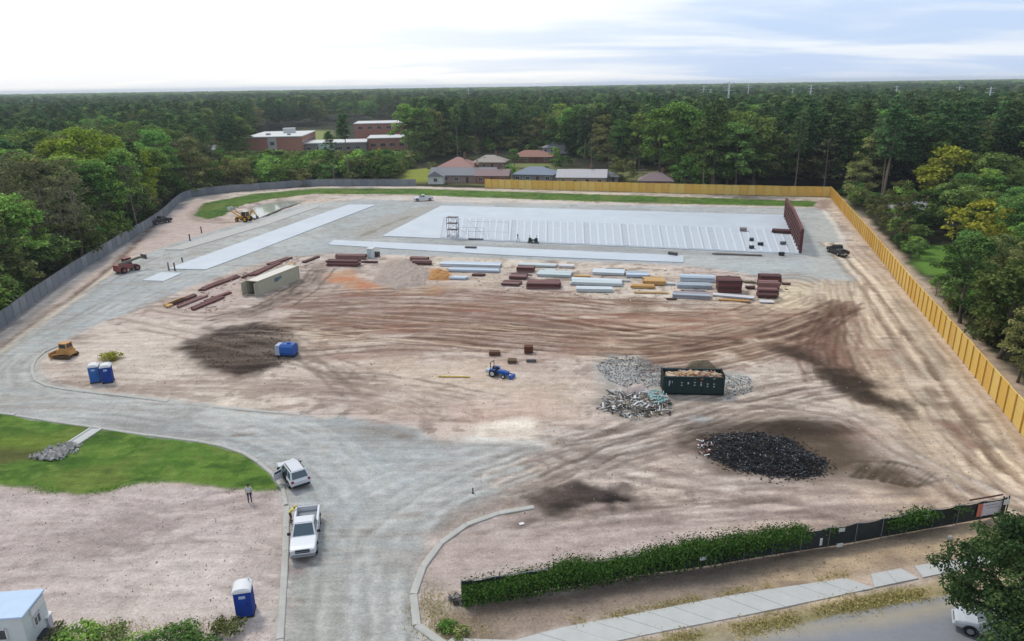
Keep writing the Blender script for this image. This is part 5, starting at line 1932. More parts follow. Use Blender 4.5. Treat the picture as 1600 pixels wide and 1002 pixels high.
    MB().box((0, gy + .02, .58 if kind_ == 'pickup' else .44), (1.84 if kind_ == 'pickup' else 1.5, .2, .2)).build('front_bumper', RIM if kind_ == 'pickup' else paint, o, bevel=.04)
    MB().box((0, L0 + .0, .58 if kind_ == 'pickup' else .48), (1.8 if kind_ == 'pickup' else 1.6, .18, .2)).build('rear_bumper', RIM if kind_ == 'pickup' else TRIM, o, bevel=.04)
    MB().box((0, L0 - .09, .72 if kind_ == 'pickup' else .74), (.5, .02, .14)).build('number_plate', LAMP, o)
    if kind_ == 'pickup':
        bed = MB()
        bed.box((0, -1.75, .72), (1.8, 2.38, .1))
        bed.build('bed_floor', mat('bed liner', (150, 156, 158), rough=.7), o)
        for sx in (-1, 1):
            MB().loft([[(sx * .80, y, .55), (sx * 1.0, y, .45), (sx * 1.0, y, 1.10), (sx * .97, y, 1.2), (sx * .82, y, 1.2), (sx * .80, y, 1.1)] for y in (-2.92, -.57)]).build('bed_side', paint, o)
        MB().box((0, -2.9, .85), (1.62, .09, .68)).build('tailgate', paint, o, bevel=.02)
        MB().box((0, -.62, .95), (1.6, .06, .5)).build('bed_front', paint, o)
        MB().box((0, -.85, 1.12), (1.55, .42, .3)).build('tool_box', RIM, o, bevel=.03)
    if open_door:
        # left rear door swung out, dark panel on the body painted as its shaded opening
        MB().box((-W_ - .012, -.5, .82), (.03, .98, .74)).build('opening_shade', OPENSHADE, o)
        dr = MB()
        dr.box((0, -.48, .42), (.09, .96, .62)).box((.03, -.48, .98), (.05, .9, .08)).box((.02, -.9, .82), (.05, .08, .42)).box((.01, -.06, .82), (.05, .08, .42))
        d_ = dr.build('open_door', paint, o, (-W_ - .03, 0.0, .42), 0)
        d_.rotation_euler = (0, 0, R(-66))
        MB().box((.02, -.48, .83), (.02, .76, .34)).build('door_glass', glass, d_)
    return o


car('pickup_truck', 'white pickup truck facing the camera on the gravel entrance road', G(479, 842), R(191), 'pickup', WHITE)
car('parked_car', 'white estate car with its left door open, beside the lawn kerb', G(459, 748), R(34), 'suv', mat('pearl paint', (226, 228, 232), rough=.3, var=.03, spec=.6), open_door=True)
car('pickup_truck', 'white pickup seen side on by the far grass strip', G(662, 314), R(98), 'pickup', WHITE)
car('pickup_truck', 'black pickup parked on the gravel right of the maroon steel frame', G(1308, 397), R(4), 'pickup', BLACKP, DGLASS)
car('parked_car', 'silver car half hidden under the oak on the street', G(1553, 990), R(62), 'suv', SILV)
car('pickup_truck', 'dark pickup standing close under the grey fence, far left', G(252, 349), R(-28), 'pickup', mat('dark brown paint', (64, 58, 56), rough=.4), DGLASS)

# ------------------------------------------------------------------ machines
YEL = mat('machine yellow', (232, 172, 62), rough=.5, var=.08)
REDM = mat('faded red', (164, 96, 92), rough=.6, var=.12)
TANM = mat('machine tan', (214, 160, 96), rough=.6, var=.1)
BLUEM = mat('machine blue', (44, 98, 178), rough=.45, var=.1)
GREYM = mat('machine grey', (120, 122, 124), rough=.6, var=.12)
MAROON = mat('red primer steel', (120, 72, 68), rough=.75, var=.14, scale=2)
MAROON2 = mat('dark primer steel', (94, 58, 56), rough=.75, var=.14, scale=2)


def cab_on(o, c, d, m_, roofm=None):
    x, y, z = c
    w, l, h = d
    fr = MB()
    for sx in (-1, 1):
        for sy in (-1, 1):
            fr.beam((x + sx * w / 2, y + sy * l / 2, z), (x + sx * w / 2 * .9, y + sy * l / 2 * .9, z + h), .10, .10)
    fr.box((x, y, z + .15), (w, l, .3))
    cb = fr.build('cab', m_, o)
    MB().box((x, y, z + h * .58), (w * .88, l * .88, h * .72), taper=.93).build('cab_glass', DGLASS, cb)
    MB().box((x, y, z + h + .06), (w * 1.02, l * 1.02, .14)).build('cab_roof', roofm or m_, cb)


bk = thing('backhoe_loader', 'yellow backhoe loader with pale raised bucket beside the pond', 'backhoe', G(382, 346), R(70))
MB().loft([[(-.55, y, .7), (-.55, y, zt), (.55, y, zt), (.55, y, .7)] for y, zt in ((-1.6, 1.3), (.3, 1.4), (2.2, 1.25), (2.5, 1.1))]).build('body', YEL, bk, bevel=.05)
cab_on(bk, (0, -.5, 1.2), (1.5, 1.6, 1.5), YEL, mat('cab roof white', (230, 228, 220)))
for x in (-.95, .95):
    wheel(bk, x, -1.1, .78, .45, rm=YEL)
    wheel(bk, x, 1.7, .52, .34, rm=YEL)
arm = MB()
for x in (-.7, .7):
    arm.beam((x, .6, 1.4), (x, 2.9, 2.5), .16, .26).beam((x, 2.9, 2.5), (x, 3.5, 3.0), .14, .22)
arm.build('loader_arm', YEL, bk)
MB().loft([[(x, 3.2, 3.7), (x, 3.4, 2.9), (x, 4.1, 2.9), (x, 4.4, 3.8), (x, 4.25, 3.8), (x, 4.0, 3.05), (x, 3.5, 3.05), (x, 3.3, 3.7)] for x in (-1.1, 1.1)]).build('bucket', mat('worn bucket', (206, 206, 198)), bk)
bm_ = MB().beam((0, -1.7, 1.2), (0, -3.0, 3.3), .24, .36).beam((0, -3.0, 3.3), (0, -4.3, 1.8), .2, .28)
bm_.build('boom', YEL, bk)
MB().box((0, -4.4, 1.35), (.6, .7, .8), taper=.7).build('digging_bucket', GREYM, bk)

rd = thing('lift_truck', 'faded red wheeled lift machine parked on gravel near the grey fence', 'telehandler', G(200, 424), R(-28))
MB().loft([[(-.7, y, .6), (-.75, y, zt), (.75, y, zt), (.7, y, .6)] for y, zt in ((-2.2, 1.7), (-1.0, 1.9), (1.4, 1.3), (1.9, 1.1))]).build('body', REDM, rd, bevel=.05)
MB().box((0, -2.1, 1.1), (1.7, .7, 1.2), taper=.9).build('counterweight', REDM, rd)
cab_on(rd, (-.35, .3, 1.2), (.95, 1.5, 1.35), REDM)
for x in (-1.0, 1.0):
    for y in (-1.4, 1.4):
        wheel(rd, x, y, .6, .42, rm=REDM)
MB().beam((.6, -2.0, 1.9), (.6, 2.6, 2.4), .36, .42).beam((.6, 2.6, 2.4), (.6, 3.6, 2.1), .26, .3).build('boom', mat('boom grey green', (126, 122, 108)), rd)
fk = MB().beam((-.5, 3.6, 2.3), (1.3, 3.6, 2.3), .12, .9)
for x in (0, .8):
    fk.beam((x, 3.6, 1.85), (x, 4.7, 1.85), .12, .06)
fk.build('fork', GREYM, rd)

tn = thing('crawler_loader', 'small tan crawler loader on the soil by the hooked kerb', 'loader', G(104, 558), R(82))
for sx in (-1, 1):
    t_ = MB()
    pr = [(-1.0, .0), (1.0, .0), (1.25, .28), (1.0, .58), (-1.0, .58), (-1.25, .28)]
    t_.add([(sx * .62, p[0], p[1]) for p in pr] + [(sx * .98, p[0], p[1]) for p in pr], [(5, 4, 3, 2, 1, 0), (6, 7, 8, 9, 10, 11)] + [(i, (i + 1) % 6, 6 + (i + 1) % 6, 6 + i) for i in range(6)])
    t_.build('track', mat('track', (96, 74, 52), var=.15), tn)
MB().box((0, -.1, .85), (1.3, 2.1, .75), taper=.9).build('body', TANM, tn, bevel=.05)
cab_on(tn, (0, -.2, 1.15), (1.15, 1.1, .85), TANM)
MB().loft([[(x, 1.35, .1), (x, 1.5, .05), (x, 1.75, .5), (x, 1.6, .9), (x, 1.5, .9), (x, 1.55, .5)] for x in (-1.1, 1.1)]).build('blade', TANM, tn)
MB().beam((-.85, -.6, .9), (-.85, 1.5, .5), .12, .16).beam((.85, -.6, .9), (.85, 1.5, .5), .12, .16).build('lift_arm', TANM, tn)

bt = thing('small_tractor', 'small blue tractor with black roll bar in the middle of the yard', 'tractor', G(780, 588), R(-118))
MB().loft([[(-.34, y, .5), (-.36, y, zt - .08), (-.26, y, zt), (.26, y, zt), (.36, y, zt - .08), (.34, y, .5)] for y, zt in ((-.1, 1.1), (.9, 1.12), (1.5, 1.0), (1.62, .9))]).build('bonnet', BLUEM, bt)
MB().box((0, -.5, .62), (1.0, 1.1, .28)).build('chassis', mat('dark blue frame', (40, 62, 104)), bt)
for x in (-.72, .72):
    wheel(bt, x, -.75, .58, .34, rm=mat('pale rim', (206, 210, 210)))
    wheel(bt, x * .9, 1.05, .36, .24, rm=mat('pale rim', (206, 210, 210)))
    MB().box((x, -.75, 1.22), (.4, .9, .08)).build('mudguard', BLUEM, bt)
MB().box((0, -.75, 1.0), (.5, .45, .12)).box((0, -.98, 1.25), (.5, .1, .5)).build('seat', TRIM, bt)
MB().beam((-.55, -1.15, .8), (-.55, -1.2, 2.2), .09, .09).beam((.55, -1.15, .8), (.55, -1.2, 2.2), .09, .09).beam((-.6, -1.2, 2.2), (.6, -1.2, 2.2), .09, .09).build('roll_bar', TRIM, bt)
MB().tube((0, -.1, 1.05), (0, -.32, 1.32), .03, n=6).tube((0, -.31, 1.31), (0, -.34, 1.35), .2, n=12).build('steering_wheel', TRIM, bt)
MB().box((0, -1.75, .7), (1.3, .7, .5), taper=.9).build('rear_implement', mat('pale implement', (206, 212, 214)), bt)
MB().beam((-.5, .4, .8), (-.5, 2.1, .5), .1, .14).beam((.5, .4, .8), (.5, 2.1, .5), .1, .14).box((0, 2.25, .4), (1.4, .5, .5), taper=.8).build('front_loader', BLUEM, bt)

bt.scale = (.8, .8, .8)
bb = thing('tank_trailer', 'rounded blue tank with pale end standing on the dark burnt patch', 'tank', G(449, 556), R(-8))
MB().loft([[(x, y, z) for y, z in ((-.75, .3), (-.9, .7), (-.8, 1.45), (-.45, 1.75), (.45, 1.75), (.8, 1.45), (.9, .7), (.75, .3))] for x in (-.65, -.2, .9, 1.25)]).build('tank', BLUEM, bb, bevel=.04)
MB().box((-1.0, 0, .95), (.7, 1.5, 1.35), taper=.92).build('end_panel', mat('pale grey blue', (192, 204, 216)), bb, bevel=.04)
MB().box((0, 0, .2), (2.7, 1.3, .16)).build('skid', TRIM, bb)
MB().tube((.4, 0, 1.72), (.4, 0, 1.95), .25, n=10).build('lid', mat('tank lid', (70, 110, 180)), bb)

# ------------------------------------------------------------------ portable toilets
TB = mat('toilet blue', (26, 68, 158), rough=.5, var=.08)
TB2 = mat('toilet blue light', (48, 108, 182), rough=.5, var=.08)
TW = mat('toilet white', (240, 240, 238), rough=.5, var=.03)
TWG = mat('toilet pale mint', (206, 226, 226), rough=.5, var=.04)


def toilet(label, loc, rz, m_=TB, sidem=None, group=None):
    o = thing('portable_toilet', label, 'portable toilet', loc, rz, group)
    MB().box((0, 0, .08), (1.18, 1.18, .16)).build('base', TRIM, o)
    w = MB()
    w.box((0, .53, 1.12), (1.1, .06, 1.96)).box((0, -.53, 1.12), (1.1, .06, 1.96)).box((.53, 0, 1.12), (.06, 1.0, 1.96))
    for k in (-.36, -.12, .12, .36):
        w.box((k, .565, 1.12), (.07, .03, 1.7)).box((.565, k, 1.12), (.03, .07, 1.7))
    w.build('wall', m_, o)
    sw = MB().box((-.53, 0, 1.12), (.06, 1.0, 1.96))
    for k in (-.36, -.12, .12, .36):
        sw.box((-.565, k, 1.12), (.03, .07, 1.7))
    sw.build('side_wall', sidem or m_, o)
    d_ = MB().box((0, -.575, 1.12), (.78, .04, 1.84)).box((-.2, -.6, .7), (.05, .02, .9)).box((.0, -.6, .7), (.05, .02, .9)).box((.2, -.6, .7), (.05, .02, .9)).build('door', m_, o)
    MB().box((0, -.604, 1.74), (.42, .02, .22)).build('sign', mat('pale sign', (190, 206, 236)), d_)
    MB().box((.3, -.61, 1.15), (.06, .06, .16)).build('latch', TRIM, d_)
    n_ = 9
    rr_ = []
    for y in (-.62, -.55, .55, .62):
        s_ = .04 if abs(y) > .6 else .12
        rr_.append([(-.62, y, 2.08), (-.62, y, 2.16)] + [(.62 * math.cos(a), y, 2.16 + s_ * 2 * math.sin(a)) for a in np.linspace(math.pi * .9, math.pi * .1, n_)] + [(.62, y, 2.16), (.62, y, 2.08)])
    rf = MB().loft(rr_).build('roof', TW, o)
    MB().tube((.38, .38, 2.2), (.38, .38, 2.55), .05, n=8).build('vent_pipe', TW, rf)
    return o


toilet('blue portable toilet with white roof standing alone by the entrance road', G(385, 958), R(12), TB)
toilet('blue portable toilet with pale side wall, left one of the side by side toilets', G(151, 597), R(18), TB2, TWG)
toilet('deep blue portable toilet, right one of the side by side toilets', G(170, 597), R(18), TB)

# ------------------------------------------------------------------ white trailer, lower left corner
TRW = mat('trailer white', (222, 230, 226), rough=.5, var=.05)
TRR = mat('trailer roof', (196, 220, 244), rough=.45, var=.05)
q = P(50, 1024)
tl = thing('office_trailer', 'white office trailer with pale blue roof cut by the lower left corner', 'trailer', (q[0], q[1], gz(q[0], q[1])), R(5))
# local: x to the left is negative; the right end wall sits at x = 0
TLN, TWD, TH = 8.0, 2.5, 2.45
MB().box((-TLN / 2, TWD / 2, .45 + TH / 2), (TLN, TWD, TH)).build('wall', TRW, tl, bevel=.03)
rf = MB().box((-TLN / 2, TWD / 2, .45 + TH + .05), (TLN + .2, TWD + .2, .12)).build('roof', TRR, tl, bevel=.03)
MB().box((-2.4, TWD * .5, .45 + TH + .2), (.5, .4, .2)).build('roof_vent', mat('vent grey', (150, 160, 168)), rf)
MB().box((.03, TWD * .62, 2.55), (.16, TWD * .6, .5)).build('awning', TW, tl)
window(tl, -1.6, 0, 1.75, 1.0, .8, 'y-')
window(tl, -4.6, 0, 1.75, 1.0, .8, 'y-')
window(tl, 0, TWD * .5, 1.7, .7, .7, 'x+')
MB().box((-3.1, -.03, 1.4), (.8, .06, 1.85)).build('door', mat('trailer door', (200, 208, 206)), tl)
MB().box((.5, TWD / 2, .55), (1.0, .9, .12)).tube((1.0, TWD / 2, .5), (1.25, TWD / 2, .5), .06, n=6).build('tow_bar', TRIM, tl)
for y in (.25, TWD - .25):
    wheel(tl, -TLN / 2, y, .36, .24)
bx = P(70, 984)
ub = thing('utility_box', 'white capped utility box standing at the trailer corner', 'box', (bx[0], bx[1], 0), R(8))
MB().box((0, 0, .55), (1.0, .5, 1.1)).build('body', mat('box mauve white', (206, 204, 214)), ub)
MB().box((0, 0, 1.14), (1.15, .65, .09)).build('lid', TW, ub)

# ------------------------------------------------------------------ dumpster with load
DG = mat('dumpster green', (38, 62, 62), rough=.55, var=.14, scale=1.5)
DGD = mat('dumpster dark', (28, 38, 38), rough=.7, var=.14)
MARK = mat('white stencil', (214, 220, 216), var=.05)
a, b_ = P(1035, 617), P(1131, 619)
dm = thing('dumpster', 'dark green roll off dumpster filled with scrap timber', 'dumpster', ((a[0] + b_[0]) / 2, (a[1] + b_[1]) / 2, 0), math.atan2(b_[1] - a[1], b_[0] - a[0]))
LD, WD, HD = 6.9, 2.4, 2.0
MB().box((0, .04, .25 + HD / 2), (LD, .08, HD)).build('side_wall', DG, dm)
MB().box((0, WD - .04, .25 + HD / 2), (LD, .08, HD)).build('side_wall', DG, dm)
for x in (-LD / 2 + .04, LD / 2 - .04):
    MB().box((x, WD / 2, .25 + HD / 2 + .12), (.08, WD - .16, HD + .24)).build('end_wall', DGD, dm)
MB().box((0, WD / 2, .3), (LD - .1, WD - .1, .12)).build('floor', DGD, dm)
for i in range(10):
    x = -LD / 2 + .2 + i * (LD - .4) / 9
    MB().box((x, -.06, .25 + HD / 2), (.12, .12, HD - .1)).build('rib', DG, dm)
MB().beam((-LD / 2, -.03, .25 + HD), (LD / 2, -.03, .25 + HD), .16, .14).beam((-LD / 2, WD + .03, .25 + HD), (LD / 2, WD + .03, .25 + HD), .16, .14).build('top_rail', DG, dm)
MB().beam((-LD / 2, .2, .15), (LD / 2, .2, .15), .18, .24).beam((-LD / 2, WD - .2, .15), (LD / 2, WD - .2, .15), .18, .24).build('skid_rail', DGD, dm)
mk = MB()
zm = 1.55
st_ = (LD - .4) / 9
for (i, dots) in ((2, (0, -.32)), (3, (0, -.1)), (4, (.05, -.28)), (5, (.05, -.15, -.3)), (6, (-.1, -.4)), (7, (-.1, -.42))):
    x = -LD / 2 + .2 + (i + .5) * st_ + .1
    for dz in dots:
        mk.box((x, -.012, zm + dz), (.16, .02, .12))
mk.box((-2.75, -.012, zm - .1), (.10, .02, .62)).box((-2.57, -.012, zm + .16), (.28, .02, .1)).box((-2.57, -.012, zm - .06), (.24, .02, .09)).box((-2.42, -.012, zm + .05), (.09, .02, .26))
mk.build('stencil_mark', MARK, dm)
TIMB = [mat('scrap timber %d' % k, c, var=.15) for k, c in enumerate(((204, 166, 122), (184, 150, 112), (140, 92, 62), (214, 190, 160), (168, 160, 152)))]


def scrap(name, label, cx_, cy_, z0_, lx, ly, n_, mats_, lmin, lmax, rz=0, hz=.5, cat=None, kind='stuff', parent=None, flatn=.25, wd=(.08, .3), mound=True):
    mb = MB()
    for i in range(n_):
        r1, r2 = random.uniform(-1, 1), random.uniform(-1, 1)
        if r1 * r1 + r2 * r2 > 1 and mound:
            r1 *= .7; r2 *= .7
        x, y = r1 * lx, r2 * ly
        xx, yy = cx_ + x * math.cos(rz) - y * math.sin(rz), cy_ + x * math.sin(rz) + y * math.cos(rz)
        hh = hz * max(0, 1 - (r1 * r1 + r2 * r2) * .8) if mound else hz * random.random()
        zc = z0_ + hh * random.uniform(.75, 1.1) + .05
        L = random.uniform(lmin, lmax)
        th = random.uniform(0, math.pi)
        tl_ = random.gauss(0, flatn)
        v = Vector((math.cos(th) * math.cos(tl_), math.sin(th) * math.cos(tl_), math.sin(tl_))) * (L / 2)
        mb.beam(Vector((xx, yy, zc)) - v, Vector((xx, yy, zc)) + v, random.uniform(*wd), random.uniform(.03, .12), mi=random.randrange(len(mats_)))
    o = mb.build(name, mats_, parent, recalc=False)
    if parent is None:
        tag(o, label, cat, None, kind)
    return o


mdx, mdy = (a[0] + b_[0]) / 2, (a[1] + b_[1]) / 2
rzz = math.atan2(b_[1] - a[1], b_[0] - a[0])
sl_ = MB()
sl_.box((0, 0, 0), (LD - .4, WD - .4, .9), taper=.9)
lo_ = sl_.build('load_base', TIMB[3], None, None)
lo_.location = (mdx - math.sin(rzz) * WD / 2, mdy + math.cos(rzz) * WD / 2, 1.55)
lo_.rotation_euler = (0, 0, rzz)
tag(lo_, 'pale sandy rubble filling the dark green dumpster under the scrap timber', 'rubble')
lo_['kind'] = 'stuff'
lo_.name = 'dumpster_rubble'
scrap('scrap_timber', 'tan and brown scrap timber heaped in the green dumpster', mdx - math.sin(rzz) * WD / 2 + .5, mdy + math.cos(rzz) * WD / 2, 1.95, 2.7, .95, 190, TIMB, .4, 1.6, rzz, .2, flatn=.12)

# ------------------------------------------------------------------ black chip heap
def mound(name, label, pts, h, m_, cat, kind='thing', seed=0, rough_=.35, n=52):
    w = np.array(W2(pts))
    x0, x1, y0, y1 = w[:, 0].min(), w[:, 0].max(), w[:, 1].min(), w[:, 1].max()
    gx, gy = np.meshgrid(np.linspace(x0 - .5, x1 + .5, n), np.linspace(y0 - .5, y1 + .5, n))
    d = -sdist(gx.ravel(), gy.ravel(), [tuple(p) for p in w])
    dm_ = d.max()
    u = np.clip(d / dm_, 0, 1)
    z = h * (1 - (1 - u) ** 1.8) * (.7 + .6 * fbm(gx.ravel() + seed * 9, gy.ravel(), 2.2, 3, 9)) + rough_ * (fbm(gx.ravel(), gy.ravel(), .6, 3, 7) - .5) * np.clip(d * 1.2, 0, 1)
    z = np.where(d > 0, z, -.15)
    vs = np.stack([gx.ravel(), gy.ravel(), z], 1)
    fs = []
    for j in range(n - 1):
        for i in range(n - 1):
            q = j * n + i
            if max(d[q], d[q + 1], d[q + n], d[q + n + 1]) > 0:
                fs.append((q, q + 1, q + n + 1, q + n))
    mb = MB(); mb.v = [tuple(v) for v in vs]; mb.f = fs; mb.m = [0] * len(fs)
    o = mb.build(name, m_, smooth=True, recalc=False)
    Zg = z.reshape(n, n)
    hs_ = lambda x, y: float(Zg[min(n - 1, max(0, int(round((y - y0 + .5) / (y1 - y0 + 1) * (n - 1))))), min(n - 1, max(0, int(round((x - x0 + .5) / (x1 - x0 + 1) * (n - 1)))))])
    return tag(o, label, cat, None, kind), w, hs_, (lambda x, y: max(0.0, h * .8 * (1 - (1 - min(1, max(0, -float(sdist(np.array([x]), np.array([y]), [tuple(p) for p in w])[0]) / dm_))) ** 1.8)))


CHIP = [mat('black chips', (40, 40, 42), var=.3, scale=5, rough=.9), mat('grey chips', (72, 74, 78), var=.2), mat('brown chips', (84, 66, 54), var=.2), mat('pale chips', (140, 142, 146), var=.2)]
pp = [(1106, 692), (1122, 681), (1180, 679), (1238, 690), (1258, 707), (1290, 722), (1280, 741), (1256, 746), (1200, 744), (1142, 730), (1112, 714)]
mo, w, hf, _l = mound('mulch_heap', 'big heap of black shredded debris on the right of the yard', pp, 1.15, mat('black mulch', (44, 43, 43), rough=.95, var=.3, scale=4, bump=.8, bscale=6), 'heap', seed=2, rough_=.7)
mb = MB()
wx0, wx1, wy0, wy1 = w[:, 0].min(), w[:, 0].max(), w[:, 1].min(), w[:, 1].max()
wl = [tuple(p) for p in w]
cnt = 0
while cnt < 6500:
    x, y = random.uniform(wx0 - .6, wx1 + .6), random.uniform(wy0 - .6, wy1 + .6)
    dd = -float(seg_dist(np.array([x]), np.array([y]), wl, True)[0]) if not inside(np.array([x]), np.array([y]), wl)[0] else float(seg_dist(np.array([x]), np.array([y]), wl, True)[0])
    if dd < -.3 or (dd < 0 and random.random() < .6):
        continue
    z = max(0, hf(x, y)) + random.uniform(.0, .12)
    L = random.uniform(.06, .28)
    th, tl_ = random.uniform(0, 6.28), random.gauss(0, .45)
    v = Vector((math.cos(th) * math.cos(tl_), math.sin(th) * math.cos(tl_), math.sin(tl_))) * L / 2
    mb.beam(Vector((x, y, z)) - v, Vector((x, y, z)) + v, random.uniform(.03, .11), random.uniform(.02, .07), mi=random.choice((0, 0, 0, 0, 1, 1, 2, 3) if random.random() < .6 else (0, 0, 0, 1, 2)))
    cnt += 1
RIM_ = resample(wl + wl[:1], .15)
for k in range(380):      # spill round the foot of the heap
    p_ = random.choice(RIM_)
    rr_ = abs(random.gauss(0, .55))
    cxm, cym = w[:, 0].mean(), w[:, 1].mean()
    dl = math.hypot(p_[0] - cxm, p_[1] - cym)
    x, y = p_[0] + (p_[0] - cxm) / dl * rr_, p_[1] + (p_[1] - cym) / dl * rr_
    th, L = random.uniform(0, 6.28), random.uniform(.06, .3)
    v = Vector((math.cos(th), math.sin(th), random.gauss(0, .1))) * L / 2
    mb.beam(Vector((x, y, gz(x, y) + .04)) - v, Vector((x, y, gz(x, y) + .04)) + v, random.uniform(.04, .12), .04, mi=random.choice((0, 0, 1, 2)))
tag(mb.build('black_debris', CHIP, recalc=False), 'loose black chips and scraps covering the big dark heap', None, None, 'stuff')

# (reddish wrappings at the heap's left foot are spread below)
# brown mulch remains on the burnt patch, rubble and debris round the dumpster
def spread(name, label, pts, n_, mats_, s0, s1, shape='rock', zf=.06, hz=0.0):
    w_ = W2(pts)
    ww = np.array(w_)
    sp_ = []
    while len(sp_) < n_:
        x, y = random.uniform(ww[:, 0].min(), ww[:, 0].max()), random.uniform(ww[:, 1].min(), ww[:, 1].max())
        if inside(np.array([x]), np.array([y]), w_)[0]:
            sp_.append((x, y, gz(x, y) + random.uniform(0, zf), random.uniform(s0, s1) * random.uniform(.5, 1)))
    if shape == 'rock':
        o = rock_cloud(name, mats_, sp_)
    else:
        mb = MB()
        for (x, y, z, s) in sp_:
            th, tl_ = random.uniform(0, 6.28), random.gauss(0, .3)
            v = Vector((math.cos(th) * math.cos(tl_), math.sin(th) * math.cos(tl_), math.sin(tl_))) * s
            mb.beam(Vector((x, y, z + .03)) - v, Vector((x, y, z + .03)) + v, s * random.uniform(.15, .6), random.uniform(.02, .08), mi=random.randrange(len(mats_)))
        o = mb.build(name, mats_, recalc=False)
    return tag(o, label, None, None, 'stuff')


BROWNS = [mat('brown chips', (84, 66, 54)), mat('dark brown chips', (64, 50, 44), var=.2), mat('grey chips', (72, 74, 78))]
spread('brown_mulch', 'dark brown wood scraps strewn on the burnt patch', [(300, 545), (340, 518), (400, 508), (450, 514), (470, 540), (450, 572), (400, 580), (335, 575)], 900, BROWNS, .04, .14, 'chip', .05)
spread('red_wrapping', 'dull red and white wrappings at the left foot of the black heap', [(1088, 690), (1106, 684), (1114, 700), (1104, 718), (1094, 712)], 60, [mat('dull red scrap', (140, 84, 76), var=.15), BROWNS[0], mat('white scrap', (226, 224, 220), var=.05)], .12, .4, 'chip', .3)
RUB = [mat('white rubble', (206, 206, 202), var=.12), mat('grey rubble', (170, 172, 172), var=.15), mat('dark rubble', (128, 124, 120), var=.2)]
spread('concrete_rubble', 'grey and white concrete rubble spread left of the dumpster', [(930, 572), (955, 557), (1000, 559), (1042, 575), (1034, 602), (988, 610), (948, 594)], 1500, RUB, .05, .19)
spread('concrete_rubble', 'pale concrete rubble spread right of the dumpster', [(1134, 585), (1172, 589), (1178, 610), (1134, 625)], 500, RUB, .05, .18)
DEB = [mat('white debris', (222, 224, 220), var=.06), mat('grey debris', (150, 148, 142), var=.2), mat('dark debris', (92, 86, 80), var=.2), mat('tan debris', (190, 170, 146), var=.15), mat('teal debris', (150, 206, 202), var=.08)]
spread('loose_debris', 'broken boards and packing strewn in front of the dumpster', [(932, 640), (952, 614), (1010, 614), (1046, 626), (1050, 646), (985, 656)], 800, DEB[:4], .08, .4, 'chip', .25)
spread('broken_boards', 'larger white and dark broken sheets among the debris by the dumpster', [(936, 640), (955, 612), (1012, 612), (1048, 628), (1050, 646), (985, 656)], 90, [DEB[0], DEB[2], DEB[0], BROWNS[1]], .3, .8, 'chip', .4)
spread('teal_wrapping', 'pale teal wrapping scraps at the left corner of the dumpster', [(1010, 618), (1022, 613), (1042, 622), (1038, 634), (1020, 634)], 110, [DEB[4], DEB[4], DEB[0]], .15, .45, 'chip', .6)
spread('loose_debris', 'dark scraps at the left end of the creeper covered fence', [(702, 938), (716, 932), (728, 942), (712, 948)], 60, [DEB[2], BROWNS[1], DEB[1]], .1, .4, 'chip', .35)
spread('loose_debris', 'grey scraps scattered between the container and the stacks', [(585, 440), (600, 416), (660, 410), (690, 440), (640, 452)], 200, [RUB[1], DEB[3]], .1, .35, 'chip', .1)
spread('soil_clods', 'soil clods scattered over the whole yard', [(60, 590), (300, 500), (460, 470), (800, 450), (1250, 480), (1600, 700), (1500, 780), (1100, 860), (720, 890), (760, 780), (900, 700), (640, 650), (300, 625)], 1800, [mat('soil clod', (184, 165, 150), var=.15), mat('dark clod', (160, 139, 124), var=.15)], .04, .13)
spread('soil_clods', 'soil clods over the lower left soil patch', [(0, 770), (300, 762), (430, 775), (430, 990), (0, 930)], 600, [mat('soil clod', (176, 156, 142)), mat('dark clod', (140, 118, 102))], .03, .08)
spread('soil_clods', 'soil clods over the verge between hedge and pavement', [(700, 955), (960, 922), (1200, 876), (1480, 826), (1470, 870), (1150, 920), (900, 968), (720, 1000)], 350, [mat('verge clod', (150, 132, 114), var=.2), mat('dark clod', (140, 118, 102))], .03, .09)
spread('loose_debris', 'small offcuts and scraps lying between the material stacks', [(690, 432), (800, 412), (1000, 420), (1230, 436), (1240, 474), (1000, 474), (780, 462)], 420, [DEB[0], DEB[1], DEB[2], DEB[3], TIMB[2]], .08, .4, 'chip', .1)
spread('loose_debris', 'offcuts scattered around the maroon beam rows behind the container', [(255, 488), (330, 440), (440, 402), (505, 400), (470, 430), (400, 440), (340, 490)], 320, [DEB[3], MAROON, DEB[0], TIMB[2]], .08, .5, 'chip', .1)
mo2 = mound('gravel_heap', 'low grey gravel heap among the material stacks', [(580, 440), (600, 412), (640, 405), (672, 425), (665, 445), (620, 452)], .9, mat('heap gravel', (190, 172, 158), rough=.95, var=.22, scale=1.2, bump=.9, bscale=4), 'heap', seed=5, rough_=.9)
mound('soil_heap', 'low brown soil heap behind the dumpster', [(1062, 584), (1075, 570), (1110, 567), (1124, 580)], .9, mat('heap soil', (112, 100, 80), rough=.95, var=.2, scale=3, bump=.6), 'heap', seed=6)
mound('soil_heap', 'small pale soil heap left of the dumpster', [(965, 618), (985, 604), (1012, 606), (1018, 618)], .8, mat('heap pale soil', (206, 188, 178), rough=.95, var=.12, scale=3, bump=.5), 'heap', seed=7)
mound('soil_heap', 'orange clay heap beside the pale blue sheet stack', [(668, 438), (674, 422), (700, 424), (708, 437)], .8, mat('heap clay', (204, 150, 92), rough=.95, var=.22, scale=1.2, bump=.8, bscale=4), 'heap', seed=8, rough_=.8)

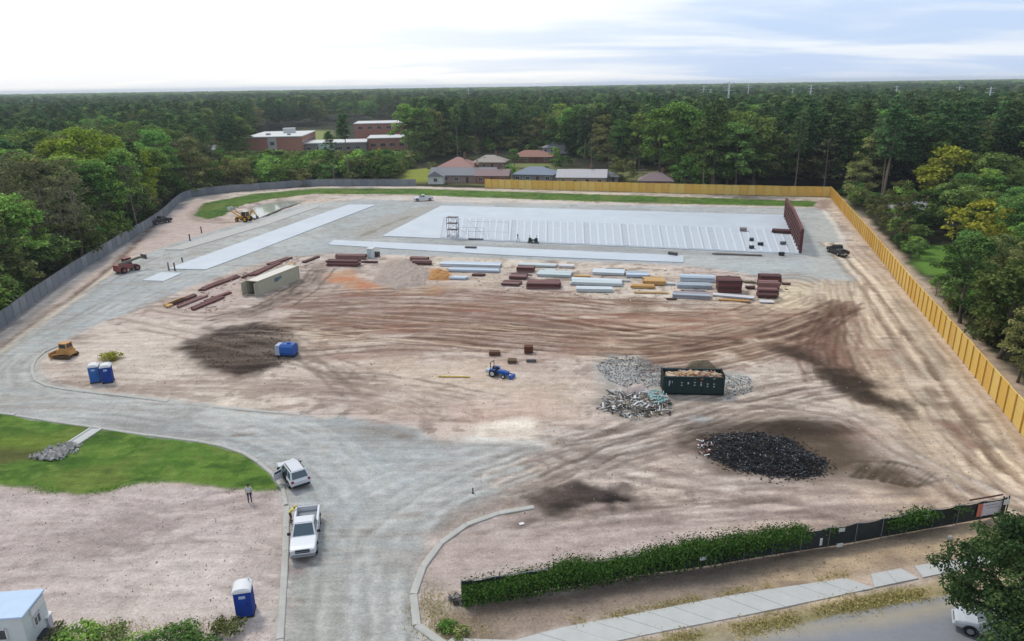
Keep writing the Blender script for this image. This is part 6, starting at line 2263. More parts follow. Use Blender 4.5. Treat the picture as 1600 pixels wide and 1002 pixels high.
# ------------------------------------------------------------------ shipping container
CT = mat('container tan', (200, 196, 170), rough=.6, var=.08)
CTR = mat('container roof', (238, 230, 216), rough=.6, var=.05)
a, b_ = P(405, 462), P(463, 438)
ang = math.atan2(b_[1] - a[1], b_[0] - a[0])
ct = thing('shipping_container', 'tan shipping container with open end and blue grey side patch', 'container', (a[0], a[1], 0), ang)
CLN = math.hypot(b_[0] - a[0], b_[1] - a[1]) + 1.0
CW, CH = 2.44, 2.5


def corr(x0, x1, y, sgn):
    mb = MB()
    n_ = int((x1 - x0) / .28)
    prof = []
    for i in range(n_ + 1):
        x = x0 + (x1 - x0) * i / n_
        prof.append((x, y + sgn * (.04 if i % 2 else 0)))
    vs = [(p[0], p[1], .12) for p in prof] + [(p[0], p[1], CH - .1) for p in prof] + [(p[0], p[1] - sgn * .05, .12) for p in prof] + [(p[0], p[1] - sgn * .05, CH - .1) for p in prof]
    k = n_ + 1
    fs = []
    for i in range(n_):
        fs += [(i, i + 1, k + i + 1, k + i), (2 * k + i, 3 * k + i, 3 * k + i + 1, 2 * k + i + 1)]
    mb.add(vs, fs)
    return mb


corr(.05, CLN, 0.02, -1).build('side_wall', CT, ct)
corr(.05, CLN, CW - .02, 1).build('side_wall', CT, ct)
MB().box((CLN / 2, CW / 2, CH - .03), (CLN, CW - .1, .1)).build('roof', CTR, ct)
MB().box((CLN / 2, CW / 2, .1), (CLN, CW - .1, .14)).build('floor', mat('container floor', (110, 98, 84)), ct)
MB().box((CLN - .04, CW / 2, CH / 2), (.08, CW - .1, CH - .1)).build('end_wall', CT, ct)
fr = MB()
for (y, z) in ((0, .06), (CW, .06), (0, CH), (CW, CH)):
    fr.beam((0, y, z), (CLN, y, z), .12, .12)
for x in (0, CLN):
    for y in (0, CW):
        fr.beam((x, y, 0), (x, y, CH + .05), .14, .14)
    fr.beam((x, 0, CH), (x, CW, CH), .12, .14).beam((x, 0, .06), (x, CW, .06), .12, .14)
fr.build('frame', CT, ct)
for y, s in ((.0, -1), (CW, 1)):
    d_ = MB().box((-.58, y + s * .12, CH / 2), (1.16, .06, CH - .16)).build('door', CT, ct)
    MB().tube((-.4, y + s * .17, .2), (-.4, y + s * .17, CH - .2), .025, n=6).tube((-.8, y + s * .17, .2), (-.8, y + s * .17, CH - .2), .025, n=6).build('lock_rod', RIM, d_)
MB().box((CLN * .47, -.05, 1.72), (1.9, .03, .44)).box((CLN * .43, -.05, 1.38), (1.2, .03, .2)).build('side_patch', mat('patch blue grey', (112, 132, 148), var=.15), ct)

# ------------------------------------------------------------------ steel frame, scaffold and braces on the slab
a, b_ = np.array(P(1226, 341)[:2]), np.array(P(1250, 397)[:2])
ang = math.atan2(b_[1] - a[1], b_[0] - a[0])
LF_ = float(np.hypot(*(b_ - a)))
sf = thing('portal_steelwork', 'maroon steel end wall frame standing on the right end of the slab', 'steel frame', (a[0], a[1], .15), ang)
peak = lambda x: 5.0 + .5 * (1 - abs(x / LF_ - .5) * 2)
NCOL = 13
for i in range(NCOL):
    x = LF_ * i / (NCOL - 1)
    h = peak(x)
    MB().box((x, 0, h / 2), (.06, .5, h)).box((x, .25, h / 2), (.35, .05, h)).box((x, -.25, h / 2), (.35, .05, h)).build('column', MAROON, sf)
for z in (.8, 1.7, 2.6, 3.5, 4.4):
    MB().beam((0, -.3, z), (LF_, -.3, z), .12, .34).build('girt', MAROON2, sf)
for (x0_, x1_) in ((0, LF_ / 2), (LF_ / 2, LF_)):
    MB().beam((x0_, 0, peak(x0_) - .2), (x1_, 0, peak(x1_) - .2), .5, .55).build('rafter', MAROON, sf)
for i in (0, 4, 7, 11):
    x0_, x1_ = LF_ * i / (NCOL - 1), LF_ * (i + 1) / (NCOL - 1)
    MB().beam((x0_, -.2, .1), (x1_, -.2, peak(x1_) - .5), .08, .08).beam((x1_, -.2, .1), (x0_, -.2, peak(x0_) - .5), .08, .08).build('brace', MAROON2, sf)

sq = P(708, 372)
sc_ = thing('scaffold_tower', 'grey scaffold tower on the front left corner of the ribbed slab', 'scaffold', (sq[0], sq[1], .18), R(-15))
SM = mat('scaffold steel', (108, 102, 104), rough=.6, var=.15)
for sx in (-1.2, 1.2):
    for sy in (-.7, .7):
        MB().tube((sx, sy, 0), (sx, sy, 4.9), .055, n=6).build('standard', SM, sc_)
for k, z in enumerate((.3, 1.8, 3.3, 4.7)):
    MB().beam((-1.2, -.7, z), (1.2, -.7, z), .07, .07).beam((-1.2, .7, z), (1.2, .7, z), .07, .07).beam((-1.2, -.7, z), (-1.2, .7, z), .07, .07).beam((1.2, -.7, z), (1.2, .7, z), .07, .07).build('ledger', SM, sc_)
    if k:
        MB().box((0, 0, z + .08), (2.3, 1.3, .06)).build('deck', mat('scaffold board', (128, 112, 104), var=.2), sc_)
        MB().beam((-1.2, -.72, z - 1.4), (1.2, -.72, z), .05, .05).beam((1.2, .72, z - 1.4), (-1.2, .72, z), .05, .05).beam((1.22, -.7, z - 1.4), (1.22, .7, z), .05, .05).build('brace', SM, sc_)


RODM = mat('pale grey rod', (158, 158, 160))


def rod_frame(label, px0, px1, py, h, spans):
    a, b_ = P(px0, py), P(px1, py + (px1 - px0) * .0265)
    ang = math.atan2(b_[1] - a[1], b_[0] - a[0])
    L = math.hypot(b_[0] - a[0], b_[1] - a[1])
    o = thing('brace_frame', label, 'brace frame', (a[0], a[1], .2), ang)
    st = MB()
    for i in range(spans + 1):
        st.tube((L * i / spans, 0, 0), (L * i / spans, 0, h), .03, n=6)
    st.build('upright', RODM, o)
    MB().beam((0, 0, h), (L, 0, h), .04, .04).beam((0, 0, h * .35), (L, 0, h * .35), .03, .03).build('rail', RODM, o)
    bs = MB()
    for i in range(spans):
        if i % 2 == 0:
            bs.beam((L * i / spans, 0, h), (L * (i + .9) / spans, 0, 0), .03, .03)
    bs.build('brace', RODM, o)


rod_frame('thin grey brace frame standing just right of the scaffold tower', 716, 756, 366, 1.5, 3)
rod_frame('thin grey pipe frame with slanted braces in the middle of the ribbed slab', 732, 795, 371, 3.6, 2)

# low maroon bundle on the slab beside the frame, odd equipment
def bundle(label, p0, p1, depth, h, m_, name='steel_bundle', piece='beam', cat='steel bundle', rows=3, z0=.1, cols=None, gap=.06, jit=.12, hk=.68):
    """a stack lying on two bearers: front edge from p0 to p1 (survey points), layers of separate pieces"""
    a, b_ = P(*p0), P(*p1)
    ang = math.atan2(b_[1] - a[1], b_[0] - a[0])
    L = math.hypot(b_[0] - a[0], b_[1] - a[1])
    o = thing(name, label, cat, (a[0], a[1], max(0, gz(a[0], a[1])) - .02), ang)
    MB().box((L * .2, depth / 2, z0 / 2), (.12, depth, z0)).box((L * .8, depth / 2, z0 / 2), (.12, depth, z0)).build('bearer', mat('bearer timber', (150, 124, 94), var=.15), o)
    cols = cols or max(1, int(depth / .5))
    hr = h / rows
    wd = depth / cols
    ms_ = m_ if isinstance(m_, list) else [m_]
    for r_ in range(rows):
        for c_ in range(cols):
            l = L * random.uniform(1 - jit, 1.0)
            MB().box((L / 2 + random.uniform(-1, 1) * (L - l) / 2, wd * (c_ + .5), z0 + hr * (r_ + .5)), (l, wd - gap, hr - .03), rz=random.uniform(-.02, .02)).build(piece, random.choice(ms_), o)
    return o


MAR = [MAROON, MAROON2, mat('pinkish primer', (150, 112, 108), var=.12)]
SHEET = [mat('pale blue sheet', (206, 222, 238), rough=.45, var=.05), mat('pale sheet', (224, 232, 236), rough=.45, var=.05), mat('grey sheet', (178, 188, 196), rough=.5, var=.08)]
GSHEET = [mat('pale green grey sheet', (208, 220, 218), rough=.5, var=.05), SHEET[1]]
WSHEET = [mat('white sheet', (236, 232, 232), rough=.5, var=.05), mat('grey sheet', (178, 188, 196)), mat('mauve grey', (172, 156, 156), var=.1)]
LUM = [mat('lumber', (222, 182, 120), var=.12), mat('lumber dark', (206, 156, 92), var=.14)]

bundle('flat maroon beam bundle on the slab against the steel frame', (1205, 366), (1240, 368), 2.4, .7, MAROON2, rows=2, z0=.3)
bundle('small grey brown bundle on the back part of the slab', (1155, 363), (1167, 363.5), 1.6, .7, [mat('grey brown', (160, 146, 142))], name='material_bundle', cat='bundle', rows=2, z0=.3, cols=2)
for i, (x, y, lb) in enumerate(((1174, 378, 'small dark crate far left on the ribbed slab end'), (1188, 385, 'dark crate in the middle of the ribbed slab end'), (1174, 390, 'tiny dark crate near the front slab edge'), (1223, 384, 'grey crate nearest the steel frame on the slab'))):
    q = P(x, y)
    o = thing('crate', lb, 'crate', (q[0], q[1], .24), R(-15 + i * 7))
    MB().box((0, 0, .3), (.9 + .2 * (i % 2), .7, .6)).build('box', TRIM if i < 3 else GREYM, o)
    MB().box((0, 0, .63), (1.0 + .2 * (i % 2), .8, .06)).build('lid', GREYM, o)
bundle('dark flat skid at the front slab edge by the steel frame', (1217, 400), (1226, 400.3), 1.0, .6, TRIM, name='skid', piece='plank', cat='skid', rows=2, cols=2)
bundle('grey timber bundle on the gravel in front of the slab, right part', (1112, 398), (1192, 401), .8, .25, [mat('weathered timber', (140, 132, 126))], name='timber_bundle', piece='plank', cat='timber', rows=1, cols=2)
bundle('dark plank stack at the front slab edge below the scaffold', (730, 375.5), (755, 376.3), .8, .3, [mat('dark plank', (104, 100, 100))], name='timber_bundle', piece='plank', cat='timber', rows=1, cols=2)
bundle('dark planks lying on the narrow strip, left half', (726, 389), (745, 389.6), .6, .3, [mat('dark plank', (104, 100, 100))], name='timber_bundle', piece='plank', cat='timber', rows=1, cols=2, z0=.22)
bundle('dark planks lying on the narrow strip near its right end', (1043, 399), (1057, 401), .8, .5, [mat('dark plank', (104, 100, 100))], name='timber_bundle', piece='plank', cat='timber', rows=2, cols=2, z0=.22)
q = P(833, 380)
eq = thing('twin_engine_machine', 'dark green twin engine machine at the middle of the front slab edge', 'machine', (q[0], q[1], .0), R(-15))
for x in (-.7, .7):
    MB().tube((x, 0, .1), (x, 0, .35), .62, n=14).build('rotor', GREYM, eq)
    MB().box((x, 0, .75), (.7, .7, .8), taper=.85).build('engine', mat('dark green paint', (50, 64, 58)), eq, bevel=.04)
MB().beam((-.8, .2, 1.1), (-.8, .1, 1.8), .08, .08).beam((.8, .2, 1.1), (.8, .1, 1.8), .08, .08).build('handle', TRIM, eq)
MB().box((0, 0, .7), (.5, .6, .3)).build('seat', TRIM, eq)
q = P(809, 378)
eq2 = thing('tripod_stand', 'thin dark tripod at the front slab edge, left of the green machine', 'tripod', (q[0], q[1], 0))
tp = MB()
for k in range(3):
    tp.tube((.5 * math.cos(k * 2.1), .5 * math.sin(k * 2.1), 0), (0, 0, 1.4), .05, n=5)
tp.build('leg', TRIM, eq2); MB().box((0, 0, 1.55), (.3, .3, .35)).build('head', MAROON2, eq2)
for (x, y, lb, m_) in ((264, 422.5, 'dark grey steel stub standing at the end of the long bright strip, left one', GREYM), (273.5, 423, 'brown steel stub standing at the end of the long bright strip, right one', MAROON2), (315, 364, 'dark post farthest up the soil bank near the pond', TRIM), (297, 376, 'dark post lower on the soil bank left of the narrow strip', TRIM), (285, 409, 'short dark post beside the left edge of the long bright strip', MAROON2), (739, 771, 'small dark peg at the edge of the gravel road', TRIM)):
    q = G(x, y)
    o = thing('steel_stub', lb, 'post', q)
    hh = 1.6 if y < 600 and x != 285 else .9 if y < 600 else .55
    ww_ = .2 if y < 600 else .1
    MB().box((0, 0, hh / 2), (ww_, ww_, hh)).build('post', m_, o)
    MB().box((0, 0, .02), (ww_ * 1.8, ww_ * 1.8, .05)).build('base_plate', m_, o)
q = P(578, 404)
wb = thing('site_cabinet', 'upright white site cabinet behind the maroon beam stacks', 'cabinet', (q[0], q[1], 0), R(-15))
MB().box((0, .6, 1.0), (1.2, 1.2, 2.0)).build('body', TW, wb, bevel=.03)
MB().box((0, .6, 2.05), (1.35, 1.35, .1)).build('roof', TW, wb)
MB().box((.0, -.03, 1.0), (.8, .05, 1.7)).build('door', TWG, wb)
bundle('dark drum pile right beside the white site cabinet', (583, 402), (591, 402.4), 1.0, 1.0, [mat('drum dark', (84, 78, 76))], name='material_bundle', cat='bundle', rows=2, cols=2)

for args in (
    ('maroon beam stack left of the white site cabinet, farther one', (522, 405.5), (572, 406), 1.6, .8, MAR),
    ('maroon beam stack in front of the white site cabinet, nearer one', (508, 416), (560, 417), 1.8, 1.0, MAR),
    ('maroon beam stack left of the pale blue sheets, farther one', (640, 409), (668, 410), 1.3, .8, MAR),
    ('dark maroon beam stack left of the pale blue sheets, nearer one', (643, 414), (674, 415), 1.2, .8, MAR),
    ('dark maroon beams at the top of the slanting stack row', (806, 426), (834, 427), 2.2, .9, MAR),
    ('maroon beams in the middle of the slanting stack row', (795, 437), (822, 438), 2.6, .6, MAR),
    ('pinkish maroon beams at the bottom of the slanting stack row', (782, 447), (812, 448.5), 2.6, .35, MAR),
    ('brown maroon beam stack right of the slanting row', (822, 452), (876, 453), 3.2, .9, MAR),
    ('tall maroon beam stack at the right end, farthest of three', (1186, 443), (1222, 444), 2.0, 1.3, MAR),
    ('tall maroon beam stack at the right end, middle of three', (1184, 454), (1219, 455), 2.0, 1.3, MAR),
    ('tall maroon beam stack at the right end, nearest of three', (1184, 466), (1217, 467), 2.0, 1.3, MAR),
):
    bundle(*args)
bundle('big square maroon wrapped bundle between white sheet stacks', (1121, 458), (1159, 459), 3.2, 2.1, [MAROON, MAROON2], rows=4, cols=3, jit=.03)
for args in (
    ('long pale blue sheet stack, back row left of the slanting beams', (686, 416.5), (782, 419), 2.4, .5, SHEET),
    ('pale blue sheet stack, nearer row left of the slanting beams', (700, 425), (780, 427), 2.2, .45, SHEET),
    ('pale grey green sheets far row behind the dark maroon beams', (808, 417), (868, 419), 1.8, .4, GSHEET),
    ('short white sheet stack right end of the far row', (872, 419), (896, 420), 1.6, .45, WSHEET[:1]),
    ('pale mint sheets in front of the short white stack', (838, 433), (892, 435), 3.4, .5, GSHEET),
    ('blue grey sheets far row before the lumber', (925, 430), (975, 432), 3.0, .5, SHEET),
    ('pale blue sheets right beside the yellow lumber', (978, 434), (1014, 435), 3.0, .5, SHEET),
    ('long white mint sheet stack below the blue grey sheets', (890, 446), (972, 449), 3.4, .55, GSHEET),
    ('nearest white mint sheet stack in the middle of the row', (900, 457), (957, 458), 1.8, .6, GSHEET),
    ('grey and white sheet stack left of the square maroon bundle, farther', (1062, 440), (1118, 442), 2.6, .7, SHEET),
    ('white sheet stack left of the square maroon bundle, middle', (1058, 451), (1112, 452.5), 2.2, .6, WSHEET[:2]),
    ('dull mauve sheet stack left of the square maroon bundle, nearest', (1050, 466), (1110, 469), 2.4, .6, WSHEET[1:]),
    ('thin white sheets below the square maroon bundle', (1112, 464), (1178, 470), 1.4, .3, WSHEET[:2]),
):
    bundle(*args, name='sheet_stack', piece='sheet', cat='sheet stack', rows=3, cols=2, gap=.08, jit=.05)
bundle('orange yellow lumber stack between blue sheets and white sheets', (1004, 446), (1040, 447), 3.4, .7, LUM, name='lumber_stack', piece='plank', cat='lumber', rows=3)
bundle('low tan lumber stack in front of the orange yellow lumber', (985, 451), (1024, 452), 1.6, .4, LUM, name='lumber_stack', piece='plank', cat='lumber', rows=2)
bundle('long tan boards lying in the dirt below the lumber', (990, 459), (1046, 460), .5, .2, LUM, name='lumber_stack', piece='plank', cat='lumber', rows=1, cols=2)
bundle('thin yellow board line lying left of the blue tractor', (684, 590), (735, 591), .25, .15, [mat('yellow board', (226, 196, 104))], name='lumber_stack', piece='plank', cat='lumber', rows=1, cols=1, z0=.06)
bundle('dark brown timber block above the blue tractor', (764, 557), (782, 557), .9, .5, [mat('brown timber', (112, 80, 58), var=.15)], name='timber_bundle', piece='plank', cat='timber', rows=2, cols=2)
bundle('rust brown drum like block right of the blue tractor', (819, 553), (833, 553), .9, .9, [mat('rust brown', (112, 64, 48), var=.15)], name='timber_bundle', piece='plank', cat='timber', rows=3, cols=2, jit=.02)
bundle('olive brown pallet stack right of the blue tractor', (793, 569), (808, 569), 1.0, .4, [mat('pallet brown', (112, 92, 68), var=.15)], name='timber_bundle', piece='plank', cat='pallets', rows=2, cols=3)
bundle('thin dark plank at the right of the pallet stack', (822, 567), (838, 567), .4, .3, [mat('dark plank', (104, 100, 100))], name='timber_bundle', piece='plank', cat='timber', rows=1, cols=1)
XB = [((866, 425), (888, 425.5), 'small dark crate stack above the mint sheets', MAR), ((945, 423), (975, 424), 'grey planks at the top edge of the stack row', [GREYM]), ((896, 434), (922, 435), 'tan boards left of the blue grey sheets', LUM),
      ((812, 431), (832, 431.5), 'pinkish boards between the dark maroon beams and mint sheets', [MAR[2]]), ((736, 432), (760, 432.6), 'dark plank below the long pale blue sheets', [MAROON2]), ((1060, 457), (1105, 458.5), 'dark grey beam line between white and mauve sheets', [GREYM]),
      ((1118, 470), (1176, 474), 'brown plank line below the thin white sheets', [MAROON2, LUM[1]]), ((1164, 452), (1182, 452.5), 'dark offcuts between the square maroon bundle and tall stacks', [MAROON2]), ((1160, 443), (1184, 443.6), 'olive timber behind the square maroon bundle', [mat('olive timber', (112, 100, 70))]),
      ((1000, 433), (1012, 433.4), 'amber block on top end of the lumber', [LUM[1]]), ((1040, 446), (1056, 446.4), 'grey offcuts right of the lumber', SHEET), ((700, 437), (730, 438), 'grey pale planks below the nearer blue sheets', SHEET),
      ((846, 424), (868, 424.5), 'mint sheet offcuts under the far grey green row', GSHEET), ((960, 440), (985, 441), 'white offcuts beside the long mint sheets', WSHEET), ((1186, 474), (1214, 475), 'white sheet offcuts below the tall maroon stacks', WSHEET),
      ((1040, 469), (1060, 469.5), 'brown bearers left of the mauve sheets', [MAROON2]), ((560, 411), (590, 411.5), 'brown planks in front of the white site cabinet', [MAROON2]), ((1222, 446), (1236, 446.5), 'dark end pieces right of the farthest tall maroon stack', [MAROON2])]
for (p0, p1, lb, ms0) in XB:
    bundle(lb, p0, p1, random.uniform(.5, 1.3), random.uniform(.15, .4), ms0, name='offcut_pile', piece='plank', cat='timber', rows=1, cols=2, jit=.3)
# scattered beams left of the container
LB = [((262, 482), (296, 468), 'pale plank row nearest the gravel'), ((268, 480), (312, 462), 'maroon beam row second from the gravel'), ((280, 482), (326, 464), 'maroon beam row third from the gravel'), ((300, 488), (352, 466), 'dull maroon beam row nearest the camera'),
      ((318, 456), (356, 440), 'maroon beam row farther up'), ((322, 474), (366, 458), 'pinkish beam row in the middle'), ((338, 448), (380, 432), 'dark maroon beam row beside the container doors'), ((384, 436), (424, 418), 'maroon beam row right behind the container'),
      ((400, 432), (440, 412), 'pinkish beam row behind the container roof'), ((424, 416), (460, 404), 'maroon beam row at the far end behind the container'), ((440, 424), (468, 412), 'brown plank row behind the container far end'), ((474, 413), (502, 402), 'dark maroon beam row closest to the white cabinet')]
for (p0, p1, lb) in LB:
    bundle(lb + ', left of the yard' if 'container' not in lb and 'cabinet' not in lb else lb, p0, p1, random.uniform(.9, 1.6), .3, LUM + [mat('pale plank', (226, 214, 196))] if 'plank' in lb else MAR, rows=1, z0=.08, jit=.3)

# ------------------------------------------------------------------ banner and small signs on the dark fence
a, b_ = P(1521, 815), P(1560, 808)
bn = thing('fence_banner', 'white banner with orange red left edge at the right end of the dark fence', 'banner', (a[0], a[1], 0), math.atan2(b_[1] - a[1], b_[0] - a[0]))
L = math.hypot(b_[0] - a[0], b_[1] - a[1])
MB().box((L * .58, -.16, 1.1), (L * .80, .02, 1.15)).build('sheet', mat('banner white', (214, 212, 220), var=.07, scale=2.5), bn)
MB().box((L * .08, -.16, 1.1), (L * .2, .021, 1.15)).build('red_edge', mat('banner red', (214, 128, 108), var=.2, scale=5), bn)
MB().box((L * .5, -.165, 1.45), (L * .5, .022, .12)).box((L * .62, -.165, 1.2), (L * .5, .022, .08)).build('grey_band', mat('banner grey', (170, 172, 186), var=.1), bn)
MB().beam((-.9, -.05, 2.15), (L * .95, -.05, 2.15), .08, .1).build('top_bar', MAROON2, bn)
sg = thing('fence_sign', 'small white sign at the very right end of the dark fence', 'sign', P(1565, 812), R(10))
MB().box((0, -.1, 1.7), (.55, .03, .45)).build('plate', MARK, sg); MB().tube((-.25, 0, 0), (-.25, 0, 2.2), .05, n=6).tube((.25, 0, 0), (.25, 0, 2.2), .05, n=6).build('post', TRIM, sg)
for (x, y, z_, lb) in ((1440, 831, 1.5, 'white notice plate on the dark fence left of the banner'), (1309, 852, 1.5, 'small pale notice on the upper dark fence'), (1308, 860, .6, 'small pale notice low on the dark fence'), (1278, 862, 1.0, 'narrow white strip sign on the dark fence'), (1095, 890, 1.1, 'faded notice on the creeper covered fence')):
    q = P(x, y)
    o = thing('fence_sign', lb, 'sign', (q[0], q[1], 0), R(10))
    MB().box((0, -.2, z_), ((.5, .03, .3) if 'strip' not in lb else (.2, .03, .6))).build('plate', MARK, o)
    MB().box((0, -.16, z_), (.08, .06, .2)).build('bracket', TRIM, o)
o = thing('stone_block', 'pale stone block lying on the tan verge left of the oak', 'stone', G(1484, 842), R(20))
MB().box((0, 0, .12), (.5, .35, .26), taper=.8).build('block', mat('light rock', (206, 202, 188)), o, bevel=.05)
o = thing('paper_scrap', 'small white scrap on the soil right of the road kerb', 'litter', G(815, 818), R(20))
MB().box((0, 0, .04), (.4, .3, .06)).build('sheet', TW, o)

# ------------------------------------------------------------------ people
SKIN = mat('skin', (196, 150, 126), var=.04)
HAIR = mat('dark hair', (50, 42, 38), var=.1)


def person(label, loc, rz, joints, cloth, hat=None):
    """one continuous skinned body; joints: name -> (x, y, z)"""
    J = joints
    order = list(J)
    idx = {k: i for i, k in enumerate(order)}
    E_ = [('pelvis', 'waist'), ('waist', 'chest'), ('chest', 'neck'), ('neck', 'head0'), ('head0', 'head1')]
    for s in 'LR':
        E_ += [('chest', 'sh' + s), ('sh' + s, 'el' + s), ('el' + s, 'wr' + s), ('wr' + s, 'ha' + s), ('pelvis', 'hip' + s), ('hip' + s, 'kn' + s), ('kn' + s, 'an' + s), ('an' + s, 'to' + s)]
    RAD = dict(pelvis=.15, waist=.135, chest=.16, neck=.06, head0=.085, head1=.085, sh=.075, el=.05, wr=.036, ha=.045, hip=.105, kn=.068, an=.05, to=.045)
    vs = [J[k] for k in order]
    es = [(idx[a_], idx[b_]) for a_, b_ in E_]
    rad = [RAD[k] if k in RAD else RAD[k[:-1]] for k in order]
    for s in 'LR':      # fingers and thumb
        w_, h_ = Vector(J['wr' + s]), Vector(J['ha' + s])
        d = (h_ - w_).normalized()
        sd = d.cross(Vector((0, 0, 1)) if abs(d.z) < .9 else Vector((0, 1, 0))).normalized()
        for k, (off, ln) in enumerate(((-.033, .075), (-.011, .088), (.011, .084), (.033, .066))):
            b0 = h_ + sd * off + d * .02
            i0 = len(vs)
            vs += [tuple(b0), tuple(b0 + d * ln * .6), tuple(b0 + d * ln + Vector((0, 0, -.02)))]
            rad += [.012, .010, .008]
            es += [(idx['ha' + s], i0), (i0, i0 + 1), (i0 + 1, i0 + 2)]
        i0 = len(vs)
        tb = w_.lerp(h_, .5) - sd * .04
        vs += [tuple(tb), tuple(tb - sd * .03 + d * .045)]
        rad += [.014, .010]
        es += [(idx['ha' + s], i0), (i0, i0 + 1)]
    me = bpy.data.meshes.new('body')
    me.from_pydata(vs, es, [])
    ob = bpy.data.objects.new('body', me)
    COL.objects.link(ob)
    md = ob.modifiers.new('skin', 'SKIN'); md.use_smooth_shade = True
    for i, sv in enumerate(me.skin_vertices[0].data):
        sv.radius = (rad[i], rad[i])
        sv.use_root = (i == idx['pelvis'])
    sb = ob.modifiers.new('sub', 'SUBSURF'); sb.levels = 1; sb.render_levels = 1
    dg = bpy.context.evaluated_depsgraph_get()
    m2 = bpy.data.meshes.new_from_object(ob.evaluated_get(dg))
    bpy.data.objects.remove(ob)
    m2.materials.clear()
    shirt, trousers, shoes = cloth
    for mm in (SKIN, shirt, trousers, shoes):
        m2.materials.append(mm)
    segs = [(a_, b_, c_) for a_, b_, c_ in (('chest', 'shL', 1), ('chest', 'shR', 1), ('shL', 'elL', 1), ('shR', 'elR', 1), ('waist', 'chest', 1), ('pelvis', 'waist', 1), ('elL', 'wrL', 0), ('elR', 'wrR', 0), ('wrL', 'haL', 0), ('wrR', 'haR', 0),
                                             ('hipL', 'knL', 2), ('hipR', 'knR', 2), ('knL', 'anL', 2), ('knR', 'anR', 2), ('pelvis', 'hipL', 2), ('pelvis', 'hipR', 2), ('anL', 'toL', 3), ('anR', 'toR', 3), ('neck', 'head0', 0), ('head0', 'head1', 0))]
    sA = [(Vector(J[a_]), Vector(J[b_]), c_) for a_, b_, c_ in segs]
    for p in m2.polygons:
        c = p.center
        best = min(sA, key=lambda s_: (c - (s_[0] + (s_[1] - s_[0]) * max(0, min(1, (c - s_[0]).dot(s_[1] - s_[0]) / max(1e-6, (s_[1] - s_[0]).length_squared))))).length)
        p.material_index = best[2]
        p.use_smooth = True
    o = thing('person', label, 'person', loc, rz)
    link('body', m2, o)
    hd, nk = Vector(J['head1']), Vector(J['neck'])
    hd0 = Vector(J['head0'])
    up = (hd - hd0).normalized()
    ctr = hd0.lerp(hd, .6)
    fwd = Vector((0, 1, 0)) - up * up.y
    fwd = fwd.normalized() if fwd.length > .1 else Vector((0, 0, -1))
    rt_ = fwd.cross(up)
    Mx = Matrix((rt_, fwd, up)).transposed()
    hm = MB()
    rings = []
    for k in range(6):
        a_ = math.pi / 2 * k / 5
        rings.append([tuple(ctr + Mx @ Vector((.112 * math.cos(a_) * math.cos(t_), .118 * math.cos(a_) * math.sin(t_) - .012, .02 + .125 * math.sin(a_)))) for t_ in np.linspace(0, 2 * math.pi, 13)[:-1]])
    hm.loft(rings)
    if hat:
        br = [[tuple(ctr + Mx @ Vector((.15 * f_ * math.cos(t_), .17 * f_ * math.sin(t_) + .02, .03 + z_))) for t_ in np.linspace(0, 2 * math.pi, 13)[:-1]] for f_, z_ in ((1, 0), (.7, .02))]
        hm.loft(br)
    hm.build('hard_hat' if hat else 'hair', hat or HAIR, o, smooth=True)
    fc = MB()
    f_ = lambda x, y, z: tuple(ctr + Mx @ Vector((x, y, z)))
    fc.add([f_(-.014, .085, -.035), f_(.014, .085, -.035), f_(0, .118, -.032), f_(0, .088, .005)], [(0, 1, 2), (0, 2, 3), (1, 3, 2), (0, 3, 1)])
    for sx in (-1, 1):
        fc.box(f_(sx * .092, -.005, -.012), (.02, .04, .055))
    fc.build('face_feature', SKIN, o)
    ey = MB()
    for sx in (-1, 1):
        ey.box(f_(sx * .035, .084, .005), (.02, .012, .012))
    ey.box(f_(0, .083, -.06), (.045, .012, .01))
    ey.build('eyes_and_mouth', HAIR, o)
    return o


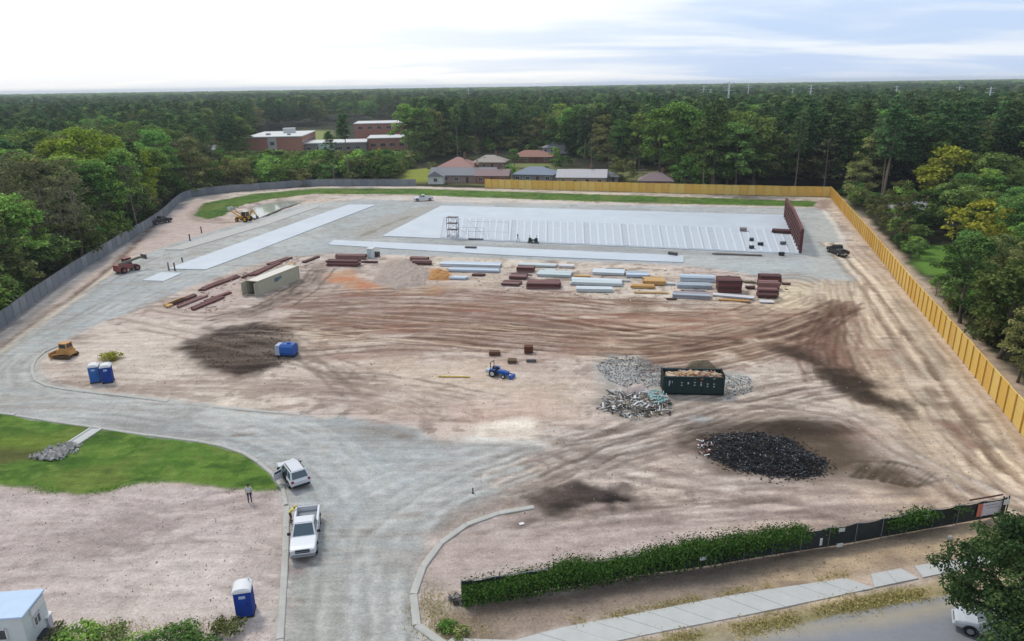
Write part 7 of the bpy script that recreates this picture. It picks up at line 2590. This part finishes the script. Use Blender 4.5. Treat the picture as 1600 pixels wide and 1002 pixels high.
stand = dict(pelvis=(0, 0, .95), waist=(0, .01, 1.12), chest=(0, 0, 1.36), neck=(0, .01, 1.5), head0=(0, .03, 1.6), head1=(0, .03, 1.68),
             shL=(-.19, 0, 1.42), elL=(-.25, -.03, 1.14), wrL=(-.24, .08, .92), haL=(-.235, .11, .85), shR=(.19, 0, 1.42), elR=(.25, -.03, 1.14), wrR=(.22, .12, .96), haR=(.2, .17, .91),
             hipL=(-.10, 0, .90), knL=(-.11, .03, .50), anL=(-.12, -.01, .09), toL=(-.13, .15, .045), hipR=(.10, 0, .90), knR=(.12, .02, .50), anR=(.14, -.02, .09), toR=(.15, .14, .045))
person('person in white shirt and navy trousers standing on the soil below the lawn', G(391, 784), R(190), stand, (mat('white shirt', (214, 218, 226), var=.05), mat('navy cloth', (44, 50, 92), var=.08), mat('dark shoes', (40, 36, 34))))
bend = dict(pelvis=(0, -.08, .93), waist=(0, .02, 1.07), chest=(0, .18, 1.22), neck=(0, .30, 1.32), head0=(0, .38, 1.38), head1=(0, .42, 1.45),
            shL=(-.19, .22, 1.26), elL=(-.25, .36, 1.06), wrL=(-.2, .56, 1.05), haL=(-.18, .63, 1.06), shR=(.19, .22, 1.26), elR=(.26, .38, 1.08), wrR=(.2, .58, 1.10), haR=(.18, .65, 1.10),
            hipL=(-.10, -.08, .88), knL=(-.12, .02, .49), anL=(-.13, -.06, .09), toL=(-.14, .1, .045), hipR=(.10, -.08, .88), knR=(.12, .0, .49), anR=(.14, -.14, .09), toR=(.15, .02, .045))
q = G(456, 816)
person('person in yellow high visibility jacket leaning towards the bed of the white pickup', q, R(-75), bend, (mat('hi vis yellow', (244, 228, 120), rough=.6, var=.05), mat('brown trousers', (110, 78, 66), var=.08), mat('dark shoes', (40, 36, 34))), hat=mat('yellow hat', (246, 232, 130), var=.04))
# ------------------------------------------------------------------ air: one closed box of thin haze round everything
hb = MB().box((0, 7400, 23.5), (34000, 15300, 52)).build('haze', [], None)
HM = bpy.data.materials.new('haze')
HM.use_nodes = True
ht = HM.node_tree
ht.nodes.clear()
ho = N(ht, 'ShaderNodeOutputMaterial')
pv_ = N(ht, 'ShaderNodeVolumePrincipled')
pv_.inputs['Density'].default_value = .00012
pv_.inputs['Color'].default_value = (.86, .93, 1, 1)
pv_.inputs['Anisotropy'].default_value = .2
ht.links.new(pv_.outputs[0], ho.inputs['Volume'])
hb.data.materials.clear()
hb.data.materials.append(HM)
hb['kind'] = 'stuff'
hb['label'] = 'thin pale haze over the far woods'
